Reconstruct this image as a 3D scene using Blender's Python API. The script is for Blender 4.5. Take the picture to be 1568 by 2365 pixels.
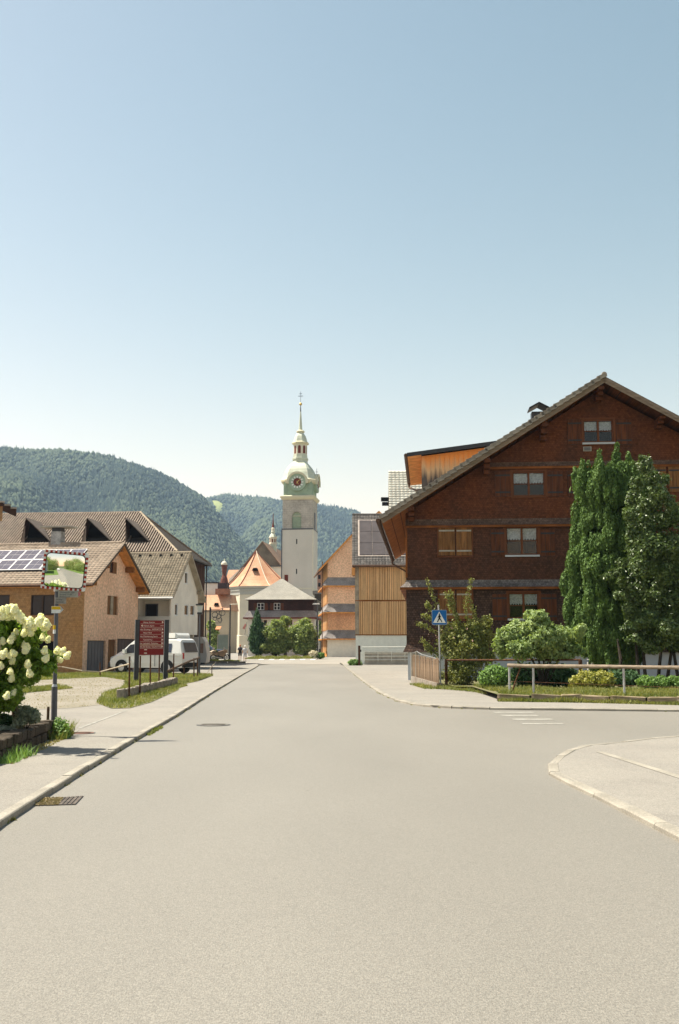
import bpy, math, random
import numpy as np
from mathutils import Vector, Matrix
from math import sin, cos, tan, atan, pi, radians as R

for o in list(bpy.data.objects): bpy.data.objects.remove(o)
S = bpy.context.scene
C = S.collection
rnd = random.Random(7)
nr = np.random.RandomState(11)

# ------------------------------------------------------------------ camera
F, CX, CY = 2300.0, 784.0, 1182.5           # focal length and centre in units of a 1568 x 2365 picture
PITCH = atan(310.5 / F)
CAMZ = 1.6
cam_d = bpy.data.cameras.new('camera')
cam = bpy.data.objects.new('camera', cam_d); C.objects.link(cam)
cam.location = (0, 0, CAMZ); cam.rotation_euler = (pi/2 + PITCH, 0, 0)
cam_d.sensor_fit = 'VERTICAL'; cam_d.sensor_height = 36.0; cam_d.sensor_width = 24.0
cam_d.lens = 36.0 * F / 2365.0
cam_d.clip_start = 0.1; cam_d.clip_end = 12000
S.camera = cam

# ------------------------------------------------------------------ sky and sun
SUN = Vector((-0.47, 0.12, 0.875)).normalized()     # towards the sun
elev = math.asin(SUN.z)
w = bpy.data.worlds.new('World'); S.world = w; w.use_nodes = True
nt = w.node_tree; nt.nodes.clear()
sky = nt.nodes.new('ShaderNodeTexSky'); sky.sky_type = 'NISHITA'; sky.sun_disc = False
sky.sun_elevation = elev; sky.sun_rotation = math.atan2(SUN.x, SUN.y)
sky.altitude = 0; sky.air_density = 1.25; sky.dust_density = 0.6; sky.ozone_density = 2.5
bg = nt.nodes.new('ShaderNodeBackground'); bg.inputs[1].default_value = 0.135
ow = nt.nodes.new('ShaderNodeOutputWorld')
ss = nt.nodes.new('ShaderNodeSeparateColor'); sc = nt.nodes.new('ShaderNodeCombineColor'); nt.links.new(sky.outputs[0], ss.inputs[0])   # film response to the sky's colours
for ch, (gm_, ml_) in enumerate(((1.50, 0.495), (1.20, 0.445), (1.20, 0.285))):
    a_ = nt.nodes.new('ShaderNodeMath'); a_.operation = 'POWER'; a_.inputs[1].default_value = gm_; b_ = nt.nodes.new('ShaderNodeMath'); b_.operation = 'MULTIPLY'; b_.inputs[1].default_value = ml_
    nt.links.new(ss.outputs[ch], a_.inputs[0]); nt.links.new(a_.outputs[0], b_.inputs[0]); nt.links.new(b_.outputs[0], sc.inputs[ch])
nt.links.new(sc.outputs[0], bg.inputs[0]); nt.links.new(bg.outputs[0], ow.inputs[0])
sl = bpy.data.lights.new('sun', 'SUN'); sl.energy = 3.9; sl.angle = R(0.55); sl.color = (1.0, 0.94, 0.79)
so = bpy.data.objects.new('sun', sl); C.objects.link(so)
so.rotation_euler = SUN.to_track_quat('Z', 'Y').to_euler(); so.location = (-30, 20, 60)
S.view_settings.view_transform = 'Standard'; S.view_settings.look = 'None'
S.view_settings.gamma = 1; S.view_settings.use_curve_mapping = False
S.view_settings.exposure = 1.42
S.render.engine = 'CYCLES'
S.cycles.volume_bounces = 0; S.cycles.max_bounces = 6; S.cycles.transparent_max_bounces = 8

# ------------------------------------------------------------------ measuring helpers
def ray(x, y):
    a = (x - CX) / F; b = (CY - y) / F
    return Vector((a, cos(PITCH) - b*sin(PITCH), sin(PITCH) + b*cos(PITCH)))
def atY(x, y, Y):
    r = ray(x, y); t = Y / r.y
    return Vector((r.x*t, Y, CAMZ + r.z*t))
def gnd(x, y, z=0.0):
    r = ray(x, y); t = (z - CAMZ) / r.z
    return Vector((r.x*t, r.y*t, z))
class Fr:                                   # a house's own axes: u along its front, v away from the street
    def __init__(s, o, deg):
        s.o = Vector((o[0], o[1], o[2] if len(o) > 2 else 0)); s.a = R(deg)
        s.u = Vector((cos(s.a), -sin(s.a), 0)); s.v = Vector((sin(s.a), cos(s.a), 0))
    def hv(s, x, y, v):
        r = ray(x, y); c = Vector((0, 0, CAMZ)); t = (v - (c - s.o).dot(s.v)) / r.dot(s.v)
        p = c + r*t - s.o; return p.dot(s.u), p.z
    def hu(s, x, y, u):
        r = ray(x, y); c = Vector((0, 0, CAMZ)); t = (u - (c - s.o).dot(s.u)) / r.dot(s.u)
        p = c + r*t - s.o; return p.dot(s.v), p.z
    def W(s, u, v, z): return s.o + s.u*u + s.v*v + Vector((0, 0, z))

# ------------------------------------------------------------------ object helpers
def tag(o, label=None, cat=None, group=None, kind=None):
    if label: o['label'] = label
    if cat: o['category'] = cat
    if group: o['group'] = group
    if kind: o['kind'] = kind
    return o
def thing(name, label, cat, loc=(0, 0, 0), rz=0.0, group=None):
    o = bpy.data.objects.new(name, None); C.objects.link(o)
    o.location = loc; o.rotation_euler = (0, 0, rz); o.empty_display_size = 0.3
    return tag(o, label, cat, group)
def fthing(name, label, cat, fr, group=None): return thing(name, label, cat, fr.o, -fr.a, group)
def link(name, me, parent=None, kind=None, label=None):
    o = bpy.data.objects.new(name, me); C.objects.link(o)
    if parent: o.parent = parent
    if kind: o['kind'] = kind
    if label: o['label'] = label
    return o
def copy_tree(o, parent=None):
    c = o.copy(); C.objects.link(c)
    if parent: c.parent = parent
    for ch in [x for x in o.children]: copy_tree(ch, c)
    return c

class MB:
    def __init__(s): s.v = []; s.f = []
    def add(s, vs, fs):
        n = len(s.v); s.v += [tuple(p) for p in vs]; s.f += [tuple(i+n for i in f) for f in fs]; return s
    def poly(s, pts): return s.add(pts, [tuple(range(len(pts)))])
    def box(s, x0, x1, y0, y1, z0, z1):
        return s.add([(x0,y0,z0),(x1,y0,z0),(x1,y1,z0),(x0,y1,z0),(x0,y0,z1),(x1,y0,z1),(x1,y1,z1),(x0,y1,z1)],
                     [(3,2,1,0),(4,5,6,7),(0,1,5,4),(1,2,6,5),(2,3,7,6),(3,0,4,7)])
    def prism(s, pts, vec):
        n = len(pts); vec = Vector(vec); a = [Vector(p) for p in pts]; b = [p+vec for p in a]
        return s.add(a+b, [tuple(range(n-1,-1,-1)), tuple(range(n,2*n))] + [(i,(i+1)%n,(i+1)%n+n,i+n) for i in range(n)])
    def tube(s, p0, p1, r0, r1=None, n=8):
        p0 = Vector(p0); p1 = Vector(p1); r1 = r0 if r1 is None else r1
        d = (p1-p0)
        if d.length < 1e-6: return s
        q = d.to_track_quat('Z','Y'); vs = []
        for p, r in ((p0,r0),(p1,r1)):
            for k in range(n): vs.append(p + q @ Vector((r*cos(2*pi*k/n), r*sin(2*pi*k/n), 0)))
        return s.add(vs, [(k,(k+1)%n,(k+1)%n+n,k+n) for k in range(n)] + [tuple(range(n-1,-1,-1)), tuple(range(n,2*n))])
    def path(s, pts, r, n=6):
        for a, b in zip(pts[:-1], pts[1:]): s.tube(a, b, r, r, n)
        return s
    def lathe(s, prof, cx=0, cy=0, n=16, rot=0.0, cap=True):
        m = len(prof); vs = []
        for r, z in prof:
            for k in range(n): a = 2*pi*k/n + rot; vs.append((cx+r*cos(a), cy+r*sin(a), z))
        fs = [(i*n+k, i*n+(k+1)%n, (i+1)*n+(k+1)%n, (i+1)*n+k) for i in range(m-1) for k in range(n)]
        if cap: fs += [tuple(range(n-1,-1,-1)), tuple((m-1)*n+k for k in range(n))]
        return s.add(vs, fs)
    def loft(s, rings, cap=True):
        n = len(rings[0]); m = len(rings); vs = [p for r in rings for p in r]
        fs = [(i*n+k, i*n+(k+1)%n, (i+1)*n+(k+1)%n, (i+1)*n+k) for i in range(m-1) for k in range(n)]
        if cap: fs += [tuple(range(n-1,-1,-1)), tuple((m-1)*n+k for k in range(n))]
        return s.add(vs, fs)
    def sphere(s, c, r, n=10, m=6, sz=1.0):
        pr = [(max(r*sin(pi*i/m), 0.001), c[2]-r*sz*cos(pi*i/m)) for i in range(m+1)]
        return s.lathe(pr, c[0], c[1], n)
    def mesh(s, name, m, smooth=False):
        me = bpy.data.meshes.new(name); me.from_pydata(s.v, [], s.f); me.update()
        if m: me.materials.append(m)
        if smooth:
            for p in me.polygons: p.use_smooth = True
        return me
    def build(s, name, m, parent=None, smooth=False, kind=None, label=None):
        return link(name, s.mesh(name, m, smooth), parent, kind, label)

def npmesh(name, V, Fq, m, tint=None, smooth=False):      # V (n,3), Fq (m,3|4)
    me = bpy.data.meshes.new(name); k = Fq.shape[1]
    me.vertices.add(len(V)); me.vertices.foreach_set('co', V.astype(np.float32).ravel())
    me.loops.add(Fq.size); me.loops.foreach_set('vertex_index', Fq.astype(np.int32).ravel())
    me.polygons.add(len(Fq)); me.polygons.foreach_set('loop_start', np.arange(0, Fq.size, k, dtype=np.int32))
    try: me.polygons.foreach_set('loop_total', np.full(len(Fq), k, dtype=np.int32))
    except Exception: pass
    me.update(calc_edges=True)
    if smooth: me.polygons.foreach_set('use_smooth', np.ones(len(Fq), dtype=bool))
    if tint is not None:
        a = me.attributes.new('tint', 'FLOAT', 'FACE'); a.data.foreach_set('value', tint.astype(np.float32))
    me.materials.append(m); me.validate(); return me

# ------------------------------------------------------------------ materials
MATS = {}
def newmat(name):
    m = bpy.data.materials.new(name); m.use_nodes = True; t = m.node_tree; t.nodes.clear()
    out = t.nodes.new('ShaderNodeOutputMaterial'); p = t.nodes.new('ShaderNodeBsdfPrincipled')
    t.links.new(p.outputs[0], out.inputs[0]); return m, t, p, out
def nd(t, typ, **kw):
    n = t.nodes.new(typ)
    for k, v in kw.items():
        if k.startswith('i_'):
            key = k[2:]; key = int(key) if key.isdigit() else key
            n.inputs[key].default_value = v
        else: setattr(n, k, v)
    return n
def wallcoord(t):                        # u along a wall, v up, whichever way the wall faces
    tc = nd(t, 'ShaderNodeTexCoord'); sn = nd(t, 'ShaderNodeSeparateXYZ'); so_ = nd(t, 'ShaderNodeSeparateXYZ')
    t.links.new(tc.outputs['Normal'], sn.inputs[0]); t.links.new(tc.outputs['Object'], so_.inputs[0])
    ab = nd(t, 'ShaderNodeMath', operation='ABSOLUTE'); t.links.new(sn.outputs[0], ab.inputs[0])
    gt = nd(t, 'ShaderNodeMath', operation='GREATER_THAN', i_1=0.7); t.links.new(ab.outputs[0], gt.inputs[0])
    mx = nd(t, 'ShaderNodeMix', data_type='FLOAT'); t.links.new(gt.outputs[0], mx.inputs[0])
    t.links.new(so_.outputs[0], mx.inputs[2]); t.links.new(so_.outputs[1], mx.inputs[3])
    cb = nd(t, 'ShaderNodeCombineXYZ'); t.links.new(mx.outputs[0], cb.inputs[0]); t.links.new(so_.outputs[2], cb.inputs[1])
    return cb.outputs[0]
def mat(name, col, rough=0.8, var=0.15, scale=3.0, fine=40.0, fvar=0.12, bump=0.0, col2=None, metal=0.0, spec=0.18,
        stretch=(1,1,1), tint=0.0, shingle=None, brickvar=0.35, mort=0.6):
    if name in MATS: return MATS[name]
    m, t, p, out = newmat(name); L = t.links
    tc = nd(t, 'ShaderNodeTexCoord'); mp = nd(t, 'ShaderNodeMapping'); mp.inputs['Scale'].default_value = stretch
    L.new(tc.outputs['Object'], mp.inputs[0])
    n1 = nd(t, 'ShaderNodeTexNoise', i_Scale=scale, i_Detail=4.0); L.new(mp.outputs[0], n1.inputs['Vector'])
    n2 = nd(t, 'ShaderNodeTexNoise', i_Scale=fine, i_Detail=2.0); L.new(mp.outputs[0], n2.inputs['Vector'])
    c2 = col2 if col2 else tuple(c*(1-var*1.6) for c in col)
    rp = nd(t, 'ShaderNodeMapRange', i_1=0.35, i_2=0.65, i_3=0.0, i_4=1.0); L.new(n1.outputs['Fac'], rp.inputs[0])
    mx = nd(t, 'ShaderNodeMix', data_type='RGBA'); mx.inputs[6].default_value = (*col, 1); mx.inputs[7].default_value = (*c2, 1)
    L.new(rp.outputs[0], mx.inputs[0]); cur = mx.outputs[2]
    def mul(cur, fac_out, lo, hi, a=0.3, b=0.7):
        r = nd(t, 'ShaderNodeMapRange', i_1=a, i_2=b, i_3=lo, i_4=hi); L.new(fac_out, r.inputs[0])
        v = nd(t, 'ShaderNodeVectorMath', operation='SCALE'); L.new(cur, v.inputs[0]); L.new(r.outputs[0], v.inputs['Scale'])
        return v.outputs[0]
    if fvar: cur = mul(cur, n2.outputs['Fac'], 1-fvar, 1+fvar)
    hgt = n2.outputs['Fac']
    if shingle:
        w_, h_ = shingle; wc = wallcoord(t)
        br = nd(t, 'ShaderNodeTexBrick', offset=0.5, i_Scale=1.0)
        br.inputs['Color1'].default_value = (1-brickvar*0.5,)*3+(1,); br.inputs['Color2'].default_value = (1+brickvar,)*3+(1,)
        br.inputs['Mortar'].default_value = (mort,mort,mort,1); br.inputs['Mortar Size'].default_value = h_*0.09
        br.inputs['Mortar Smooth'].default_value = 0.6; br.inputs['Bias'].default_value = 0.1
        br.inputs['Brick Width'].default_value = w_; br.inputs['Row Height'].default_value = h_
        L.new(wc, br.inputs['Vector'])
        vm = nd(t, 'ShaderNodeVectorMath', operation='MULTIPLY'); L.new(cur, vm.inputs[0]); L.new(br.outputs['Color'], vm.inputs[1]); cur = vm.outputs[0]
        hgt = br.outputs['Color']
    if tint:
        at = nd(t, 'ShaderNodeAttribute', attribute_name='tint'); oi = nd(t, 'ShaderNodeObjectInfo')
        ad = nd(t, 'ShaderNodeMath', operation='ADD'); L.new(at.outputs['Fac'], ad.inputs[0]); L.new(oi.outputs['Random'], ad.inputs[1])
        fr_ = nd(t, 'ShaderNodeMath', operation='FRACT'); L.new(ad.outputs[0], fr_.inputs[0])
        cur = mul(cur, fr_.outputs[0], 1-tint, 1+tint, 0, 1)
    L.new(cur, p.inputs['Base Color'])
    p.inputs['Roughness'].default_value = rough; p.inputs['Metallic'].default_value = metal
    p.inputs['Specular IOR Level'].default_value = spec
    if bump:
        b = nd(t, 'ShaderNodeBump', i_Strength=bump, i_Distance=0.02); L.new(hgt, b.inputs['Height']); L.new(b.outputs[0], p.inputs['Normal'])
    MATS[name] = m; return m
def leafmat(name, col, col2=None, rough=0.55, trans=0.3, tint=0.45, spec=0.25):
    if name in MATS: return MATS[name]
    m, t, p, out = newmat(name); L = t.links
    at = nd(t, 'ShaderNodeAttribute', attribute_name='tint')
    c2 = col2 or tuple(c*1.7 for c in col)
    mx = nd(t, 'ShaderNodeMix', data_type='RGBA'); mx.inputs[6].default_value = (*col, 1); mx.inputs[7].default_value = (*c2, 1)
    L.new(at.outputs['Fac'], mx.inputs[0])
    L.new(mx.outputs[2], p.inputs['Base Color']); p.inputs['Roughness'].default_value = rough
    p.inputs['Specular IOR Level'].default_value = spec
    if trans:
        tr = nd(t, 'ShaderNodeBsdfTranslucent'); sc = nd(t, 'ShaderNodeVectorMath', operation='MULTIPLY'); sc.inputs[1].default_value = (1.3,1.3,0.5)
        L.new(mx.outputs[2], sc.inputs[0]); L.new(sc.outputs[0], tr.inputs[0])
        ms = nd(t, 'ShaderNodeMixShader', i_0=trans); L.new(p.outputs[0], ms.inputs[1]); L.new(tr.outputs[0], ms.inputs[2]); L.new(ms.outputs[0], out.inputs[0])
    MATS[name] = m; return m

ASPH = mat('asphalt_road', (0.190,0.176,0.151), 0.62, 0.10, 0.30, 160, 0.24, 0.16, col2=(0.164,0.152,0.130), stretch=(1,0.35,1), spec=0.55)
# road gets an extra aggregate speckle
def speckle(m, sc=90.0, lo=0.75, hi=1.3):
    t = m.node_tree; p = [n for n in t.nodes if n.type == 'BSDF_PRINCIPLED'][0]; src = p.inputs['Base Color'].links[0].from_socket
    tc = nd(t,'ShaderNodeTexCoord'); vo = nd(t, 'ShaderNodeTexVoronoi', i_Scale=sc); t.links.new(tc.outputs['Object'], vo.inputs['Vector'])
    sx = nd(t,'ShaderNodeSeparateColor'); t.links.new(vo.outputs['Color'], sx.inputs[0])
    r = nd(t,'ShaderNodeMapRange', i_1=0.0, i_2=1.0, i_3=lo, i_4=hi); t.links.new(sx.outputs[0], r.inputs[0])
    v = nd(t,'ShaderNodeVectorMath', operation='SCALE'); t.links.new(src, v.inputs[0]); t.links.new(r.outputs[0], v.inputs['Scale'])
    t.links.new(v.outputs[0], p.inputs['Base Color'])
speckle(ASPH, 120, 0.84, 1.17)
def stains(m, sc=0.9, lo=0.62, hi=0.78, k=0.88):
    t = m.node_tree; p = [n for n in t.nodes if n.type == 'BSDF_PRINCIPLED'][0]; src = p.inputs['Base Color'].links[0].from_socket
    tc = nd(t,'ShaderNodeTexCoord'); n = nd(t,'ShaderNodeTexNoise', i_Scale=sc, i_Detail=7.0, i_Roughness=0.65); t.links.new(tc.outputs['Object'], n.inputs['Vector'])
    r = nd(t,'ShaderNodeMapRange', i_1=lo, i_2=hi, i_3=1.0, i_4=k); t.links.new(n.outputs['Fac'], r.inputs[0])
    v = nd(t,'ShaderNodeVectorMath', operation='SCALE'); t.links.new(src, v.inputs[0]); t.links.new(r.outputs[0], v.inputs['Scale']); t.links.new(v.outputs[0], p.inputs['Base Color'])
stains(ASPH); stains(ASPH, 7.0, 0.70, 0.76, 0.7)
PAVE = mat('asphalt_pavement', (0.245,0.228,0.20), 0.92, 0.12, 0.6, 150, 0.2, 0.2, col2=(0.215,0.2,0.178)); speckle(PAVE, 90, 0.8, 1.2)
PLAZA = mat('pale_asphalt', (0.26,0.245,0.22), 0.92, 0.08, 0.3, 80, 0.12)
stains(PAVE, 1.6, 0.55, 0.75, 0.84); stains(PAVE, 8.0, 0.68, 0.76, 0.75)
GRAVEL = mat('gravel', (0.25,0.225,0.19), 0.95, 0.3, 0.45, 60, 0.2, 0.2, col2=(0.20,0.18,0.135)); speckle(GRAVEL, 90, 0.85, 1.12)
KERB = mat('kerb_granite', (0.31,0.285,0.24), 0.85, 0.15, 2.0, 50, 0.18, 0.3, tint=0.1)
FIELD = mat('field_green', (0.10,0.13,0.045), 0.95, 0.3, 0.02, 2.0, 0.2)
GRASSB = mat('turf', (0.10,0.115,0.045), 0.95, 0.2, 1.5, 30, 0.3, 0.4, col2=(0.18,0.155,0.09))
SOIL = mat('soil', (0.08,0.06,0.042), 0.95, 0.3, 3, 40, 0.3, 0.6)
STONE = mat('field_stone', (0.095,0.075,0.056), 0.9, 0.3, 6, 50, 0.25, 0.5, tint=0.35)
CONC = mat('old_concrete', (0.30,0.265,0.225), 0.9, 0.25, 2.5, 40, 0.2, 0.35, col2=(0.18,0.15,0.12))
PALECONC = mat('pale_concrete', (0.42,0.39,0.33), 0.9, 0.15, 2.5, 40, 0.15, 0.2)
WHITEP = mat('white_render', (0.66,0.64,0.58), 0.9, 0.06, 1.0, 30, 0.05, 0.1)
BLUEP = mat('bluish_white_render', (0.50,0.53,0.57), 0.9, 0.08, 1.0, 30, 0.05)
CREAM = mat('cream_render', (0.70,0.65,0.52), 0.9, 0.08, 0.6, 20, 0.06)
CREAML = mat('pale_cream_trim', (0.66,0.62,0.50), 0.9, 0.05, 0.6, 20, 0.05)
BEIGE = mat('beige_render', (0.50,0.41,0.29), 0.9, 0.1, 0.4, 15, 0.08)
TOWERP = mat('tower_plaster', (0.58,0.55,0.49), 0.92, 0.06, 0.3, 12, 0.10)
TOWERS = mat('tower_stone', (0.45,0.41,0.36), 0.92, 0.15, 0.5, 4, 0.15, 0.2, shingle=(0.9,0.42), brickvar=0.08, mort=0.8)
COPG = mat('pale_green_copper', (0.56,0.59,0.48), 0.6, 0.12, 0.8, 10, 0.08, spec=0.5)
COPGD = mat('green_panel', (0.34,0.44,0.33), 0.7, 0.12, 0.8, 10, 0.08)
GTRIM = mat('cream_moulding', (0.62,0.58,0.42), 0.75, 0.06, 0.8, 10, 0.05)
COPB = mat('copper_roof_sheet', (0.52,0.31,0.195), 0.75, 0.3, 0.5, 5, 0.15, col2=(0.46,0.21,0.115), stretch=(1,1,0.35), spec=0.3)
REDB = mat('red_brown_paint', (0.16,0.035,0.022), 0.7, 0.1)
GREYSH = mat('grey_shingle_roof', (0.29,0.275,0.24), 0.92, 0.12, 0.7, 14, 0.25, 0.3)
GREYRF = mat('grey_brown_slate', (0.21,0.18,0.14), 0.92, 0.2, 0.6, 14, 0.2)
TILE = mat('brown_clay_tile', (0.36,0.285,0.22), 0.85, 0.15, 1.2, 20, 0.15, 0.1, tint=0.16)
TILE2 = mat('ochre_brown_tile', (0.34,0.285,0.21), 0.85, 0.15, 1.2, 20, 0.15, 0.1, tint=0.2)
TILEG = mat('grey_verge_tile', (0.34,0.30,0.25), 0.85, 0.2, 3, 30, 0.2, 0.2, tint=0.2)
TILEP = mat('pale_roof_tile', (0.84,0.81,0.70), 0.5, 0.08, 1.2, 20, 0.1, tint=0.1)
TILES = mat('grey_fish_scale_tile', (0.20,0.18,0.165), 0.8, 0.2, 1.2, 20, 0.15, tint=0.25)
RIB = mat('weathered_batten', (0.33,0.265,0.215), 0.85, 0.2, 2, 20, 0.15, tint=0.12)
RIBD = mat('dark_underlay', (0.05,0.04,0.032), 0.95, 0.2, 2, 20, 0.15)
SHB = mat('dark_red_shingle', (0.126,0.041,0.017), 0.85, 0.35, 0.55, 8, 0.25, 0.5, col2=(0.078,0.031,0.017), shingle=(0.11,0.085))
SHM = mat('brown_grey_shingle', (0.095,0.038,0.021), 0.85, 0.3, 0.7, 8, 0.25, 0.5, col2=(0.064,0.031,0.020), shingle=(0.11,0.085))
SHG = mat('grey_scallop_shingle', (0.074,0.042,0.030), 0.8, 0.3, 0.9, 8, 0.25, 0.6, col2=(0.050,0.031,0.025), shingle=(0.12,0.10), brickvar=0.6, mort=.3)
SKG = mat('weathered_skirt_shingle', (0.15,0.13,0.12), 0.8, 0.2, 1.0, 12, 0.25, 0.5, shingle=(0.11,0.085), brickvar=0.5)
ORTRIM = mat('orange_brown_board', (0.27,0.09,0.022), 0.7, 0.3, 1.2, 20, 0.15)
WOODOR = mat('fresh_orange_wood', (0.70,0.31,0.09), 0.7, 0.2, 1.2, 20, 0.12, stretch=(3,3,0.4))
WOODG = mat('honey_batten_wood', (0.88,0.55,0.27), 0.75, 0.2, 1.5, 12, 0.15, stretch=(4,4,0.2), tint=0.2)
WOODP = mat('pale_weathered_wood', (0.40,0.33,0.24), 0.8, 0.2, 2, 20, 0.15)
SHPINK = mat('pinkish_new_shingle', (0.80,0.53,0.36), 0.85, 0.22, 0.5, 6, 0.22, 0.3, shingle=(0.12,0.09), brickvar=0.12, mort=.85, col2=(0.70,0.44,0.29))
SHOR = mat('orange_new_shingle', (0.68,0.37,0.21), 0.85, 0.2, 0.5, 6, 0.2, 0.3, shingle=(0.12,0.09), brickvar=0.2, mort=.8)
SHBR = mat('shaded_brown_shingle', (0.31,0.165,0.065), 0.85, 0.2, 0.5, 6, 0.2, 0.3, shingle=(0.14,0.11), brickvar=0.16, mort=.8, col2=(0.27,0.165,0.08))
BARNW = mat('dark_brown_boards', (0.075,0.04,0.027), 0.85, 0.3, 1.0, 12, 0.2, stretch=(3,3,0.5))
DKSH = mat('blackish_brown_shingle', (0.050,0.022,0.017), 0.85, 0.3, 0.8, 8, 0.2, 0.4, shingle=(0.25,0.18))
SKD = mat('slate_grey_skirt', (0.27,0.245,0.235), 0.85, 0.2, 0.9, 10, 0.2)
SKM = mat('brown_skirt_shingle', (0.135,0.085,0.062), 0.8, 0.2, 1.0, 12, 0.25, 0.5, shingle=(0.11,0.085), brickvar=0.4)
SHUT = mat('brown_shutter', (0.135,0.045,0.018), 0.65, 0.3, 2, 20, 0.2, stretch=(6,6,0.6), tint=0.15)
SHUTO = mat('ochre_shutter', (0.26,0.12,0.042), 0.65, 0.3, 2, 20, 0.2, stretch=(6,6,0.6), tint=0.15)
FRAMEW = mat('white_paint', (0.72,0.72,0.70), 0.5, 0.04)
FRAMEB = mat('brown_window_frame', (0.15,0.05,0.018), 0.5, 0.1)
DARK = mat('dark_interior', (0.010,0.008,0.008), 0.9, 0.1, spec=0.0)
DGLASS = mat('dark_glass', (0.02,0.02,0.024), 0.2, 0.0, fvar=0, spec=0.25)
LACE = mat('lace_curtain', (0.40,0.44,0.46), 0.9, 0.25, 14, 60, 0.3)
STEEL = mat('galvanised_steel', (0.48,0.49,0.50), 0.45, 0.15, 4, 30, 0.08, metal=0.55)
GREYM = mat('grey_metal', (0.11,0.115,0.13), 0.5, 0.1, 4, 30, 0.08, metal=0.3)
DKM = mat('dark_metal', (0.045,0.047,0.052), 0.5, 0.15, 4, 30, 0.1, metal=0.2)
RUST = mat('rusty_iron', (0.115,0.055,0.028), 0.9, 0.35, 8, 50, 0.3, 0.3)
COPPIPE = mat('brown_gutter_metal', (0.13,0.075,0.05), 0.5, 0.2, 4, 30, 0.1, metal=0.4)
CHIM = mat('grey_chimney_render', (0.42,0.41,0.40), 0.9, 0.25, 3, 20, 0.2)
PANEL = mat('solar_cells', (0.10,0.095,0.125), 0.85, 0.1, 3, 20, 0.05, spec=0.12)
PANELD = mat('dark_solar_cells', (0.075,0.065,0.068), 0.8, 0.15, 1.5, 20, 0.1, spec=0.15)
VANW = mat('white_car_paint', (0.62,0.62,0.60), 0.35, 0.03, fvar=0.0, spec=0.5)
RUBBER = mat('black_rubber', (0.02,0.02,0.02), 0.8, 0.1)
SIGNR = mat('dark_red_board', (0.17,0.012,0.012), 0.5, 0.05)
LETT = mat('pale_lettering', (0.72,0.62,0.52), 0.6, 0.0, fvar=0)
BLUE = mat('traffic_blue', (0.012,0.12,0.36), 0.45, 0.03)
WHITE = mat('sign_white', (0.75,0.75,0.72), 0.5, 0.02)
BLACK = mat('sign_black', (0.01,0.01,0.01), 0.5, 0.0)
RED = mat('check_red', (0.34,0.035,0.02), 0.5, 0.05)
YEL = mat('trail_yellow', (0.62,0.40,0.02), 0.5, 0.05)
ROADW = mat('worn_white_road_paint', (0.31,0.30,0.27), 0.8, 0.35, 5, 60, 0.25, col2=(0.21,0.2,0.175))
BARK = mat('bark', (0.045,0.036,0.028), 0.9, 0.3, 5, 40, 0.3, 0.5)
WPOST = mat('old_wood_post', (0.13,0.085,0.055), 0.9, 0.3, 5, 30, 0.3, 0.4, stretch=(3,3,0.4))
PICK = mat('weathered_picket', (0.27,0.19,0.125), 0.9, 0.3, 5, 30, 0.25, 0.3, stretch=(3,3,0.4), tint=0.2)
LOG = mat('grey_pole_wood', (0.34,0.27,0.20), 0.85, 0.25, 4, 30, 0.2, 0.3, stretch=(0.4,3,3))
ROPE = mat('pale_rope', (0.42,0.36,0.27), 0.9, 0.1)
GOLD = mat('gold_leaf', (0.65,0.45,0.15), 0.35, 0.05, metal=0.6)
mm, t_, p_, _ = newmat('mirror_glass'); p_.inputs['Base Color'].default_value = (0.86,0.88,0.86,1); p_.inputs['Metallic'].default_value = 1; p_.inputs['Roughness'].default_value = 0.015
MIRROR = mm
gm, t_, p_, o_ = newmat('window_glass')
gl = nd(t_, 'ShaderNodeBsdfGlossy', i_Roughness=0.03); tr = nd(t_, 'ShaderNodeBsdfTransparent'); ms = nd(t_, 'ShaderNodeMixShader', i_0=0.025)
t_.links.new(tr.outputs[0], ms.inputs[1]); t_.links.new(gl.outputs[0], ms.inputs[2]); t_.links.new(ms.outputs[0], o_.inputs[0]); t_.nodes.remove(p_)
GLASS = gm
# weathered dormer boards: grey where the rain wets their feet
m_, t_, p_, o_ = newmat('weathered_dormer_boards')
tc = nd(t_, 'ShaderNodeTexCoord'); sp = nd(t_, 'ShaderNodeSeparateXYZ'); t_.links.new(tc.outputs['Object'], sp.inputs[0])
mpp = nd(t_, 'ShaderNodeMapping'); mpp.inputs['Scale'].default_value = (5,1,0.35); t_.links.new(tc.outputs['Object'], mpp.inputs[0])
nz = nd(t_, 'ShaderNodeTexNoise', i_Scale=1.2, i_Detail=4.0); t_.links.new(mpp.outputs[0], nz.inputs['Vector'])
mr = nd(t_, 'ShaderNodeMapRange', i_1=9.9, i_2=11.1, i_3=0.0, i_4=1.0); ad = nd(t_, 'ShaderNodeMath', operation='MULTIPLY_ADD', i_1=1.4, i_2=-0.7)
t_.links.new(nz.outputs['Fac'], ad.inputs[0]); a2 = nd(t_, 'ShaderNodeMath', operation='ADD'); t_.links.new(sp.outputs[2], a2.inputs[0]); t_.links.new(ad.outputs[0], a2.inputs[1])
t_.links.new(a2.outputs[0], mr.inputs[0]); cr = nd(t_, 'ShaderNodeValToRGB'); t_.links.new(mr.outputs[0], cr.inputs[0])
cr.color_ramp.elements[0].color = (0.085,0.07,0.062,1); cr.color_ramp.elements[1].color = (0.74,0.27,0.06,1)
e = cr.color_ramp.elements.new(0.45); e.color = (0.55,0.36,0.2,1)
t_.links.new(cr.outputs[0], p_.inputs['Base Color']); p_.inputs['Roughness'].default_value = 0.8
DORMB = m_

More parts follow.
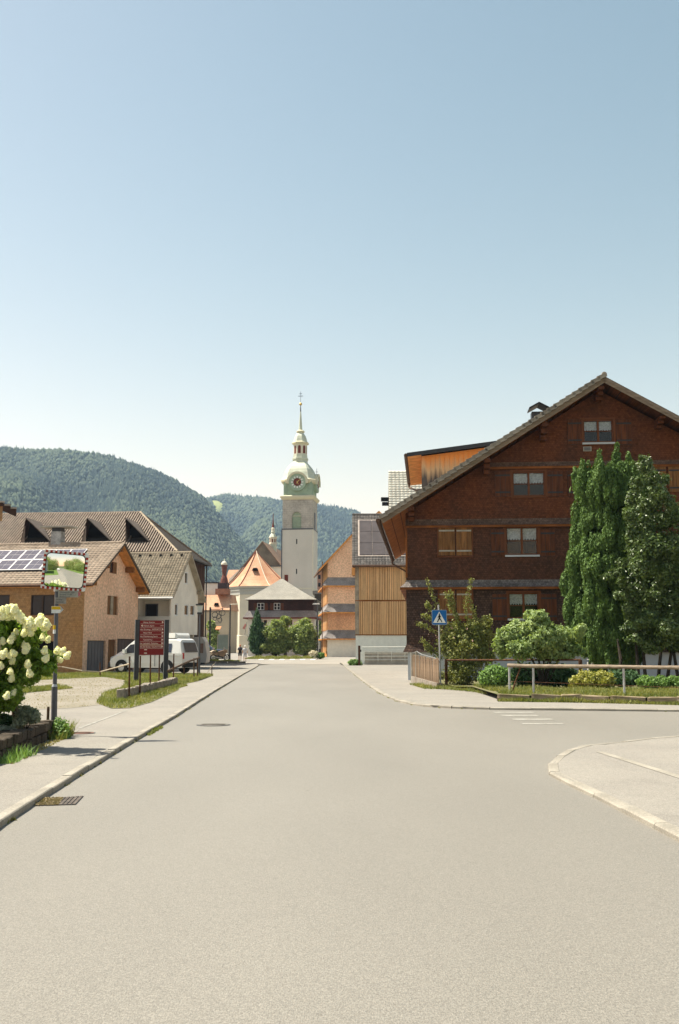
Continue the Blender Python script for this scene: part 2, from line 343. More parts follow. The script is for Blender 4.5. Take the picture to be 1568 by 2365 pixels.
# ------------------------------------------------------------------ building helpers
def wall(mb, f, us, top, z0, holes=(), depth=0.12):
    """wall in plane f(u,z,d); top(u) is its upper edge; holes (u0,u1,z0,z1) get reveals going d>0 inwards"""
    cuts = sorted(set([round(u, 4) for u in us] + [round(h[0], 4) for h in holes] + [round(h[1], 4) for h in holes]))
    cuts = [c for c in cuts if us[0]-1e-3 <= c <= us[-1]+1e-3]
    for a, b in zip(cuts[:-1], cuts[1:]):
        hs = sorted([h for h in holes if h[0] <= a+1e-3 and h[1] >= b-1e-3], key=lambda h: h[2]); z = z0
        for h in hs:
            if h[2] > z+1e-4: mb.poly([f(a,z,0), f(b,z,0), f(b,h[2],0), f(a,h[2],0)])
            z = h[3]
        mb.poly([f(a,z,0), f(b,z,0), f(b,top(b),0), f(a,top(a),0)])
    for (a, b, c, d) in holes:
        mb.poly([f(a,c,0), f(b,c,0), f(b,c,depth), f(a,c,depth)]); mb.poly([f(a,d,0), f(b,d,0), f(b,d,depth), f(a,d,depth)])
        mb.poly([f(a,c,0), f(a,d,0), f(a,d,depth), f(a,c,depth)]); mb.poly([f(b,c,0), f(b,d,0), f(b,d,depth), f(b,c,depth)])
def fbox(mb, f, a, b, c, d, e0, e1):        # box on a wall frame f: u a..b, z c..d, depth e0..e1
    P = [f(a,c,e0), f(b,c,e0), f(b,c,e1), f(a,c,e1), f(a,d,e0), f(b,d,e0), f(b,d,e1), f(a,d,e1)]
    mb.add(P, [(3,2,1,0),(4,5,6,7),(0,1,5,4),(1,2,6,5),(2,3,7,6),(3,0,4,7)])
def window(parent, f, a, b, c, d, leaves=2, fm=None, depth=0.10, curtain=False, glass=None, fw=0.06, bars=0, sill=None):
    fm = fm or FRAMEW; m = MB()
    fbox(m, f, a, b, c, c+fw, 0.02, depth); fbox(m, f, a, b, d-fw, d, 0.02, depth)
    fbox(m, f, a, a+fw, c+fw, d-fw, 0.02, depth); fbox(m, f, b-fw, b, c+fw, d-fw, 0.02, depth)
    w_ = (b-a)/leaves
    for k in range(1, leaves): fbox(m, f, a+k*w_-fw*0.8, a+k*w_+fw*0.8, c+fw, d-fw, 0.015, depth-0.01)
    for k in range(bars):
        z = c + (d-c)*(k+1)/(bars+1); fbox(m, f, a+fw, b-fw, z-0.015, z+0.015, 0.03, depth-0.02)
    wn = m.build('window', fm, parent)
    for k in range(leaves):
        p = MB(); x0 = a+k*w_+(fw if k == 0 else fw*0.8); x1 = a+(k+1)*w_-(fw if k == leaves-1 else fw*0.8)
        fbox(p, f, x0, x1, c+fw, d-fw, depth*0.6, depth*0.6+0.01)
        p.build('pane', (GLASS if curtain else (glass or DGLASS)), wn)
        if curtain:
            q = MB(); n = 5; zt = d-fw-0.01; zb = d-fw-(d-c)*0.36
            pts = [f(x0, zt, depth+0.04), f(x1, zt, depth+0.04)]
            low = [f(x1+(x0-x1)*i/(2*n), zb-(0.085 if i % 2 else 0), depth+0.04) for i in range(2*n+1)]
            q.poly(pts+low); q.build('curtain', LACE, wn)
    if curtain:
        q = MB(); fbox(q, f, a+0.01, b-0.01, c+0.01, d-0.01, depth+0.3, depth+0.32); q.build('dark_room', DARK, wn)
        q = MB()
        for e_ in ((a-.11,a-.005,c-.02,d+.09),(b+.005,b+.11,c-.02,d+.09),(a-.005,b+.005,d+.005,d+.09)): fbox(q, f, *e_, -0.045, -0.002)
        q.build('casing', fm, wn)
    if sill:
        q = MB(); fbox(q, f, a-0.06, b+0.06, c-0.09, c-0.01, -0.07, 0.03); q.build('sill', sill, wn)
    return wn
def shutter(parent, f, a, b, c, d, m=None, hinge=None, boards=3):
    s = MB(); fbox(s, f, a, b, c, d, -0.03, -0.004)
    so_ = s.build('shutter', DKM if not m or m is SHUT else m, parent); w_ = (b-a)/boards
    for k in range(boards):
        q = MB(); fbox(q, f, a+k*w_+0.008, a+(k+1)*w_-0.008, c+0.01, d-0.01, -0.05, -0.031); q.build('board', m or SHUT, so_)
    for z in (c+(d-c)*0.16, c+(d-c)*0.84):
        q = MB(); fbox(q, f, a+0.02, b-0.02, z-0.035, z+0.035, -0.068, -0.052); q.build('hinge_strap', hinge or DKM, so_)
    return so_
def slab(mb, a, b, c, d, th):               # quad + thickness downwards along its normal
    a, b, c, d = map(Vector, (a,b,c,d)); n = (b-a).cross(d-a).normalized()
    if n.z < 0: n = -n
    mb.prism([a,b,c,d], -n*th)
def tilerow(prof_w, h, th=0.02, amp=0.025):
    n = 5; V = []; Fq = []
    for j, (t, lift) in enumerate(((0, th), (h*1.12, 0.0))):
        for i in range(n):
            s = i/(n-1); V.append((s*prof_w, t, lift + amp*(0.5-0.5*cos(2*pi*min(1, s*1.15)))))
    V += [(i/(n-1)*prof_w, 0, 0) for i in range(n)]
    for i in range(n-1):
        Fq.append((i, i+1, n+i+1, n+i)); Fq.append((2*n+i, 2*n+i+1, i+1, i))
    return np.array(V), np.array(Fq)
def tiled(parent, A, B, D, tw, th, m, single=0, inside=None, amp=0.025, lift=0.02, name='roof_tile', first='low'):
    """tiles on the roof plane A (low left) B (low right) D (up-slope from A); the first `single` as objects"""
    A, B, D = map(Vector, (A, B, D)); eu = (B-A); W_ = eu.length; eu.normalize(); ev = (D-A); ev -= eu*ev.dot(eu); H_ = ev.length; ev.normalize()
    en = eu.cross(ev).normalized()
    nc = max(1, int(round(W_/tw))); nrw = max(1, int(round(H_/th))); tw = W_/nc; th = H_/nrw
    V, Fq = tilerow(tw, th, lift, amp); one = None; VV = []; FF = []; TT = []; cnt = 0; base = 0
    M = np.array([list(eu), list(ev), list(en)])
    order = [(j, i) for j in range(nrw) for i in range(nc)]
    for j, i in order:
        if inside and not inside((i+0.5)*tw, (j+0.5)*th): continue
        if j % 2 and False: pass
        o = np.array([i*tw, j*th, 0.004 + 0.006*rnd.random()])
        if cnt < single:
            if one is None: one = npmesh(name, V, Fq, m)
            ob = link(name, one, parent); P = A + eu*o[0] + ev*o[1] + en*o[2]
            ob.matrix_local = Matrix(((eu.x,ev.x,en.x,P.x),(eu.y,ev.y,en.y,P.y),(eu.z,ev.z,en.z,P.z),(0,0,0,1)))
        else:
            VV.append((V+o) @ M + np.array(A)); FF.append(Fq+base); base += len(V); TT.append(np.full(len(Fq), rnd.random()))
        cnt += 1
    if VV:
        ob = link(name+'s', npmesh(name+'s', np.concatenate(VV), np.concatenate(FF), m, np.concatenate(TT)), parent, 'stuff')

def leaves(name, blobs, n, size, m, parent=None, kind=None, up=0.0, aspect=0.55, shell=0.62, jitter=0.12, droop=0.0, vert=False, smooth=False, ragged=0):
    """n small folded leaves spread through the outer part of the given ellipsoids"""
    if ragged:
        nb = []
        for b in blobs:
            nb.append((b[0], b[1], b[2], b[3]*.84, b[4]*.84, b[5]*.84))
            for _ in range(ragged):
                d = Vector((rnd.gauss(0,1), rnd.gauss(0,1), rnd.gauss(.15,1))).normalized(); f_ = rnd.uniform(.6,.95); s_ = rnd.uniform(.2,.42)
                nb.append((b[0]+d.x*b[3]*f_, b[1]+d.y*b[4]*f_, b[2]+d.z*b[5]*f_, b[3]*s_, b[4]*s_, b[5]*s_))
        blobs = nb
    B = np.array(blobs, dtype=float); vol = (B[:,3]*B[:,4]*B[:,5])**(2/3); pk = nr.choice(len(B), n, p=vol/vol.sum())
    d = nr.normal(size=(n,3)); d /= np.linalg.norm(d, axis=1)[:,None]
    r = shell + (1-shell)*nr.rand(n)**0.7
    bump = 1 + 0.16*np.sin(d[:,0]*5+pk*1.7)*np.sin(d[:,2]*6+pk) + 0.1*np.sin(d[:,1]*11+pk*.5)
    P = B[pk,:3] + d*B[pk,3:6]*(r*bump)[:,None] + nr.normal(size=(n,3))*jitter*B[pk,3:6].min(axis=1)[:,None]
    nm = d + nr.normal(size=(n,3))*0.75; nm[:,2] += up; nm /= np.linalg.norm(nm, axis=1)[:,None]
    if vert: ax = np.tile([0,0,1.0], (n,1)) + nr.normal(size=(n,3))*0.28 + d*0.25
    else: ax = nr.normal(size=(n,3)); ax[:,2] -= droop
    ax -= nm*(ax*nm).sum(1)[:,None]; ax /= np.linalg.norm(ax, axis=1)[:,None]
    sd = np.cross(nm, ax); s = size*(0.6+0.8*nr.rand(n))[:,None]; w_ = s*aspect
    V = np.empty((n,4,3)); V[:,0] = P-ax*s; V[:,1] = P+sd*w_+nm*w_*0.35; V[:,2] = P+ax*s; V[:,3] = P-sd*w_+nm*w_*0.35
    I = np.arange(n)[:,None]*4; Fq = np.concatenate([I+np.array([[0,1,2]]), I+np.array([[0,2,3]])], 1).reshape(-1,3)
    clump = 0.5+0.5*np.sin(P[:,0]*3.1+1)*np.sin(P[:,2]*3.7)*np.sin(P[:,1]*2.9); ti = np.clip(0.55*nr.rand(n)+0.45*clump, 0, 1)
    me = npmesh(name, V.reshape(-1,3), Fq, m, np.repeat(ti, 2)); return link(name, me, parent, kind)
def branches(name, base, blobs, r, m=None, parent=None, n=2):
    mb = MB(); base = Vector(base)
    for b in blobs:
        tip = Vector(b[:3]); mid = base.lerp(tip, 0.5) + Vector((rnd.uniform(-.1,.1), rnd.uniform(-.1,.1), 0.1))*(tip-base).length*0.6
        mb.tube(base + Vector((rnd.uniform(-1,1), rnd.uniform(-1,1), 0))*r*1.5, mid, r, r*0.6, 6); mb.tube(mid, tip, r*0.6, r*0.2, 6)
        for _ in range(n):
            q = tip + Vector((rnd.uniform(-1,1)*b[3], rnd.uniform(-1,1)*b[4], rnd.uniform(-.5,1)*b[5]))*0.8; mb.tube(mid.lerp(tip, 0.6), q, r*0.35, r*0.1, 5)
    return mb.build(name, m or BARK, parent)
def grass(name, polyg, n, h, m, z=0.0, parent=None, kind='stuff', w=0.012, label=None):
    """blades scattered over a polygon in plan"""
    P = np.array(polyg); lo = P.min(0); hi = P.max(0); pts = []
    while sum(len(p) for p in pts) < n:
        q = lo + nr.rand(n*2, 2)*(hi-lo); ins = np.zeros(len(q), bool); j = len(P)-1
        for i in range(len(P)):
            c = ((P[i,1] > q[:,1]) != (P[j,1] > q[:,1])) & (q[:,0] < (P[j,0]-P[i,0])*(q[:,1]-P[i,1])/(P[j,1]-P[i,1]+1e-12)+P[i,0]); ins ^= c; j = i
        pts.append(q[ins])
        if not ins.any(): break
    q = np.concatenate(pts)[:n]; n = len(q); a = nr.rand(n)*2*pi
    hh = h*(0.35+0.9*nr.rand(n))*(0.6+0.6*np.abs(np.sin(q[:,0]*2.3)*np.sin(q[:,1]*1.9)))
    zz = z(q[:,0], q[:,1]) if callable(z) else np.full(n, z); ww = w*(0.7+0.6*nr.rand(n))
    V = np.empty((n,3,3)); V[:,0,0] = q[:,0]-cos_(a)*ww; V[:,0,1] = q[:,1]-np.sin(a)*ww; V[:,1,0] = q[:,0]+cos_(a)*ww; V[:,1,1] = q[:,1]+np.sin(a)*ww
    V[:,0,2] = V[:,1,2] = zz; V[:,2,0] = q[:,0]+nr.normal(size=n)*hh*0.45; V[:,2,1] = q[:,1]+nr.normal(size=n)*hh*0.45; V[:,2,2] = zz+hh
    me = npmesh(name, V.reshape(-1,3), np.arange(3*n).reshape(-1,3), m, np.clip(nr.rand(n)*0.6+0.4*np.abs(np.sin(q[:,0]*1.1+q[:,1]*.7)),0,1))
    o = link(name, me, parent, kind)
    if label: o['label'] = label
    return o
cos_ = np.cos
# ================================================================== GROUND
from mathutils.geometry import tessellate_polygon
def sheet(name, pts, z, m, parent=None, kind='structure', label=None):
    P = [Vector((p[0], p[1], z if not callable(z) else z(p[0], p[1]))) for p in pts]
    tr = tessellate_polygon([[Vector((p.x, p.y, 0)) for p in P]])
    fs = []
    for a, b, c in tr:
        n = (P[b]-P[a]).cross(P[c]-P[a]); fs.append((a,b,c) if n.z > 0 else (a,c,b))
    mb = MB(); mb.add(P, fs); return mb.build(name, m, parent, kind=kind, label=label)
def G(l, z=0.0): return [tuple(gnd(x, y, z).xy) for x, y in l]
def resample(pts, step):
    pts = [Vector((p[0], p[1], 0)) for p in pts]; out = [pts[0]]; rem = step
    for a, b in zip(pts[:-1], pts[1:]):
        L_ = (b-a).length; t = rem
        while t < L_: out.append(a.lerp(b, t/L_)); t += step
        rem = t - L_
    return out
gb = MB(); gb.poly([(-3000,-2500,-0.04),(3000,-2500,-0.04),(3000,5200,-0.04),(-3000,5200,-0.04)])
gb.build('ground', FIELD, kind='structure')
LK = [(1.2,-70),(-1.2,-20),(-2.05,0)] + G([(0,1912),(154,1812),(300,1720.5),(405,1658),(486,1605),(563,1558),(585,1546),(597,1538)])
sheet('road', [(LK[0][0]-2,-70)] + [(p[0]-0.05, p[1]) for p in LK] + [(-4.5,98),(40,98),(70,30),(70,-70)], 0.045, ASPH)
lp = [(p[0]-0.05, p[1]) for p in LK]
sheet('left_pavement', [(-75,-70)] + lp + [(-8.2,98),(-75,98)], 0.10, PAVE)
kerbm = MB().box(0,1,-0.075,0.075,-0.05,0.112)
for (a,b) in (): pass
def kerb(path, step=1.0, side=1, name='kerb', zs_=1.0):
    k = bpy.data.objects.new(name, None); C.objects.link(k); k['kind'] = 'structure'
    rp = resample(path, step); prof = [(-0.065,-0.05),(0.065,-0.05),(0.065,0.088),(0.05,0.104),(-0.055,0.110),(-0.065,0.10)]
    me = MB().loft([[(x, y, z) for y, z in prof] for x in (0.0, 1.0)]).mesh('kerb_stone', KERB)
    for a, b in zip(rp[:-1], rp[1:]):
        d = b-a
        if d.length < 0.05: continue
        o = link('kerb_stone', me, k); o.location = (a.x, a.y, rnd.uniform(-0.006,0.006)); o.rotation_euler = (0, rnd.uniform(-.004,.004), math.atan2(d.y, d.x)+rnd.uniform(-.006,.006))
        o.scale = (d.length-0.006, side*rnd.uniform(.94,1.05), zs_)
    return k
kerb([p for p in LK if p[1] > -6], 1.0)
RK = G([(783,1529),(800,1544),(820,1560),(850,1584),(880,1605),(905,1617),(930,1627),(965,1634),(1000,1638),(1070,1641.5),(1150,1643.5),(1350,1645.5),(1568,1648)], 0.0)
RKe = (RK[-1][0]+32, RK[-1][1]-3.5)
sheet('right_pavement', RK + [RKe, (75,20), (75,98), (RK[0][0]-0.1,98)], 0.10, PAVE)
kerb(RK + [RKe], 1.0, -1)
IK = G([(1568,1948),(1480,1902),(1400,1860),(1345,1833),(1300,1812),(1281,1800),(1275,1790),(1279,1777),(1300,1757),(1340,1735)], 0.0) + G([(1400,1718),(1480,1706),(1568,1698)], 0.1)
d0 = (IK[0][0]-IK[2][0], IK[0][1]-IK[2][1]); IK = [(IK[0][0]+d0[0]*8, IK[0][1]+d0[1]*8)] + IK + [(IK[-1][0]+30, IK[-1][1]+6)]
sheet('corner_pavement', IK + [(60,-8),(40,-40)], 0.090, PAVE)
kerb([p for p in IK], 0.9, 1, zs_=.88)
a, b = gnd(1385,1735,.1), gnd(1640,1815,.1)
n_ = (b-a).cross(Vector((0,0,1))).normalized()*0.06
sheet('pavement_joint', [tuple((a-n_).xy), tuple((b-n_).xy), tuple((b+n_).xy), tuple((a+n_).xy)], 0.095, KERB)
# village square, rising gently beyond the road
ys = [88, 92, 97, 102, 107, 112, 130, 170, 260]; PZ = lambda y: 0.09 + 0.36*min(1, max(0, (y-92)/20.0)) if y > 88.1 else 0.055
pm = MB(); pm.add([(x, y, PZ(y)) for y in ys for x in (-75, 75)], [(2*i, 2*i+1, 2*i+3, 2*i+2) for i in range(len(ys)-1)])
pm.build('village_square', PLAZA, kind='structure')
# gravel yard and grass on the left
GY = G([(35,1640),(160,1636),(235,1628),(252,1606),(290,1585),(290,1566),(150,1562),(40,1575)], 0.1)
sheet('gravel_yard', GY, 0.105, GRAVEL)
G1 = G([(222,1624),(258,1637),(300,1636),(350,1622),(412,1594),(418,1582),(455,1574),(492,1561),(490,1557),(400,1558),(240,1554),(100,1557),(60,1570),(95,1571),(240,1564),(292,1572),(280,1590),(240,1600)], 0.1)
sheet('grass_patch', G1, 0.109, GRASSB)
G2 = G([(0,1600),(60,1590),(120,1586),(170,1590),(60,1601)], 0.1)
sheet('grass_strip', G2, 0.113, GRASSB)
GR = leafmat('grass_blade', (0.085,0.13,0.025), (0.30,0.29,0.10), trans=0.3)
GRD = leafmat('dry_grass_blade', (0.20,0.19,0.07), (0.38,0.31,0.15), trans=0.2)
grass('grass', G1, 26000, 0.12, GR, 0.11, w=0.012)
grass('grass', G2, 5000, 0.12, GR, 0.11, w=0.015)
grass('grass', GY, 2200, 0.03, GRD, 0.105, w=0.012)
# pale line on the left pavement, zebra bars
def strip(name, a, b, wd, z, m, parent=None):
    a = Vector(a); b = Vector(b); n = (b-a).cross(Vector((0,0,1))).normalized()*wd/2
    return sheet(name, [tuple((a-n).xy), tuple((b-n).xy), tuple((b+n).xy), tuple((a+n).xy)], z, m, parent, kind=None if parent else 'structure')
strip('pavement_line', gnd(184,1682,.1), gnd(291,1641.5,.1), 0.07, 0.105, ROADW)
zc = bpy.data.objects.new('zebra_crossing', None); C.objects.link(zc); zc['kind'] = 'structure'
for x0, x1, y in ((1140,1232,1650),(1158,1242,1657.5),(1182,1276,1666.5),(1206,1302,1677)):
    strip('crossing_bar', gnd(x0,y), gnd(x1,y), 0.40 if y < 1670 else 0.3, 0.049, ROADW, zc)
zc2 = bpy.data.objects.new('zebra_crossing', None); C.objects.link(zc2); zc2['kind'] = 'structure'
for k in range(6):
    x = -8.2 + k*1.05; sheet('crossing_bar', [(x,101.2),(x+.5,101.2),(x+.5,103.6),(x,103.6)], lambda a, b: PZ(102.0)+(b-102)*.018+0.012, WHITE, zc2, kind=None)
# covers
def flat_cover(name, label, pts, z, m, holes=0):
    t = thing(name, label, 'manhole cover' if 'hole' in name else 'drain', (pts[0][0], pts[0][1], z)); o = Vector((pts[0][0], pts[0][1], 0))
    P = [Vector((p[0], p[1], 0))-o for p in pts]
    MB().prism([p+Vector((0,0,0.004)) for p in P], (0,0,-0.02)).build('frame', DKM, t)
    return t, P
dq = G([(81,1873),(103,1856),(193,1850),(175,1870)]); t, P = flat_cover('drain_grate', 'square iron drain grate filled with dry leaves, beside the left kerb', dq, 0.045, DKM)
iron = mat('worn_iron', (0.12,0.10,0.085), 0.8, 0.3, 8, 40, 0.3, 0.4)
for i in range(9):
    f0, f1 = i/9+0.01, (i+0.82)/9
    MB().prism([P[0].lerp(P[3],f0)+Vector((0,0,.01)), P[0].lerp(P[3],f1)+Vector((0,0,.01)), P[1].lerp(P[2],f1)+Vector((0,0,.01)), P[1].lerp(P[2],f0)+Vector((0,0,.01))], (0,0,-0.012)).build('grate_bar', iron, t)
litt = [tuple((Vector((dq[0][0],dq[0][1],0))+P[0].lerp(P[3],a_).lerp(P[1].lerp(P[2],a_), b_)).xy) for a_, b_ in ((0,0),(0.55,0),(0.5,0.9),(0,1))]
o = grass('leaf_litter', litt, 900, 0.018, leafmat('dead_leaf', (0.26,0.20,0.12),(0.42,0.34,0.2), trans=0.1), 0.053, w=0.016)
def round_cover(x, y, z, r, label, m):
    c = gnd(x, y, z); t = thing('manhole_cover', label, 'manhole cover', (c.x, c.y, z+0.001))
    MB().lathe([(r,-0.02),(r,0.004),(r*0.94,0.006)], n=28).build('rim', DKM, t)
    MB().lathe([(r*0.9,-0.01),(r*0.9,0.009),(0.02,0.010)], n=28).build('lid', m, t)
    for k in range(3): MB().box(-r*0.7, r*0.7, -r*.45+k*r*.4, -r*.38+k*r*.4, 0.0, 0.014).build('rib', iron, t)
round_cover(493,1674.5,0.045,0.34,'round grey manhole cover in the middle of the road', mat('cover_fill', (0.175,0.165,0.145), 0.9, 0.2, 6, 40, 0.2))
round_cover(188,1693.5,0.1,0.24,'small reddish round cover in the left pavement', mat('reddish_iron', (0.22,0.12,0.09), 0.9, 0.2, 6, 40, 0.2))
# weeds and dirt along the kerbs
KD = []
for path, off in ((LK, 0.085), (RK, -0.08)):
    rp = resample([p for p in path if 3 < p[1] < 60], 0.35)
    for i, p in enumerate(rp):
        if rnd.random() < 0.35: KD.append((p.x+off*rnd.uniform(.6,1.1), p.y+rnd.uniform(-.1,.1)))
V = []
mbk = MB()
for x, y in KD:
    for _ in range(5):
        a_ = rnd.uniform(0,6.28); h_ = rnd.uniform(.015,.05); q = 0.012
        bx = x+rnd.uniform(-.03,.03); by = y+rnd.uniform(-.12,.12)
        mbk.poly([(bx-q,by,0.045),(bx+q,by,0.045),(bx+cos(a_)*h_,by+sin(a_)*h_,h_+.045)])
mbk.build('kerb_weeds', GRD, kind='stuff')
grass('weeds', G([(822,0),(0,0)], .0) if False else [tuple(p) for p in G([(336,1703),(372,1683),(378,1686),(345,1706)])], 350, 0.05, GR, 0.045)

# ================================================================== HILLS
def prof(pts, Y, dz=0):
    P = [atY(x, y, Y) for x, y in pts]; xs = np.array([p.x for p in P]); zs = np.array([p.z+dz for p in P])
    return lambda x: np.interp(x, xs, zs)
def hill(name, ridge, Yr, Yf, x0, x1, seed, m, back=900):
    nx, ny = 110, 60; X = np.linspace(x0, x1, nx); Yv = np.concatenate([np.linspace(Yf, Yr, ny-16), np.linspace(Yr+30, Yr+back, 16)])
    def h(x, y):
        t = np.clip((y-Yf)/(Yr-Yf), 0, 1); s = t**1.15*(1.0-0.0*t); tb = np.clip((y-Yr)/back, 0, 1)
        r = ridge(x); g = np.sin(x*0.021+seed+np.sin(y*.004)*1.5)*0.5+np.sin(x*0.047+y*0.006+seed*2)*0.3+np.sin(y*0.013+x*.009)*0.35
        return r*s*(1-0.7*tb) + g*44*np.sin(np.clip(t,0,1)*pi)**0.8*(r/300.0) - 1
    XX, YY = np.meshgrid(X, Yv); Z = h(XX, YY); V = np.stack([XX, YY, Z], -1).reshape(-1,3); nyy = len(Yv)
    I = (np.arange(nyy-1)[:,None]*nx + np.arange(nx-1)[None,:]).ravel(); Fq = np.stack([I, I+1, I+nx+1, I+nx], 1)
    link(name, npmesh(name, V, Fq, m, smooth=True), None, 'structure'); return h
RA = [(-900,1120),(-500,1060),(-250,1040),(0,1031),(80,1035),(150,1035),(225,1044),(265,1052),(300,1067),(360,1086),(400,1103),(440,1128),(470,1145),(500,1178),(545,1230),(610,1310),(720,1420),(900,1480)]
RB = [(-200,1230),(150,1200),(300,1190),(400,1172),(455,1157),(485,1151),(520,1142),(560,1145),(610,1148),(640,1153),(700,1161),(735,1167),(790,1171),(825,1181),(860,1199),(900,1225),(960,1275),(1100,1375),(1350,1450),(1700,1485)]
ra = prof(RA, 1800, -9); rb = prof(RB, 2700, -10)
HILLM = mat('forest_floor', (0.045,0.065,0.025), 0.95, 0.3, 0.01, 0.2, 0.2)
MEAD = mat('alpine_meadow', (0.26,0.29,0.09), 0.95, 0.2, 0.02, 0.2, 0.1)
hA = hill('near_hill', ra, 1800, 820, -1500, 250, 1.0, HILLM)
hB = hill('far_hill', rb, 2700, 1500, -1500, 1700, 4.2, HILLM)
MX = [(478,1148),(492,1146),(500,1158),(516,1170),(514,1186),(500,1196),(486,1190),(494,1180),(490,1168)]
CLEAR = []
def project(x, y, z):
    dy = y; yc = dy*cos(PITCH)+(z-CAMZ)*sin(PITCH); zc_ = -dy*sin(PITCH)+(z-CAMZ)*cos(PITCH)
    return CX+F*x/yc, CY-F*zc_/yc
# meadow clearing on the far hill (found on the hill surface itself)
cm = []
for (px, py) in MX:
    best = None
    for Y in np.linspace(1700, 2690, 300):
        p = atY(px, py, Y)
        if hB(np.array([p.x]), np.array([Y]))[0] >= p.z: best = (p.x, Y); break
    if best is None: p = atY(px, py, 2670); best = (p.x, 2670.0)
    cm.append(best)
CLR = np.array(cm)
def inpoly(P, q):
    ins = np.zeros(len(q), bool); j = len(P)-1
    for i in range(len(P)):
        c = ((P[i,1] > q[:,1]) != (P[j,1] > q[:,1])) & (q[:,0] < (P[j,0]-P[i,0])*(q[:,1]-P[i,1])/(P[j,1]-P[i,1]+1e-12)+P[i,0]); ins ^= c; j = i
    return ins
lo = CLR.min(0); hi = CLR.max(0); gx, gy = np.meshgrid(np.linspace(lo[0],hi[0],26), np.linspace(lo[1],hi[1],60))
Vm = np.stack([gx, gy, hB(gx, gy)+2.5], -1).reshape(-1,3); I = (np.arange(59)[:,None]*26+np.arange(25)[None,:]).ravel(); Fm = np.stack([I,I+1,I+27,I+26],1)
cen = Vm[Fm].mean(1)[:,:2]; Fm = Fm[inpoly(CLR, cen)]
link('meadow_clearing', npmesh('meadow_clearing', Vm, Fm, MEAD), None, 'structure')
t5 = (1+5**.5)/2; ico = np.array([(-1,t5,0),(1,t5,0),(-1,-t5,0),(1,-t5,0),(0,-1,t5),(0,1,t5),(0,-1,-t5),(0,1,-t5),(t5,0,-1),(t5,0,1),(-t5,0,-1),(-t5,0,1)])/np.sqrt(1+t5*t5)
icf = np.array([(0,11,5),(0,5,1),(0,1,7),(0,7,10),(0,10,11),(1,5,9),(5,11,4),(11,10,2),(10,7,6),(7,1,8),(3,9,4),(3,4,2),(3,2,6),(3,6,8),(3,8,9),(4,9,5),(2,4,11),(6,2,10),(8,6,7),(9,8,1)])
octa = np.array([(1,0,0),(0,1,0),(-1,0,0),(0,-1,0),(0,0,1.05),(0,0,-1)]); ocf = np.array([(0,1,4),(1,2,4),(2,3,4),(3,0,4),(1,0,5),(2,1,5),(3,2,5),(0,3,5)])
con = np.array([(cos(a),sin(a),0) for a in [i*pi/3 for i in range(6)]]+[(0,0,1)]+[(0.62*cos(a+.5),0.62*sin(a+.5),0.38) for a in [i*pi/3 for i in range(6)]]+[(0,0,1.12)]); 
cof = np.array([(i,(i+1)%6,6) for i in range(6)]+[(7+i,7+(i+1)%6,13) for i in range(6)])
FOR = leafmat('hill_forest_foliage', (0.008,0.018,0.021), (0.078,0.100,0.060), rough=0.9, trans=0.0, spec=0.1)
def forest(name, h, n, x0, x1, y0, y1, w_, seed, ymin=0.055, clear=None):
    r = np.random.RandomState(seed); q = np.stack([r.uniform(x0,x1,n), r.uniform(y0,y1,n)],1); z = h(q[:,0],q[:,1])
    k = (z/q[:,1] > ymin) & (np.abs(q[:,0])/q[:,1] < 0.46)
    if clear is not None: k &= ~inpoly(clear, q)
    q = q[k]; z = z[k]; n = len(q); isc = (np.sin(q[:,0]*.02+seed)+np.sin(q[:,1]*.015+q[:,0]*.01)+r.normal(size=n)*1.1) > 0.95
    s = w_*(0.6+0.8*r.rand(n)); tn = np.clip(0.5+0.38*np.sin(q[:,0]*.017+seed+q[:,1]*.004)*np.sin(q[:,1]*.013+q[:,0]*.006)+0.25*r.normal(size=n),0,1)
    a = ~isc; na = a.sum(); V1 = octa[None]*(1+r.uniform(-.2,.2,(na,6,1))); V1 = V1*np.stack([s[a],s[a],s[a]*1.25],1)[:,None]; V1 += np.stack([q[a,0],q[a,1],z[a]+s[a]*1.1],1)[:,None]
    nb = isc.sum(); sb = s[isc]; V2 = con[None]*np.stack([sb*.55,sb*.55,sb*2.7],1)[:,None]*(1+r.uniform(-.1,.1,(nb,14,1))); V2 += np.stack([q[isc,0],q[isc,1],z[isc]],1)[:,None]
    V = np.concatenate([V1.reshape(-1,3), V2.reshape(-1,3)]); Fq = np.concatenate([(np.arange(na)[:,None,None]*6+ocf[None]).reshape(-1,3), (na*6+np.arange(nb)[:,None,None]*14+cof[None]).reshape(-1,3)])
    tt = np.concatenate([np.repeat(0.05+0.95*tn[a],8), np.repeat(0.45*tn[isc],12)])
    link(name, npmesh(name, V, Fq, FOR, tt), None, 'stuff'); return n
n1 = forest('forest', hA, 95000, -1150, 250, 1080, 1860, 3.7, 3)
n2 = forest('forest', hB, 90000, -900, 900, 1700, 2780, 4.9, 8, clear=CLR)
print('forest trees', n1, n2)
# ================================================================== BUILDINGS
def wr(fr, x0, y0, x1, y1, v=0.0):
    u0, z1 = fr.hv(x0, y0, v); u1, z0 = fr.hv(x1, y1, v); return u0, u1, z0, z1
def wg(fr, x0, y0, x1, y1, u=0.0):
    v0, z1 = fr.hu(x0, y0, u); v1, z0 = fr.hu(x1, y1, u); return v0, v1, z0, z1
ff = lambda u, z, d: (u, d, z)               # front wall (v = 0)
def fside(u0): return lambda v, z, d: (u0-d, v, z)   # wall facing right
def flp(u0): return lambda v, z, d: (u0+d, v, z)     # wall facing left

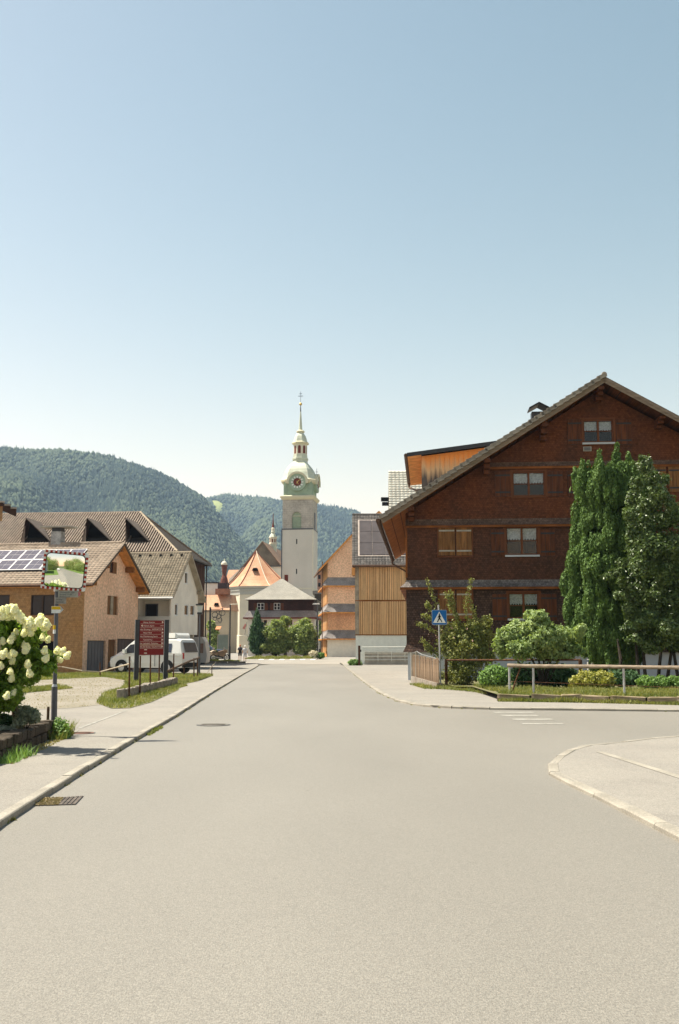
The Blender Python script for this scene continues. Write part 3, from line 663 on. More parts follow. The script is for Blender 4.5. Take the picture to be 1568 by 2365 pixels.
# ---------- big brown shingled house on the right
bf = Fr(tuple(atY(939, 1493, 45.5).xy), 5.0)
BH = fthing('shingled_house', 'large dark brown shingled gable house with shuttered windows behind the evergreen', 'house', bf)
VO = -1.3
uE, zE = bf.hv(877, 1197, VO); uR, zR = bf.hv(1395, 868, VO); uq, zq = bf.hv(1568, 960, VO)
mL = (zR-zE)/(uR-uE); mR = (zR-zq)/(uq-uR); uX = uR + (zR-zE)/mR; Lh = 18.0
roofz = lambda u: min(zE+mL*(u-uE), zR-mR*(u-uR)) - 0.34
UW = 2*uR + 1.0
z1 = bf.hv(935,1357,0)[1]; z2 = bf.hv(935,1215,0)[1]; z3 = bf.hv(1150,1079,0)[1]; z0b = bf.hv(943,1506,0)[1]
WIN = {}
WIN['attic'] = wr(bf, 1346, 970, 1417, 1021); WIN['u2'] = wr(bf, 1183, 1090, 1259, 1145); WIN['u1'] = wr(bf, 1168, 1217, 1243, 1281); WIN['g'] = wr(bf, 1174, 1369, 1245, 1428)
WIN['u2b'] = wr(bf, 1345, 1090, 1420, 1145); WIN['u1b'] = wr(bf, 1345, 1217, 1420, 1281)
def crossu(z): return uE + (z+0.34-zE)/mL
def crossr(z): return uR + (zR-0.34-z)/mR
def seg(m, zb, zt, holes, name='wall'):
    mb = MB(); lo = max(0, crossu(zb)) if zt > 8 else 0
    us = [max(0.0, crossu(zb))] + [c for c in (crossu(zt), uR, crossr(zt)) if 0.01 < c < UW] + [min(UW, crossr(zb))]
    us = sorted(set(us)); wall(mb, ff, us, lambda u: max(zb+0.001, min(zt, roofz(u))), zb, holes, 0.14); mb.build(name, m, BH)
seg(SHB, z3, 99, [WIN['attic']]); seg(SHB, z2, z3, [WIN['u2'], WIN['u2b']]); seg(SHM, z1, z2, [WIN['u1'], WIN['u1b']]); seg(SHG, z0b, z1, [WIN['g']])
mb = MB(); wall(mb, ff, [0.05, UW], lambda u: z0b, 0.0, [(8.0,8.9,0.55,1.05),(12.0,12.9,0.55,1.05)], 0.14)
mb.poly([(0.05,0.02,0),(0.05,Lh,0),(0.05,Lh,z0b),(0.05,0.02,z0b)]); mb.poly([(UW,0,0),(UW,Lh,0),(UW,Lh,z0b),(UW,0,z0b)]); mb.build('basement_wall', BLUEP, BH)
mb = MB(); mb.poly([(0,0,z0b),(0,Lh,z0b),(0,Lh,roofz(0)),(0,0,roofz(0))]); mb.poly([(UW,0,z0b),(UW,Lh,z0b),(UW,Lh,roofz(UW)),(UW,0,roofz(UW))])
mb.poly([(0,Lh,z0b),(UW,Lh,z0b),(UW,Lh,roofz(UW)),(uR,Lh,roofz(uR)),(0,Lh,roofz(0))]); mb.build('side_wall', SHM, BH)
# flared shingle skirts with their boards
def skirt(parent, u0, u1, zb, h, out, m, trim, left=True, lv=6.0, under=True, th=0.10):
    mb = MB(); n = 4; uL = u0
    prs = [(out*(1-math.sin(pi/2*k/n)), zb+h*k/n) for k in range(n+1)]
    for (o0, a), (o1, b) in zip(prs[:-1], prs[1:]):
        mb.poly([(u0-(o0 if left else 0), -o0, a), (u1, -o0, a), (u1, -o1, b), (u0-(o1 if left else 0), -o1, b)])
        if left: mb.poly([(u0-o0, lv, a), (u0-o0, -o0, a), (u0-o1, -o1, b), (u0-o1, lv, b)])
    mb.build('shingle_skirt', m, parent)
    if under:
        mb = MB(); l = out if left else 0
        mb.box(u0-l+0.02, u1, -out+0.02, 0.02, zb-th, zb-0.003)
        if left: mb.box(u0-l+0.02, u0, 0.02, lv, zb-th, zb-0.003)
        mb.build('skirt_board', trim, parent)
skirt(BH, max(0.0,crossu(z3))+.2, UW, z3, 0.22, 0.13, SKM, ORTRIM, left=False)
skirt(BH, max(0.0,crossu(z2)), UW, z2, 0.30, 0.18, SKM, ORTRIM, left=False)
skirt(BH, 0, UW, z1, 0.34, 0.28, SKG, ORTRIM, left=True, lv=Lh)
mb = MB(); k_ = 0.35
mb.poly([(-0.16,-0.16,z0b),(UW,-0.16,z0b),(UW,-0.004,z0b+k_),(-.004,-0.004,z0b+k_)]); mb.poly([(-0.16,Lh,z0b),(-0.16,-0.16,z0b),(-.004,-.004,z0b+k_),(-.004,Lh,z0b+k_)]); mb.build('shingle_skirt', SHG, BH)
# corner board
mb = MB(); mb.box(-0.012,0.07,-0.02,0.05,z1+.45,z2); mb.build('corner_board', ORTRIM, BH)
# windows and shutters
for k, s in (('attic',BLUEP),('u2',FRAMEB),('u1',BLUEP),('g',BLUEP),('u2b',FRAMEB),('u1b',BLUEP)):
    a, b, c, d = WIN[k]; window(BH, ff, a, b, c, d, 2, FRAMEB, 0.12, curtain=True, bars=1, sill=s, fw=0.055)
for x0,y0,x1,y1,m in ((1310,969,1345,1026,SHUT),(1422,969,1460,1026,SHUT),(1142.5,1089,1180,1146,SHUT),(1263,1089,1301,1146,SHUT),(1310,1089,1340,1146,SHUT),
        (1132.8,1222,1166,1284,SHUT),(1247,1222,1283,1284,SHUT),(1136,1372,1172,1433,SHUT),(1248.5,1372,1287,1433,SHUT),
        (1512,1077,1540,1136,SHUTO),(1543,1077,1572,1136,SHUTO)):
    a,b,c,d = wr(bf, x0,y0,x1,y1,-0.03); shutter(BH, ff, a,b,c,d, m)
for x0,y0,x1,y1 in ((1012,1215,1051,1283),(1053,1215,1090,1283),(1014,1362,1052,1430),(1054,1362,1091,1430)):
    a,b,c,d = wr(bf, x0,y0,x1,y1,-0.03); shutter(BH, ff, a,b,c,d, SHUTO if x0 not in (1053,) else SHUTO, PALECONC)
for x0,y0,x1,y1 in ((1009,1211,1093,1287),(1011,1358,1094,1434)):
    a,b,c,d = wr(bf, x0,y0,x1,y1,0); mb = MB()
    for q in ((a,b,c,c+.05),(a,b,d-.05,d),(a,a+.05,c,d),(b-.05,b,c,d)): fbox(mb, ff, *q, -0.062, -0.002)
    mb.build('window_casing', FRAMEB, BH)
a,b,c,d = wr(bf,1346.5,1032,1366,1042,0); mb = MB(); fbox(mb, ff, a,b,c,d,-0.03,-0.003); vg = mb.build('vent_grille', PALECONC, BH)
for k in range(4): mb = MB(); fbox(mb, ff, a+.04,b-.04,c+.03+k*(d-c-.05)/4,c+.06+k*(d-c-.05)/4,-0.04,-0.031); mb.build('louvre', GREYM, vg)
# roof
mb = MB(); ve = Lh+0.8
slab(mb, (uE,VO,zE),(uR,VO,zR),(uR,ve,zR),(uE,ve,zE), 0.10); slab(mb, (uR,VO,zR),(uX,VO,zE),(uX,ve,zE),(uR,ve,zR), 0.10); mb.build('roof', RIBD, BH)
SOFF = mat('red_brown_soffit', (0.44,0.15,0.035), 0.75, 0.25, 1.5, 20, 0.15, stretch=(0.4,4,4))
mb = MB(); nL = Vector((-mL,0,1)).normalized(); nR = Vector((mR,0,1)).normalized()
def shiftq(p, n, t): return Vector(p) - n*t
nb_ = 24
for k in range(nb_):                                    # soffit boards, visible as long boards under the eaves
    f0, f1 = k/nb_, (k+0.93)/nb_
    P = [(uE+(uR-uE)*f0,VO+.02,zE+(zR-zE)*f0),(uE+(uR-uE)*f1,VO+.02,zE+(zR-zE)*f1),(uE+(uR-uE)*f1,ve-.02,zE+(zR-zE)*f1),(uE+(uR-uE)*f0,ve-.02,zE+(zR-zE)*f0)]
    q = MB(); P = [shiftq(p, nL, 0.102) for p in P]; slab(q, *P, 0.025); q.build('soffit_board', SOFF, BH)
for k in range(nb_):
    f0, f1 = k/nb_, (k+0.93)/nb_
    P = [(uR+(uX-uR)*f0,VO+.02,zR+(zE-zR)*f0),(uR+(uX-uR)*f1,VO+.02,zR+(zE-zR)*f1),(uR+(uX-uR)*f1,ve-.02,zR+(zE-zR)*f1),(uR+(uX-uR)*f0,ve-.02,zR+(zE-zR)*f0)]
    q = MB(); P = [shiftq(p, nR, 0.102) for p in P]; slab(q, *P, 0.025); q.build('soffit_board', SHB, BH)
BARGE = mat('grey_brown_barge', (0.26,0.20,0.15), 0.8, 0.2, 2, 20, 0.2, stretch=(0.3,4,4))
for (p, q_, n) in (((uE,zE),(uR,zR),nL),((uR,zR),(uX,zE),nR)):
    for (off, hh, yy) in ((0.03,0.13,-0.05),(0.16,0.11,-0.02)):
        a = Vector((p[0],VO+yy,p[1]))-n*off; b = Vector((q_[0],VO+yy,q_[1]))-n*off
        m2 = MB(); m2.prism([a,b,b-n*hh,a-n*hh], (0,0.045,0)); m2.build('barge_board', BARGE, BH)
# verge tiles, one by one, and the roof's tile rows
vt = MB().box(0,0.42,-0.17,0.25,0,0.075); vt.box(0,0.42,-0.17,-0.12,-0.10,-0.003); vtm = vt.mesh('verge_tile', TILEG)
for (p, q_, n, sg) in (((uE,zE),(uR,zR),nL,1),((uX,zE),(uR,zR),nR,-1)):
    A = Vector((p[0],VO,p[1])); B = Vector((q_[0],VO,q_[1])); L_ = (B-A).length; e = (B-A).normalized(); nn = int(L_/0.33)
    for k in range(nn):
        o = link('verge_tile', vtm, BH); P = A + e*(k*L_/nn); tl = 0.16
        ex = (e*cos(tl) - n*sin(-tl)*-1); ex = (e*cos(tl) - n*sin(tl)); nz_ = (n*cos(tl)+e*sin(tl)); y = Vector((0,1,0)); P = P + n*0.055
        o.matrix_local = Matrix(((ex.x,y.x,nz_.x,P.x),(ex.y,y.y,nz_.y,P.y),(ex.z,y.z,nz_.z,P.z),(0,0,0,1)))
        if sg < 0: o.matrix_local = o.matrix_local @ Matrix.Diagonal((1,1,1,1))
tiled(BH, (uE,ve,zE), (uE,VO+.25,zE), (uR,ve,zR), 0.34, 0.34, TILEG); tiled(BH, (uX,VO+.25,zE), (uX,ve,zE), (uR,VO+.25,zR), 0.34, 0.34, TILEG)
MB().tube((uR,VO-.1,zR+.05),(uR,ve,zR+.05),0.12,n=8).build('ridge_cap', TILEG, BH)
# gutter along the left eave
mb = MB(); mb.tube((uE-.08,VO-.02,zE-.10),(uE-.08,ve,zE-.22),0.085,n=10)
for k in range(46): y = VO+.1+k*0.42; mb.tube((uE-.08,y,zE-.10-.006*k*.42),(uE-.08,y+.07,zE-.10-.006*k*.42),0.115,n=8)
mb.build('gutter', COPPIPE, BH)
gv, gz = Lh*0.93, zE-.25
MB().path([(uE-.08,gv,gz+.1),(uE-.08,gv,gz-.3),(uE+.7,gv+.1,gz-.75),(-.12,gv+.1,gz-.95),(-.12,gv+.1,0.2)], 0.055).build('downpipe', COPPIPE, BH)
for x, y0, y1 in ((1384,908,934),(1255,982,1018),(1525,988,1010),(1124,1070,1102),(950,1176,1206)):
    uu, za = bf.hv(x, y0, -0.6); _, zb_ = bf.hv(x, y1, -0.6); q = MB(); hh = (za-zb_)/3; top = roofz(uu)
    for k in range(3): q.box(uu-.13, uu+.13, -1.15+k*.33, 0.02, top-hh*(k+1)+.03, top-hh*k)
    q.build('purlin_bracket', SHUT, BH)
# shed dormer on the left slope
vd = 4.2
uG, zG = bf.hv(940, 1047, vd-.45); uT, zT = bf.hv(1162, 1017, vd-.45); uA = bf.hv(973.7, 1100, vd)[0]; md = (zT-zG)/(uT-uG)
dtop = lambda u: zG + md*(u-uG) - 0.16
mz = lambda u: zE + mL*(u-uE) + 0.04
uB = (zG-0.16-md*uG - (zE+0.04-mL*uE))/(mL-md); dl = 8.5
dm = MB(); dm.poly([(uA,vd,mz(uA)),(uB,vd,dtop(uB)),(uA,vd,dtop(uA))]); dm.poly([(uA,vd+dl,mz(uA)),(uB,vd+dl,dtop(uB)),(uA,vd+dl,dtop(uA))]); dm.poly([(uA,vd,mz(uA)),(uA,vd+dl,mz(uA)),(uA,vd+dl,dtop(uA)),(uA,vd,dtop(uA))])
DO = dm.build('dormer', DORMB, BH)
nbd = 22
for k in range(nbd):
    a = uA+(uB-uA)*k/nbd; b = uA+(uB-uA)*(k+.9)/nbd; q = MB(); q.prism([(a,vd,mz(a)),(b,vd,mz(b)),(b,vd,max(mz(b)+.001,dtop(b)-.01)),(a,vd,dtop(a)-.01)], (0,-0.022,0)); q.build('dormer_board', DORMB, DO)
q = MB(); q.prism([(uG,vd-.45,zG),(uB+.6,vd-.45,zG+md*(uB+.6-uG)),(uB+.6,vd-.45,zG+md*(uB+.6-uG)-.10),(uG,vd-.45,zG-.10)], (0,dl+.9,0)); q.build('dormer_roof', DKM, DO)
q = MB(); q.prism([(uG-.01,vd-.49,zG+.02),(uB+.4,vd-.49,zG+md*(uB+.4-uG)+.02),(uB+.4,vd-.49,zG+md*(uB+.4-uG)-.18),(uG-.01,vd-.49,zG-.18)], (0,0.035,0)); q.build('dormer_fascia', DKM, DO)
q = MB(); q.prism([(uG+.02,vd-.40,zG-.105),(uA-.01,vd-.40,dtop(uA)+.05),(uA-.01,vd-.40,dtop(uA)+.02),(uG+.02,vd-.40,zG-.135)], (0,dl+.8,0)); q.build('dormer_soffit', WOODOR, DO)
q = MB(); q.tube((uG-.06,vd-.45,zG-.08),(uG-.06,vd+dl+.4,zG-.10),0.08,n=8)
for k in range(24): q.tube((uG-.06,vd-.35+k*.38,zG-.08),(uG-.06,vd-.29+k*.38,zG-.08),0.105,n=8)
q.build('dormer_gutter', COPPIPE, DO)
MB().path([(uG-.06,vd+dl*.9,zG-.1),(uG-.04,vd+dl*.9,zG-.45),(uG+.35,vd+dl*.8,zG-.75),(uA+.1,vd+dl*.6,zG-.95),(uA+.1,vd+.2,mz(uA+.1)+.15)], 0.05).build('dormer_downpipe', COPPIPE, DO)
# small hooded chimney behind the verge
uC, zC = bf.hv(1243, 948, 3.0); ch = MB(); ch.box(uC-.35,uC+.35,2.7,3.3,mz(uC)-.3,zC-.12); CHN = ch.build('chimney', DKM, BH)
q = MB(); q.prism([(uC-.48,2.5,zC-.02),(uC,2.5,zC+.24),(uC+.48,2.5,zC-.02),(uC+.48,2.5,zC+.06),(uC,2.5,zC+.32),(uC-.48,2.5,zC+.06)], (0,1.0,0)); q.build('chimney_hood', BLACK, CHN)

# ---------- left shingled house with solar panels
lf = Fr(tuple(atY(191, 1493, 58).xy), 11.0)
L1 = fthing('shingled_house', 'orange-brown shingled house with solar panels on its tiled roof, behind the mirror', 'house', lf)
wv = lf.hu(316, 1493, 0)[0]; ur, zr = lf.hv(289, 1254, wv/2); vq, zq1 = lf.hu(215, 1348, ur); sl1 = (zr-zq1)/(wv/2-vq); vf = wv - vq; uL = -24.0
rz = lambda v: zr - 0.20 - sl1*abs(v-wv/2)
holes = [wr(lf,72,1374,124,1421), wr(lf,-40,1374,21,1412), wr(lf,73,1481,121,1556)]
mb = MB(); wall(mb, ff, [uL, 0], lambda u: rz(0), 0, holes, 0.15); mb.poly([(uL,0,0),(uL,wv,0),(uL,wv,rz(wv)),(uL,wv/2,rz(wv/2)),(uL,0,rz(0))]); mb.poly([(uL,wv,0),(0,wv,0),(0,wv,rz(wv)),(uL,wv,rz(wv))])
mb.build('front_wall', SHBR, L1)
fg = fside(0.0); gw = [wg(lf,248.5,1375,272,1421), wg(lf,254,1296,269.5,1326), wg(lf,202,1479,242,1556), wg(lf,250,1477,267,1556), wg(lf,271,1475,309,1556)]
for i in (2,3,4): g = gw[i]; gw[i] = (g[0], g[1], 0.1, g[3])
mb = MB(); wall(mb, fg, [0, wv/2, wv], rz, 0, gw, 0.18); mb.build('gable_wall', SHPINK, L1)
for h_ in holes[:2]: window(L1, ff, *h_, leaves=2, fm=mat('dark_frame',(0.05,0.03,0.02),0.6), depth=0.13)
q = MB(); fbox(q, ff, *holes[2], 0.12, 0.15); q.build('door', DARK, L1)
a,b,c,d = gw[0]; q = MB(); fbox(q, fg, a,a+(b-a)*.38,c,d,0.10,0.13); q.build('shutter', SHUTO, L1); q = MB(); fbox(q, fg, b-(b-a)*.4,b,c,d,0.10,0.13); q.build('shutter', SHUTO, L1)
q = MB(); fbox(q, fg, a+(b-a)*.38,b-(b-a)*.4,c,d,0.04,0.10); q.build('window', WOODP, L1)
a,b,c,d = gw[1]; window(L1, fg, a, a+(b-a)*.55, c, d, 1, FRAMEB, 0.12); q = MB(); fbox(q, fg, a+(b-a)*.56, b, c, d, 0.03, 0.06); q.build('shutter', SHUTO, L1)
for i, m in ((2, GREYM), (3, SHUTO), (4, mat('garage_grey',(0.13,0.10,0.09),0.8,0.1))):
    a,b,c,d = gw[i]; q = MB(); fbox(q, fg, a+.02,b-.02,c,d-.02,0.12,0.16); dr = q.build('garage_door', m, L1)
    for k in range(1,6): q = MB(); fbox(q, fg, a+(b-a)*k/6-.012, a+(b-a)*k/6+.012, c+.02, d-.04, 0.105, 0.119); q.build('door_batten', m, dr)
mb = MB(); slab(mb, (uL-.6,vq,zq1),(ur,vq,zq1),(ur,wv/2,zr),(uL-.6,wv/2,zr),0.12); slab(mb, (uL-.6,wv/2,zr),(ur,wv/2,zr),(ur,vf,zq1),(uL-.6,vf,zq1),0.12); mb.build('roof', mat('dark_roof_edge',(0.12,0.085,0.06),0.8), L1)
mb = MB(); dz = Vector((0,0,-.155))
slab(mb, Vector((uL-.55,vq+.05,zq1))+dz,Vector((ur-.05,vq+.05,zq1))+dz,Vector((ur-.05,wv/2,zr-.02))+dz,Vector((uL-.55,wv/2,zr-.02))+dz,0.03); slab(mb, Vector((uL-.55,wv/2,zr-.02))+dz,Vector((ur-.05,wv/2,zr-.02))+dz,Vector((ur-.05,vf-.05,zq1))+dz,Vector((uL-.55,vf-.05,zq1))+dz,0.03)
mb.build('soffit', WOODOR, L1)
for vv in (0.35, wv*.27, wv/2, wv*.73, wv-.35):
    q = MB(); zt = rz(vv)-.03; q.box(-0.02,ur-.15,vv-.10,vv+.10,zt-.30,zt); q.build('purlin', mat('purlin_wood',(0.24,0.10,0.03),0.8,0.2), L1)
RT = tiled(L1, (ur-12.5,vq,zq1+.01), (ur,vq,zq1+.01), (ur-12.5,wv/2,zr+.01), 0.26, 0.245, TILE, single=300, amp=0.035)
tiled(L1, (uL-.6,vq,zq1+.01), (ur-12.5,vq,zq1+.01), (uL-.6,wv/2,zr+.01), 0.26, 0.245, TILE, amp=0.035)
tiled(L1, (ur,vf,zq1+.01), (uL-.6,vf,zq1+.01), (ur,wv/2,zr+.01), 0.26, 0.245, TILE, amp=0.035)
q = MB()
for k in range(int((ur-uL+.6)/.44)): q.tube((uL-.6+k*.44,wv/2,zr+.03),(uL-.6+k*.44+.46,wv/2,zr+.045),0.09,0.10,n=8)
q.v = [p for p in q.v]; 
rc = q.build('ridge_tiles', TILE, L1, kind='stuff')
q = MB(); q.tube((uL-.6,vq-.06,zq1-.06),(ur,vq-.06,zq1-.06),0.07); q.build('gutter', COPPIPE, L1)
# solar panels, two rows
pn = (Vector((0,-sl1,0))+Vector((0,0,1))); pn = Vector((0,-sl1,1)).normalized(); pe = Vector((0,1,sl1)).normalized()
u_r, _ = lf.hv(200, 1300, wv/2*0.6)
def onroof(x, y):                                # pixel to roof plane: returns u, distance up the slope
    r_ = ray(x, y); n = lf.v*(-sl1)+Vector((0,0,1)); p0 = lf.W(0, vq, zq1); t = (p0-Vector((0,0,CAMZ))).dot(n)/r_.dot(n); p = Vector((0,0,CAMZ))+r_*t-lf.o
    return p.dot(lf.u), (p.dot(lf.v)-vq)*math.sqrt(1+sl1*sl1)
ua, s1_ = onroof(180, 1272); ub, s0_ = onroof(140, 1319); pw = 1.02; rowh = (s1_-s0_)/2; uend = onroof(203, 1272)[0]
for r_ in range(2):
    for k in range(16):
        u1_ = uend - k*pw; u0_ = u1_ - pw + .03; a = s0_+r_*rowh+.02; b = s0_+(r_+1)*rowh-.02
        if u0_ < uL: continue
        P = [Vector((u0_,vq,zq1))+pe*a+pn*.10, Vector((u1_,vq,zq1))+pe*a+pn*.10, Vector((u1_,vq,zq1))+pe*b+pn*.10, Vector((u0_,vq,zq1))+pe*b+pn*.10]
        q = MB(); q.prism(P, pn*0.035); pl = q.build('solar_panel', mat('aluminium_frame',(0.62,0.62,0.62),0.4,0.05,metal=0.3), L1)
        cu = MB()
        for ci in range(2):
            for cj in range(2):
                fx0, fx1 = .03+ci*.475, .03+ci*.475+.465; fy0, fy1 = .03+cj*.475, .03+cj*.475+.462
                L0 = lambda fx, fy: P[0].lerp(P[1],fx).lerp(P[3].lerp(P[2],fx),fy)+pn*.038
                cu.poly([L0(fx0,fy0),L0(fx1,fy0),L0(fx1,fy1),L0(fx0,fy1)])
        cu.build('cells', PANEL, pl)
q = MB(); a = s0_-.06; q.prism([Vector((uend-16*pw,vq,zq1))+pe*a+pn*.05,Vector((uend,vq,zq1))+pe*a+pn*.05,Vector((uend,vq,zq1))+pe*(a+.05)+pn*.05,Vector((uend-16*pw,vq,zq1))+pe*(a+.05)+pn*.05], pn*.10); q.build('panel_rail', DKM, L1)
# chimney with flat cap
uc, zc0 = lf.hv(133, 1268, wv/2+.2); _, zc1 = lf.hv(133, 1224, wv/2+.2); v_ = wv/2+.2
q = MB(); q.box(uc-.33,uc+.33,v_-.3,v_+.3,zc0-.9,zc1-.12); CH = q.build('chimney', CHIM, L1)
q = MB(); q.box(uc-.36,uc+.36,v_-.33,v_+.33,zc0-.12,zc0+.10); q.build('flashing', DKM, CH)
q = MB(); q.box(uc-.30,uc+.30,v_-.28,v_+.28,zc1-.12,zc1+.12); q.build('chimney_pot', DKM, CH)
q = MB(); q.box(uc-1.05,uc+1.05,v_-.55,v_+.55,zc1+.12,zc1+.20); q.build('cap_plate', PALECONC, CH)

# ---------- pale steep-roofed house
l2 = Fr(tuple(atY(393, 1493, 67).xy), 11.0)
L2 = fthing('pale_house', 'pale rendered house with steep ochre tiled roof and open ground floor', 'house', l2)
w2 = l2.hu(455, 1493, 0)[0]; ur2, zr2 = l2.hv(442.6, 1276, w2/2); vq2, zq2 = l2.hu(400, 1379, ur2); s2 = (zr2-zq2)/(w2/2-vq2); vf2 = w2-vq2; u0 = -9.0
r2 = lambda v: zr2-.18-s2*abs(v-w2/2); zb2 = 2.42
PW = mat('pale_house_render', (0.84,0.78,0.68), 0.9, 0.08, 1.0, 20, 0.06)
ub0 = l2.hv(318,1400,0)[0]
lg = [wr(l2,321,1385,391,1424)]
mb = MB(); wall(mb, ff, [u0, 0], lambda u: r2(0), zb2, lg, 1.0); mb.poly([(u0,0,zb2),(u0,w2,zb2),(u0,w2,r2(w2)),(u0,w2/2,r2(w2/2)),(u0,0,r2(0))]); mb.poly([(u0,0,zb2),(0,0,zb2),(0,w2,zb2),(u0,w2,zb2)]); mb.poly([(u0,w2,zb2),(0,w2,zb2),(0,w2,r2(0)),(u0,w2,r2(0))]); mb.build('front_wall', PW, L2)
a,b,c,d = lg[0]; q = MB(); q.poly([(a,1,c),(b,1,c),(b,1,d),(a,1,d)]); q.build('loggia_wall', PW, L2); window(L2, lambda u,z,dd:(u,0.85+dd,z), a+.12, a+(b-a)*.46, c+.02, d-.25, 1, GREYM, 0.1)
q = MB(); fbox(q, ff, a-.05,b+.05,c-.28,c+.02,-0.06,-0.002); q.build('parapet', WHITEP, L2)
gh = [wg(l2,404,1393,410.5,1423), wg(l2,426,1395,435,1423), wg(l2,439.5,1396,449,1423), wg(l2,427,1320,433.5,1350)]
mb = MB(); wall(mb, fg, [0, w2/2, w2], r2, zb2, gh, 0.15); mb.build('gable_wall', PW, L2)
for g in gh: window(L2, fg, *g, leaves=1, fm=FRAMEW, depth=0.12, fw=0.09)
q = MB(); q.box(u0+.3,-1.0,1.2,w2-.4,0,zb2-.01); q.build('ground_floor', BARNW, L2)
for (x,y) in ((-.3,.3),(-.3,w2-.3),(-4,.3)): q = MB(); q.box(x-.12,x+.12,y-.12,y+.12,0,zb2-.01); q.build('post', PW, L2)
mb = MB(); slab(mb, (u0-.5,vq2,zq2),(ur2,vq2,zq2),(ur2,w2/2,zr2),(u0-.5,w2/2,zr2),0.12); slab(mb, (u0-.5,w2/2,zr2),(ur2,w2/2,zr2),(ur2,vf2,zq2),(u0-.5,vf2,zq2),0.12); mb.build('roof', mat('pale_verge',(0.42,0.36,0.27),0.8), L2)
for vv in (0.2, w2/2, w2-.2): q = MB(); zt = r2(vv)-.02; q.box(-0.02,ur2-.1,vv-.09,vv+.09,zt-.22,zt); q.build('purlin', WOODP, L2)
tiled(L2, (u0-.5,vq2,zq2+.01), (ur2,vq2,zq2+.01), (u0-.5,w2/2,zr2+.01), 0.20, 0.19, TILE2, single=300, amp=0.045); tiled(L2, (ur2,vf2,zq2+.01), (u0-.5,vf2,zq2+.01), (ur2,w2/2,zr2+.01), 0.20, 0.22, TILE2, amp=0.045)
q = MB(); q.tube((u0-.5,w2/2,zr2+.02),(ur2,w2/2,zr2+.02),0.08); q.build('ridge_cap', TILE2, L2)
q = MB(); q.tube((u0-.5,vq2-.05,zq2-.05),(ur2,vq2-.05,zq2-.05),0.07); q.build('gutter', FRAMEW, L2)
for x in (324,348,372,396,420):
    uu, zz = l2.hv(x,1281,w2/2-.25); q = MB(); q.box(uu-.08,uu+.08,w2/2-.36,w2/2-.2,zr2-s2*.3-.02,zr2-s2*.3+.16); q.build('roof_vent', BLACK, L2)

# ---------- barn with the ribbed hip roof
b3 = Fr(tuple(atY(404, 1493, 80).xy), 5.0)
B3 = fthing('barn', 'big barn with ribbed hip roof and three triangular dormers, left', 'barn', b3)
zeb = b3.hv(404,1276,0)[1]; vb = b3.hu(487,1309,0)[0]; urb, zrb = b3.hv(324,1185,vb/2); U0 = -46.0
mb = MB(); mb.poly([(U0,.6,0),(-.5,.6,0),(-.5,.6,zeb),(U0,.6,zeb)]); mb.poly([(-.5,.6,0),(-.5,vb-.3,0),(-.5,vb-.3,zeb),(-.5,.6,zeb)]); mb.poly([(U0,vb-.3,0),(-.5,vb-.3,0),(-.5,vb-.3,zeb),(U0,vb-.3,zeb)]); mb.poly([(U0,.6,0),(U0,vb-.3,0),(U0,vb-.3,zeb),(U0,.6,zeb)]); mb.build('wall', BARNW, B3)
for k in range(30):
    y = .6+(vb-.9)*k/30; q = MB(); q.box(-.5,-.46,y,y+(vb-.9)/30*.7,0.1,zeb-.02); q.build('wall_board', BARNW, B3)
A_,B_,C_,D_ = (U0,0,zeb),(0,0,zeb),(urb,vb/2,zrb),(U0,vb/2,zrb)
mb = MB(); slab(mb, A_,B_,C_,D_,0.15); slab(mb, (0,0,zeb),(0,vb,zeb),(urb,vb/2,zrb),(urb,vb/2,zrb-.001) ,0.15) if False else None
mb.prism([(0,0,zeb),(0,vb,zeb),(urb,vb/2,zrb)], (0,0,-.12)); slab(mb, (U0,vb/2,zrb),(urb,vb/2,zrb),(0,vb,zeb),(U0,vb,zeb),0.12); mb.build('roof', RIBD, B3)
pe3 = Vector((0,vb/2,zrb-zeb)).normalized(); pn3 = Vector((0,-(zrb-zeb),vb/2)).normalized(); sl_ = Vector((0,vb/2,zrb-zeb)).length
DX = [(49,95,119),(189,231,260),(294,316,347)]; DD = []
def onb(x, y):
    r_ = ray(x,y); n = (b3.v*(-(zrb-zeb))+Vector((0,0,vb/2))); p0 = b3.W(0,0,zeb); t = (p0-Vector((0,0,CAMZ))).dot(n)/r_.dot(n); p = Vector((0,0,CAMZ))+r_*t-b3.o
    return p.dot(b3.u), p.dot(b3.v), p.z
cutb = []
for (xa, xm, xb) in DX:
    ua_, va_, za_ = onb(xa,1255); ub_, _, _ = onb(xb,1255); um_, vm_, zm_ = onb(xm,1209); DD.append((ua_,ub_,va_,za_,um_,vm_,zm_))
q = MB(); nrib = int(-U0/0.225); RIBS = []
for k in range(nrib):
    u_ = -0.1-k*0.225; t1 = 1.0 if u_ < urb else u_/urb
    segs = [(0.0, t1)]
    for (ua_,ub_,va_,za_,um_,vm_,zm_) in DD:
        if ua_ < u_ < ub_:
            fx = (u_-ua_)/(um_-ua_) if u_ < um_ else (ub_-u_)/(ub_-um_); t0_ = va_/(vb/2); tt_ = t0_+(vm_/(vb/2)-t0_)*fx; segs = [(0.0, t0_),(tt_, t1)]
    for a, b in segs:
        if b-a < 0.01: continue
        P0 = Vector((u_,0,zeb))+pe3*sl_*a+pn3*.01; P1 = Vector((u_,0,zeb))+pe3*sl_*b+pn3*.01; ex = Vector((0.092,0,0))
        q.prism([P0,P0+ex,P1+ex,P1], pn3*.13)
q.build('roof_ribs', RIB, B3, kind='stuff')
hy = Vector((0,0,zeb)); q = MB(); q.tube((0.02,0,zeb+.1),(urb,vb/2,zrb+.1),0.09,n=6); q.build('hip_cap', WOODP, B3)
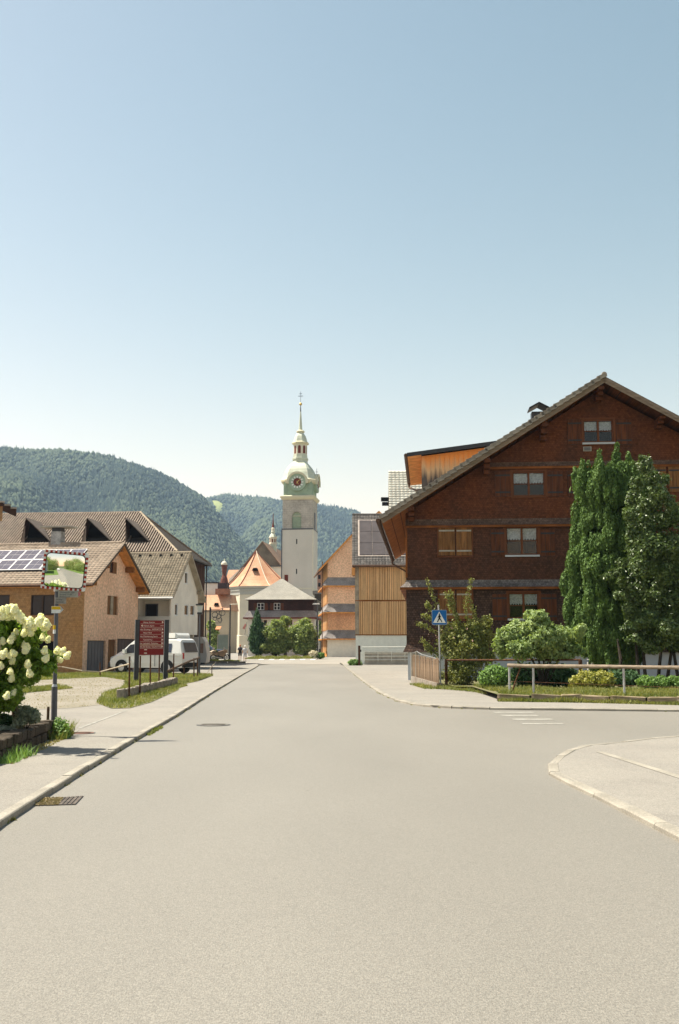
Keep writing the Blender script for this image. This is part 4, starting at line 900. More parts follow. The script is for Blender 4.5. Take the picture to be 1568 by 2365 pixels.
q = MB(); q.tube((U0,vb/2,zrb+.08),(urb,vb/2,zrb+.08),0.09,n=6); q.tube((0.02,vb,zeb+.06),(urb,vb/2,zrb+.06),0.09,n=6); q.build('ridge_cap', RIB, B3)
for (ua_,ub_,va_,za_,um_,vm_,zm_) in DD:
    zt = zm_; vback = vm_
    q = MB(); q.poly([(ua_,va_,za_+.02),(ub_,va_,za_+.02),(um_,va_+.0,zt)]); q.v = [(x, y+.9, z) for x, y, z in q.v]
    dmr = q.build('dormer', DARK, B3)
    for (pu) in (ua_, ub_):
        q = MB(); n_ = Vector((0,0,.06)); a_ = Vector((pu,va_-.15,za_)); b_ = Vector((um_,va_-.15,zt)); c_ = Vector((um_,vback+.1,zt)); 
        q.prism([a_, b_, c_], (0,0,.10)); q.build('dormer_roof', BARNW if pu == ua_ else mat('dormer_slope',(0.15,0.12,0.10),0.85,0.2), dmr)
    for k in range(7):
        f_ = (k+.5)/7; uu = ua_+(um_-ua_)*f_*.8; zz = za_+(zt-za_)*f_*.75; q = MB(); q.box(uu-.03,uu+.03,va_-.1,va_-.04,za_,zz+.02); q.build('dormer_slat', RIB, dmr)
q = MB(); q.tube((-.35,vb-.25,0),(-.35,vb-.25,zeb),0.06); q.tube((0.05,0,zeb-.05),(0.05,vb,zeb-.05),.09); q.build('downpipe', DKM, B3)

# ---------- corner of a house high on the left
l4 = Fr(tuple(atY(10, 1493, 74).xy), -18.0); Z4 = l4.hv(0,1158,0)[1]; e4 = l4.hv(38,1176,-.6)
L4 = fthing('tall_house', 'house at the left edge showing only its brown eave corner', 'house', l4)
q = MB(); q.box(-8,-1.0,0,3,0,Z4-.75); q.build('wall', SHOR, L4)
q = MB(); q.prism([(e4[0],-.6,e4[1]),(-4,-.6,e4[1]+1.9),(-8,-.6,e4[1]),(-8,-.6,e4[1]-.18),(-4,-.6,e4[1]+1.7),(e4[0],-.6,e4[1]-.14)], (0,3.5,0)); q.build('roof', BARNW, L4)
q = MB(); q.box(-.75,-.55,-.3,-.1,Z4-1.5,Z4-.4); q.build('eave_post', SHBR, L4)
for k in range(9):
    f_ = k/9; u_ = e4[0]-.45*k; q = MB(); q.box(u_-.42,u_+.03,-.68,-.3,e4[1]+.475*.45*k+.02,e4[1]+.475*.45*k+.13); q.build('verge_tile', TILEG, L4)

# ---------- house with three flared shingle skirts
f1 = Fr((atY(756.5,1493,112).x, 112, 0.42), -4.0); R1 = fthing('shingled_house', 'tall pinkish shingled gable house with flared skirts at each floor, beyond the batten house', 'house', f1)
ue, ze = f1.hv(736.8,1305,-.5); uh, zh = f1.hv(812,1225,-.5); uk, zk = f1.hv(875,1171,-.5); ze -= .42; zh -= .42; zk -= .42
kk = [(ue,ze),(uh,zh),(uk,zk),(2*uk-uh,zh),(2*uk-ue,ze)]
def r1z(u): return float(np.interp(u, [p[0] for p in kk], [p[1] for p in kk]))-.25
W1 = 2*uk; D1 = 12.0
zs = [f1.hv(760,y,0)[1]-.42 for y in (1466,1405,1344)]
for zb_, zt_, m in ((zs[0],zs[1],SHOR),(zs[1],zs[2],SHPINK),(zs[2],99,SHPINK)):
    mb = MB(); us = sorted([0]+([uh,uk,2*uk-uh] if zt_ > 50 else [])+[W1]); wall(mb, ff, us, lambda u: min(zt_, r1z(u)), zb_, [], .1); mb.build('wall', m, R1)
q = MB(); q.poly([(0,0,0),(W1,0,0),(W1,0,zs[0]),(0,0,zs[0])]); q.poly([(W1,0,0),(W1,D1,0),(W1,D1,r1z(W1)),(W1,0,r1z(W1))]); q.poly([(0,D1,0),(W1,D1,0),(W1,D1,r1z(W1)),(uk,D1,r1z(uk)),(0,D1,r1z(0))]); q.box(-.02,0.45,-.02,.4,-.4,zs[0]); q.build('plinth_wall', mat('grey_plinth',(0.80,0.77,0.69),0.9,0.06), R1)
q = MB(); q.poly([(0,0.01,0),(0,D1,0),(0,D1,r1z(0)),(0,0.01,r1z(0))]); q.build('left_wall', WOODOR, R1)
q = MB()
for k in range(46):
    y = .2+k*.25
    for za_, zb_ in ((0.4,zs[0]-.15),(zs[0]+1.0,zs[1]-.15),(zs[1]+1.0,zs[2]-.15),(zs[2]+.9,r1z(0)-.1)): q.box(-.09,0.0,y,y+.10,za_,zb_)
q.build('left_battens', WOODG, R1, kind='stuff')
SKL = mat('pale_skirt_shingle', (0.36,0.30,0.25), 0.85, 0.15, 1, 10, 0.15, shingle=(.14,.11))
for z_ in zs: skirt(R1, 0, W1, z_, 0.95, 0.55, SKD, WOODOR, left=True, lv=D1, th=.14)
q = MB(); q.tube((-.62,-.3,0.1),(-.62,-.3,r1z(0)),.05); q.build('downpipe', COPPIPE, R1)
mb = MB()
for p, r_ in zip(kk[:-1], kk[1:]): mb.prism([(p[0],-.5,p[1]),(r_[0],-.5,r_[1]),(r_[0],-.5,r_[1]-.22),(p[0],-.5,p[1]-.22)], (0,D1+1,0))
mb.build('roof', mat('edge_brown',(0.13,0.07,0.04),0.8,0.2), R1)
q = MB()
for p, r_ in zip(kk[:-1], kk[1:]): q.prism([(p[0]+.02,-.53,p[1]-.02),(r_[0],-.53,r_[1]-.02),(r_[0],-.53,r_[1]-.3),(p[0]+.02,-.53,p[1]-.3)], (0,0.04,0))
q.build('barge_board', WOODOR, R1)

# ---------- vertical batten house with dark solar panels
f2 = Fr(tuple(atY(822,1493,85).xy), 1.0); R2h = fthing('batten_house', 'honey coloured vertical batten house with dark solar panels on a grey roof', 'house', f2)
zt2 = f2.hv(880,1309,0)[1]; zm2 = f2.hv(880,1387,0)[1]; zw2 = f2.hv(880,1466,0)[1]; W2 = 12.0; D2 = 11.0
uo, zo = f2.hv(813,1306,-.45); ug, zg = f2.hv(812.5,1189,D2/2); 
q = MB(); wall(q, ff, [0,W2], lambda u: zt2+.3, zw2, [], .1); q.poly([(0,0,zw2),(0,D2,zw2),(0,D2,zt2+.2),(0,D2/2,zg-.3),(0,0,zt2+.2)]); q.poly([(W2,0,0),(W2,D2,0),(W2,D2,zt2),(W2,D2/2,zg-.3),(W2,0,zt2)]); q.poly([(0,D2,0),(W2,D2,0),(W2,D2,zt2),(0,D2,zt2)]); q.build('wall', mat('batten_backing',(0.45,0.22,0.08),0.8,0.2), R2h)
for (za_, zb_, seed) in ((zw2+.02,zm2-.06,1),(zm2+.06,zt2-.02,2)):
    q = MB(); x = 0.3
    while x < W2: wd = rnd.choice((.07,.09,.12)); q.box(x,x+wd,-.05,-.001,za_,zb_); x += wd+rnd.choice((.03,.045,.06))
    y = .3
    while y < D2: q.box(-.05,-.001,y,y+.09,za_,zb_); y += .14
    q.build('battens', WOODG, R2h, kind='stuff')
for z_ in (zw2,zm2): q = MB(); q.box(-.08,W2,-.08,-.002,z_-.05,z_+.02); q.build('drip_board', ORTRIM, R2h)
q = MB(); q.box(-.07,.26,-.07,.26,zw2+.03,zt2-.02); q.build('corner_post', WOODP, R2h)
q = MB(); wall(q, ff, [0.06,W2], lambda u: zw2-.05, 0, [], .1); q.poly([(0.06,0,0),(0.06,D2,0),(0.06,D2,zw2),(0.06,0,zw2)]); q.box(-.02,.2,-.03,.2,0,zw2-.06); q.build('plinth_wall', mat('pale_green_plinth',(0.78,0.80,0.72),0.9,0.06), R2h)
q = MB(); slab(q, (uo,-.45,zo),(W2,-.45,zo),(W2,D2/2,zg),(uo,D2/2,zg),.14); slab(q,(uo,D2/2,zg),(W2,D2/2,zg),(W2,D2+.45,zo),(uo,D2+.45,zo),.14); q.build('roof', RIBD, R2h)
tiled(R2h, (uo,-.45,zo+.01),(W2,-.45,zo+.01),(uo,D2/2,zg+.01), .26,.26, TILES, amp=.03)
q = MB(); q.tube((uo,D2/2,zg+.03),(W2,D2/2,zg+.03),.1); q.build('ridge_cap', TILES, R2h)
q = MB(); q.tube((uo,-.52,zo-.04),(W2,-.52,zo-.04),.09); q.build('gutter', COPPIPE, R2h)
q = MB(); q.box(-.35,-.05,-.4,.0,zt2-.75,zt2-.1); q.build('eave_board', WOODOR, R2h)
s22 = (zg-zo)/(D2/2+.45); pe2 = Vector((0,1,s22)).normalized(); pn2 = Vector((0,-s22,1)).normalized()
def onr(x, y):
    r_ = ray(x,y); n = f2.v*(-s22)+Vector((0,0,1)); p0 = f2.W(0,-.45,zo); t = (p0-Vector((0,0,CAMZ))).dot(n)/r_.dot(n); p = Vector((0,0,CAMZ))+r_*t-f2.o
    return p.dot(f2.u), (p.dot(f2.v)+.45)*math.sqrt(1+s22*s22)
pu0, ps1 = onr(829.5,1204); pu1, ps0 = onr(861,1284); pw2 = (pu1-pu0)*.98
for r_ in range(3):
    for k in range(4):
        a = ps0+(ps1-ps0)*r_/3+.03; b = ps0+(ps1-ps0)*(r_+1)/3-.03; u0_ = pu0+k*pw2+.02; u1_ = pu0+(k+1)*pw2-.03
        P = [Vector((u0_,-.45,zo))+pe2*a+pn2*.08,Vector((u1_,-.45,zo))+pe2*a+pn2*.08,Vector((u1_,-.45,zo))+pe2*b+pn2*.08,Vector((u0_,-.45,zo))+pe2*b+pn2*.08]
        q = MB(); q.prism(P, pn2*.05); q.build('solar_panel', PANELD, R2h)
q = MB(); P = [Vector((pu0-.12,-.45,zo))+pe2*(ps0-.12)+pn2*.05,Vector((pu0+4*pw2+.1,-.45,zo))+pe2*(ps0-.12)+pn2*.05,Vector((pu0+4*pw2+.1,-.45,zo))+pe2*(ps1+.12)+pn2*.05,Vector((pu0-.12,-.45,zo))+pe2*(ps1+.12)+pn2*.05]; q.prism(P, pn2*.03); q.build('panel_frame', mat('pale_panel_edge',(0.40,0.34,0.30),0.7), R2h)
q = MB()
for row in range(3):
    for k in range(40): P0 = Vector((1.2+k*.27+row*.1,-.45,zo))+pe2*(.25+row*.2)+pn2*.04; q.tube(P0, P0+pn2*.14-pe2*.03, .015, .01, 4)
q.build('snow_guards', DKM, R2h, kind='stuff')

# ---------- pale tiled roof beyond, with loudspeakers
f3 = Fr((atY(901,1493,97.5).x, 97.5, .2), 2.0); R3h = fthing('white_house', 'tall house with pale cream tiled roof behind the solar-panelled batten house', 'house', f3)
_, zr3 = f3.hv(903,1088,4); ul3 = f3.hv(897,1185,0)[0]; ur3 = f3.hv(904.5,1088,4)[0]; _, ze3 = f3.hv(899,1200,-.3); W3 = 12
q = MB(); q.box(.3,W3,.3,8,0,ze3-.3); q.poly([(.3,.3,ze3-.3),(.3,8,ze3-.3),(.3,4,zr3-.5)]); q.build('wall', WHITEP, R3h)
q = MB(); slab(q,(0,-.3,ze3),(W3,-.3,ze3),(W3,4,zr3),(0,4,zr3),.15); slab(q,(0,4,zr3),(W3,4,zr3),(W3,8.3,ze3),(0,8.3,ze3),.15); q.build('roof', WHITEP, R3h)
tiled(R3h, (0,-.3,ze3+.01),(W3,-.3,ze3+.01),(0,4,zr3+.01), .40,.36, TILEP, single=300, amp=.035, lift=.075)
lsx = atY(889,1160,97); ls = thing('loudspeaker', 'pair of black loudspeakers on the pale roof edge', 'loudspeaker', (lsx.x, lsx.y, lsx.z))
a = atY(880,1149,97)-lsx; b = atY(898,1157,97)-lsx; MB().box(a.x,b.x,-.2,.4,b.z,a.z).build('cabinet', BLACK, ls); a = atY(882.5,1160,97)-lsx; b = atY(898,1167,97)-lsx; MB().box(a.x,b.x,-.2,.4,b.z,a.z).build('cabinet', BLACK, ls)
MB().tube((.35,.1,-.35),(.35,.1,.5),.05).build('bracket', DKM, ls)

# ---------- hip-roofed house with white ground floor
fh = Fr((atY(570.5,1493,125).x, 125, .42), 3.0); HH = fthing('hip_roofed_house', 'small dark shingled house with pale hip roof and white ground floor below the tower', 'house', fh)
zo_ = .42; WU = fh.hv(727,1493,0)[0]; WV = 8.0
ua_ = fh.hv(573.5,1376,0)[0]; ub_ = fh.hv(724,1376,0)[0]; ztp = fh.hv(650,1377,0)[1]-zo_; zsk = fh.hv(650,1418,-.3)[1]-zo_; 
ew = wr(fh,594,1385,610,1401); ew2 = wr(fh,632.5,1385,647,1401); ew = (ew[0],ew[1],ew[2]-zo_,ew[3]-zo_); ew2 = (ew2[0],ew2[1],ew2[2]-zo_,ew2[3]-zo_)
q = MB(); wall(q, ff, [ua_,ub_], lambda u: ztp+.1, zsk+.4, [ew,ew2], .1); q.poly([(ua_,0,zsk+.4),(ua_,WV,zsk+.4),(ua_,WV,ztp),(ua_,0,ztp)]); q.poly([(ub_,0,zsk+.4),(ub_,WV,zsk+.4),(ub_,WV,ztp),(ub_,0,ztp)]); q.build('upper_wall', DKSH, HH)
for e_ in (ew,ew2):
    window(HH, ff, *e_, leaves=2, fm=FRAMEW, depth=.08, fw=.05, bars=1)
    for a,b in ((e_[0]-.45,e_[0]-.05),(e_[1]+.05,e_[1]+.45)): q = MB(); fbox(q, ff, a,b,e_[2],e_[3],-.04,-.003); q.build('shutter', SHUT, HH)
lw = [wr(fh,x0,1424,x1,1437) for x0, x1 in ((685*.1988+450.3,720*.1988+450.3),(609,616.5),(643,651),(668,675))]; lw = [(a,b,c-zo_,d-zo_) for a,b,c,d in lw]
q = MB(); wall(q, ff, [.1,WU-.1], lambda u: zsk, -.2, lw, .12); q.poly([(.1,0,-.2),(.1,WV,-.2),(.1,WV,zsk),(.1,0,zsk)]); q.poly([(WU-.1,0,-.2),(WU-.1,WV,-.2),(WU-.1,WV,zsk),(WU-.1,0,zsk)]); q.build('lower_wall', WHITEP, HH)
for e_ in lw: window(HH, ff, *e_, leaves=1, fm=FRAMEB, depth=.1, fw=.06)
sk = MB(); o_ = .55; sk.loft([[(ua_-o_,-o_,zsk),(ub_+o_,-o_,zsk),(ub_+o_,WV+o_,zsk),(ua_-o_,WV+o_,zsk)],[(ua_,0,zsk+.85),(ub_,0,zsk+.85),(ub_,WV,zsk+.85),(ua_,WV,zsk+.85)]]); sk.build('shingle_skirt', SKD, HH)
q = MB(); q.box(ua_-o_-.02,ub_+o_+.02,-o_-.03,WV+o_,zsk-.16,zsk-.003); q.build('fascia', REDB, HH)
ax, az = fh.hv(651,1329.5,WV/2); az -= zo_; q = MB(); e = .5; n = 10
rings = []
for k in range(n+1):
    t = k/n; f_ = 1-t; zz = ztp + (az-ztp)*(t**1.12)
    rings.append([(ax+(ua_-e-ax)*f_-.15*t, WV/2-(WV/2+e)*f_, zz),(ax+(ub_+e-ax)*f_+.15*t, WV/2-(WV/2+e)*f_, zz),(ax+(ub_+e-ax)*f_+.15*t, WV/2+(WV/2+e)*f_, zz),(ax+(ua_-e-ax)*f_-.15*t, WV/2+(WV/2+e)*f_, zz)])
q.loft(rings); q.build('hip_roof', GREYSH, HH)
q = MB(); q.box(ax+.3,ax+.75,WV/2+.2,WV/2+.7,az-.6,az+.55); q.build('chimney', REDB, HH)
q = MB(); q.path([(ub_+.45,-.5,ztp),(ub_+.3,-.2,ztp-.4),(ub_+.1,-.1,ztp-.8)], .06); q.path([(ub_+.6,-.5,zsk),(ub_+.4,-.1,zsk-.5),(ub_+.25,-.1,0)], .07); q.build('downpipe', DKM, HH)
# ================================================================== CHURCH
ft = Fr((atY(649,1493,190).x, 190, .45), 7.0)
CHU = fthing('church', 'church with grey clock tower, pale green onion dome and copper-roofed apse', 'church', ft)
TW = ft.hv(721.8,1493,0)[0]; Zt = lambda y, v=0: ft.hv(690,y,v)[1]-.45; zc_t = Zt(1147); zst = Zt(1216.5)
hs = [ (ft.hv(683.8,1240,0)[0], ft.hv(686.6,1240,0)[0], Zt(1251), Zt(1239)), (ft.hv(683.8,1240,0)[0], ft.hv(686.6,1240,0)[0], Zt(1320), Zt(1308)) ]
fr2 = fside(TW)
q = MB(); wall(q, ff, [0,TW], lambda u: zst, -.5, hs, .4); q.poly([(TW,0,-.5),(TW,TW,-.5),(TW,TW,zst),(TW,0,zst)]); q.poly([(0,0,-.5),(0,TW,-.5),(0,TW,zst),(0,0,zst)]); q.poly([(0,TW,-.5),(TW,TW,-.5),(TW,TW,zst),(0,TW,zst)]); q.build('tower_wall', TOWERP, CHU)
for h_ in hs: q = MB(); fbox(q, ff, *h_, .3,.4); q.build('slit_window', DARK, CHU)
q = MB(); a,b = ft.hv(674,1200,0)[0], ft.hv(695.5,1200,0)[0]; arcz = Zt(1187); cu = (a+b)/2; ra_ = (b-a)/2
pts = [(a,zst+.02),(b,zst+.02)] + [(cu+ra_*cos(t), arcz+ra_*sin(t)) for t in np.linspace(0,pi,11)]
e = .08
for (x0,x1) in ((e,a),(b,TW-e)): q.poly([(x0,e,zst),(x1,e,zst),(x1,e,zc_t),(x0,e,zc_t)])
q.poly([(b,e,zst+.02)]+[(b,e,zc_t)]+[(a,e,zc_t)]+[(p[0],e,p[1]) for p in reversed(pts[2:])][0:]) if False else None
arc = [(cu+ra_*cos(t), e, arcz+ra_*sin(t)) for t in np.linspace(0,pi,11)]
for p, r_ in zip(arc[:-1], arc[1:]): q.poly([p, (p[0],e,zc_t), (r_[0],e,zc_t), r_])
q.poly([(TW-e,e,zst),(TW-e,TW,zst),(TW-e,TW,zc_t),(TW-e,e,zc_t)]); q.poly([(e,e,zst),(e,TW,zst),(e,TW,zc_t),(e,e,zc_t)]); q.poly([(e,TW,zst),(TW-e,TW,zst),(TW-e,TW,zc_t),(e,TW,zc_t)])
inn = [(a,e,zst+.02),(b,e,zst+.02)]+arc
for p, r_ in zip(inn, inn[1:]+inn[:1]): q.poly([p, r_, (r_[0],.5,r_[2]), (p[0],.5,p[2])])
q.build('belfry_wall', TOWERS, CHU)
q = MB(); q.poly([(p[0],.42,p[2]) for p in inn]); lv = q.build('belfry_shutter', mat('pale_green_shutter',(0.36,0.43,0.32),0.8,0.1), CHU)
for k in range(9):
    z = zst+.1+k*(arcz-zst)/9; q = MB(); q.box(a+.06,b-.06,.34,.41,z,z+.05); q.build('louvre', COPGD, lv)
q = MB(); q.box(a+.03,b-.03,.3,.4,arcz+.05,arcz+.15); q.build('transom', CREAML, lv)
q = MB(); q.box(-.06,TW+.06,-.06,TW+.06,zst-.10,zst+.12); q.build('string_course', GREYM, CHU)
v0, v1 = 1.9, 3.6; q = MB(); q.box(TW-e,TW+.02,v0,v1,zst+.2,arcz+ra_); q.build('belfry_opening', GREYM, CHU)
for (x,y) in ((-.02,-.02),(TW+.01,-.02)): q = MB(); q.box(x-.09,x+.09,y-.06,y+.06,0,zst-.1); q.build('corner_strip', CREAML if x > 1 else GREYM, CHU)
q = MB(); q.box(.2,TW-.2,-.10,-.002,Zt(1355),Zt(1352)); q.box(-.1,TW+.1,-.12,TW+.1,Zt(1354.5),Zt(1352.5)); q.build('base_course', CREAML, CHU)
cx_ = TW/2; cy_ = TW/2
def ring(hw, z, c=.3):
    c *= hw; P = [(-hw+c,-hw),(hw-c,-hw),(hw,-hw+c),(hw,hw-c),(hw-c,hw),(-hw+c,hw),(-hw,hw-c),(-hw,-hw+c)]; return [(cx_+x, cy_+y, z) for x, y in P]
Zc = lambda y: ft.hv(688,y,TW/2)[1]-.45
hw0 = TW/2
q = MB(); q.loft([ring(hw0+.02,zc_t-.1,.02),ring(hw0+.32,zc_t+.25,.02),ring(hw0+.38,zc_t+.55,.02),ring(hw0+.15,zc_t+.75,.03)]); q.build('cornice', GTRIM, CHU)
zd0 = zc_t+.7; zd1 = Zc(1112)
q = MB(); q.loft([ring(hw0-.12,zd0,.22),ring(hw0-.12,zd1,.22)]); q.build('clock_storey', COPGD, CHU)
for sx in (-1,1):
    q = MB(); q.box(cx_+sx*(hw0-.55)-.28, cx_+sx*(hw0-.55)+.28, cy_-hw0+.02, cy_-hw0+.14, zd0, zd1-.1); q.build('pilaster', COPGD, CHU)
dome = [(hw0+.32,1111),(hw0+.34,1108),(hw0+.16,1104),(hw0-.02,1098),(hw0-.18,1090),(hw0-.45,1082),(hw0-.85,1074.5),(hw0-1.3,1068.5),(hw0-1.65,1064),(hw0-1.75,1062)]
q = MB(); q.loft([ring(w_, Zc(y), .34) for w_, y in dome]); q.build('dome', COPG, CHU, smooth=False)
q = MB(); q.loft([ring(hw0+.12,Zc(1116),.3),ring(hw0+.36,Zc(1111.5),.3),ring(hw0+.38,Zc(1108),.3),ring(hw0+.2,Zc(1105.5),.3)]); q.build('eave_moulding', GTRIM, CHU)
def prof8(name, prf, m, n=8, rot=pi/8):
    q = MB(); q.lathe([(r, Zc(y)) for r, y in prf], cx_, cy_, n, rot); return q.build(name, m, CHU)
px2 = TW/72.8*1.02
prof8('lantern_base', [(1.50,1064),(1.50,1058),(1.62,1057.5),(1.62,1054),(1.42,1053),(1.42,1046)], COPG)
lan = prof8('lantern', [(1.36,1047),(1.36,1023)], CREAML)
for k in range(8):
    an = pi/8*(2*k+0)+0; nx_, ny_ = cos(an), sin(an); R_ = 1.36*cos(pi/8)
    q = MB(); zA, zB = Zc(1044), Zc(1029); wn = .27
    pts = [(-wn,zA),(wn,zA)]+[(wn*cos(t), zB+wn*sin(t)) for t in np.linspace(0,pi,7)]
    q.prism([(cx_+nx_*(R_-.02)-ny_*s, cy_+ny_*(R_-.02)+nx_*s, z) for s, z in pts], (nx_*.05, ny_*.05, 0)); q.build('lantern_opening', REDB, lan)
prof8('lantern_cornice', [(1.40,1023),(1.72,1021),(1.74,1018.5),(1.45,1016)], GTRIM)
prof8('upper_dome', [(1.45,1016.5),(1.30,1010),(1.10,1003),(.80,997.5),(.62,995)], COPG)
prof8('spire_ring', [(.55,995.5),(.82,993.5),(.84,991.5),(.55,989)], GTRIM, 12)
prof8('spire', [(.42,990),(.34,980),(.22,962),(.12,946)], COPG)
prof8('spire_tip', [(.12,946),(.10,938),(.05,930)], GREYM)
q = MB(); q.sphere((cx_,cy_,Zc(928.4)), .30, 12, 8); q.build('ball', GOLD, CHU, smooth=True)
q = MB(); z0 = Zc(925); q.box(cx_-.03,cx_+.03,cy_-.03,cy_+.03,z0,Zc(899)); q.box(cx_-.5,cx_+.5,cy_-.03,cy_+.03,Zc(910.5),Zc(909.3)); q.box(cx_-.28,cx_+.28,cy_-.03,cy_+.03,Zc(905),Zc(904)); q.build('cross', GREYM, CHU)
# clocks on the front and right
def clock(front):
    R_ = 1.16; zc0 = ft.hv(684.3,1109,0)[1]-.45; 
    def M(x, z, d): return (cx_+x, cy_-hw0-d, zc0+z) if front else (cx_+hw0+d, cy_+x, zc0+z)
    def disc(r0, r1, d0, d1, m, name, par):
        q = MB(); n = 40
        for k in range(n):
            t0, t1 = 2*pi*k/n, 2*pi*(k+1)/n; q.poly([M(r1*cos(t0),r1*sin(t0),d1),M(r1*cos(t1),r1*sin(t1),d1),M(r0*cos(t1),r0*sin(t1),d1),M(r0*cos(t0),r0*sin(t0),d1)])
            q.poly([M(r1*cos(t0),r1*sin(t0),d0),M(r1*cos(t1),r1*sin(t1),d0),M(r1*cos(t1),r1*sin(t1),d1),M(r1*cos(t0),r1*sin(t0),d1)])
        return q.build(name, m, par)
    ck = disc(.0, R_*1.45, -.9, .52, COPGD, 'clock', CHU)
    q = MB(); n = 18; r0, r1 = R_*1.42, R_*1.78
    arcp = [(cos(t), sin(t)) for t in np.linspace(-.12, pi+.12, n)]
    for (c0,s0),(c1,s1) in zip(arcp[:-1], arcp[1:]):
        P = [M(r0*c0,r0*s0,.75),M(r1*c0,r1*s0,.75),M(r1*c1,r1*s1,.75),M(r0*c1,r0*s1,.75)]; Q = [M(r0*c0,r0*s0,-1.2),M(r1*c0,r1*s0,-1.2),M(r1*c1,r1*s1,-1.2),M(r0*c1,r0*s1,-1.2)]
        q.add(P+Q, [(0,1,2,3),(7,6,5,4),(0,4,5,1),(1,5,6,2),(2,6,7,3),(3,7,4,0)])
    q.build('arched_hood', GTRIM, ck)
    disc(.0, R_*.66, .52, .56, REDB, 'dial', ck)
    for k in range(12):
        t = k*pi/6; q = MB(); c, s = cos(t), sin(t); r0_, r1_ = R_*.70, R_*1.03; h1, h2 = .10, .155
        q.poly([M(c*r0_-s*h1, s*r0_+c*h1, .545), M(c*r0_+s*h1, s*r0_-c*h1, .545), M(c*r1_+s*h2, s*r1_-c*h2, .545), M(c*r1_-s*h2, s*r1_+c*h2, .545)]); q.build('hour_plate', FRAMEW, ck)
    for an, ln, wd in ((48, .86, .075), (-148+0, .30, .075), (155, .45, .09), (-25, .2, .09)):
        t = R(90-an); c, s = cos(t), sin(t); q = MB(); q.poly([M(-s*wd,c*wd,.60),M(s*wd,-c*wd,.60),M(c*ln*R_+s*wd*.3,s*ln*R_-c*wd*.3,.60),M(c*ln*R_-s*wd*.3,s*ln*R_+c*wd*.3,.60)]); q.build('hand', GOLD, ck)
clock(True); clock(False)
q = MB(); q.tube((TW+.25,cy_,Zc(1100)),(TW+.25,cy_,Zc(1078)),.04); q.box(TW-.05,TW+.55,cy_-.02,cy_+.02,Zc(1086),Zc(1085.3)); q.build('vane', GREYM, CHU)
# nave
vn = 6.0; nl = 34.0
un0, zn0 = ft.hv(519,1350,vn); up_, zp_ = ft.hv(606.4,1244.5,vn); zn0 -= .45; zp_ -= .45; ur_ = 2*up_-un0
nrf = [(un0,zn0),(un0+(up_-un0)*.22,zn0+(zp_-zn0)*.17),(up_,zp_),(ur_-(up_-un0)*.22,zn0+(zp_-zn0)*.17),(ur_,zn0)]
q = MB()
for a, b in zip(nrf[:-1], nrf[1:]): q.prism([(a[0],vn-.3,a[1]),(b[0],vn-.3,b[1]),(b[0],vn-.3,b[1]-.25),(a[0],vn-.3,a[1]-.25)], (0,nl,0))
q.build('nave_roof', mat('brown_nave_roof',(0.30,0.20,0.14),0.85,0.2), CHU)
zw_ = ft.hv(640,1302,vn)[1]-.45
q = MB(); t_ = (zw_-nrf[1][1])/(zp_-nrf[1][1]); xa = nrf[1][0]+(up_-nrf[1][0])*t_; xb = nrf[3][0]+(up_-nrf[3][0])*t_
q.poly([(xa,vn-.05,zw_),(xb,vn-.05,zw_),(up_,vn-.05,zp_-.2)]); q.build('nave_gable', GREYRF, CHU)
q = MB(); q.poly([(un0+.8,vn,-.5),(ur_-.8,vn,-.5),(ur_-.8,vn,nrf[3][1]),(xb,vn,zw_),(xa,vn,zw_),(un0+.8,vn,nrf[1][1])]); q.poly([(un0+.8,vn,-.5),(un0+.8,vn+nl,-.5),(un0+.8,vn+nl,zn0),(un0+.8,vn,zn0)]); q.build('nave_wall', mat('pale_nave_render',(0.74,0.73,0.66),0.9,0.05), CHU)
q = MB(); q.box(xa-.1,xb+.1,vn-.35,vn-.06,zw_-.12,zw_+.05); q.build('gable_ledge', GREYM, CHU)
# apse: half octagon with flared copper roof
pa, zpa = ft.hv(591.8,1267,vn-4.0); zpa -= .45
uL_, zL_ = ft.hv(524,1351,vn-6.5); zL_ -= .45; uD, _ = ft.hv(554.6,1400,vn-9.5); uM = uD + (uD-uL_)*1.6
wL = ft.hv(526.8,1400,vn-6.5)[0]
AP = [(wL,vn-.2),(wL,vn-6.2),(uD,vn-9.6),(uD+5.4,vn-9.6),(uD+5.4+(uD-wL),vn-6.2),(uD+5.4+(uD-wL),vn-.2)]
ac = (pa, vn-4.0)
q = MB(); zcor = ft.hv(530,1370,vn-6.2)[1]-.45
q.loft([[(x,y,-.5) for x,y in AP],[(x,y,zcor) for x,y in AP]]); q.build('apse_wall', CREAM, CHU)
def exp(P, o): return [(ac[0]+(x-ac[0])*(1+o), ac[1]+(y-ac[1])*(1+o)) for x, y in P]
q = MB(); z_ = zcor; q.loft([[(x,y,z) for x,y in exp(AP,o)] for o, z in ((.02,z_),(.02,z_+.7),(.05,z_+.75),(.05,z_+1.0),(.02,z_+1.05),(.08,zL_-.15),(.09,zL_)) if z <= zL_+.01]); q.build('apse_cornice', mat('grey_cream_cornice',(0.42,0.42,0.38),0.9,0.05), CHU)
q = MB(); q.loft([[(x,y,z) for x,y in exp(AP,o)] for o, z in ((.03,-.5),(.03,ft.hv(530,1463,vn-6.2)[1]-.45),(.0,ft.hv(530,1462,vn-6.2)[1]-.4))]); q.build('apse_plinth', CREAM, CHU)
n = 8; EA = exp(AP, .10); EA[0] = (EA[0][0], vn-.2); EA[-1] = (EA[-1][0], vn-.2)
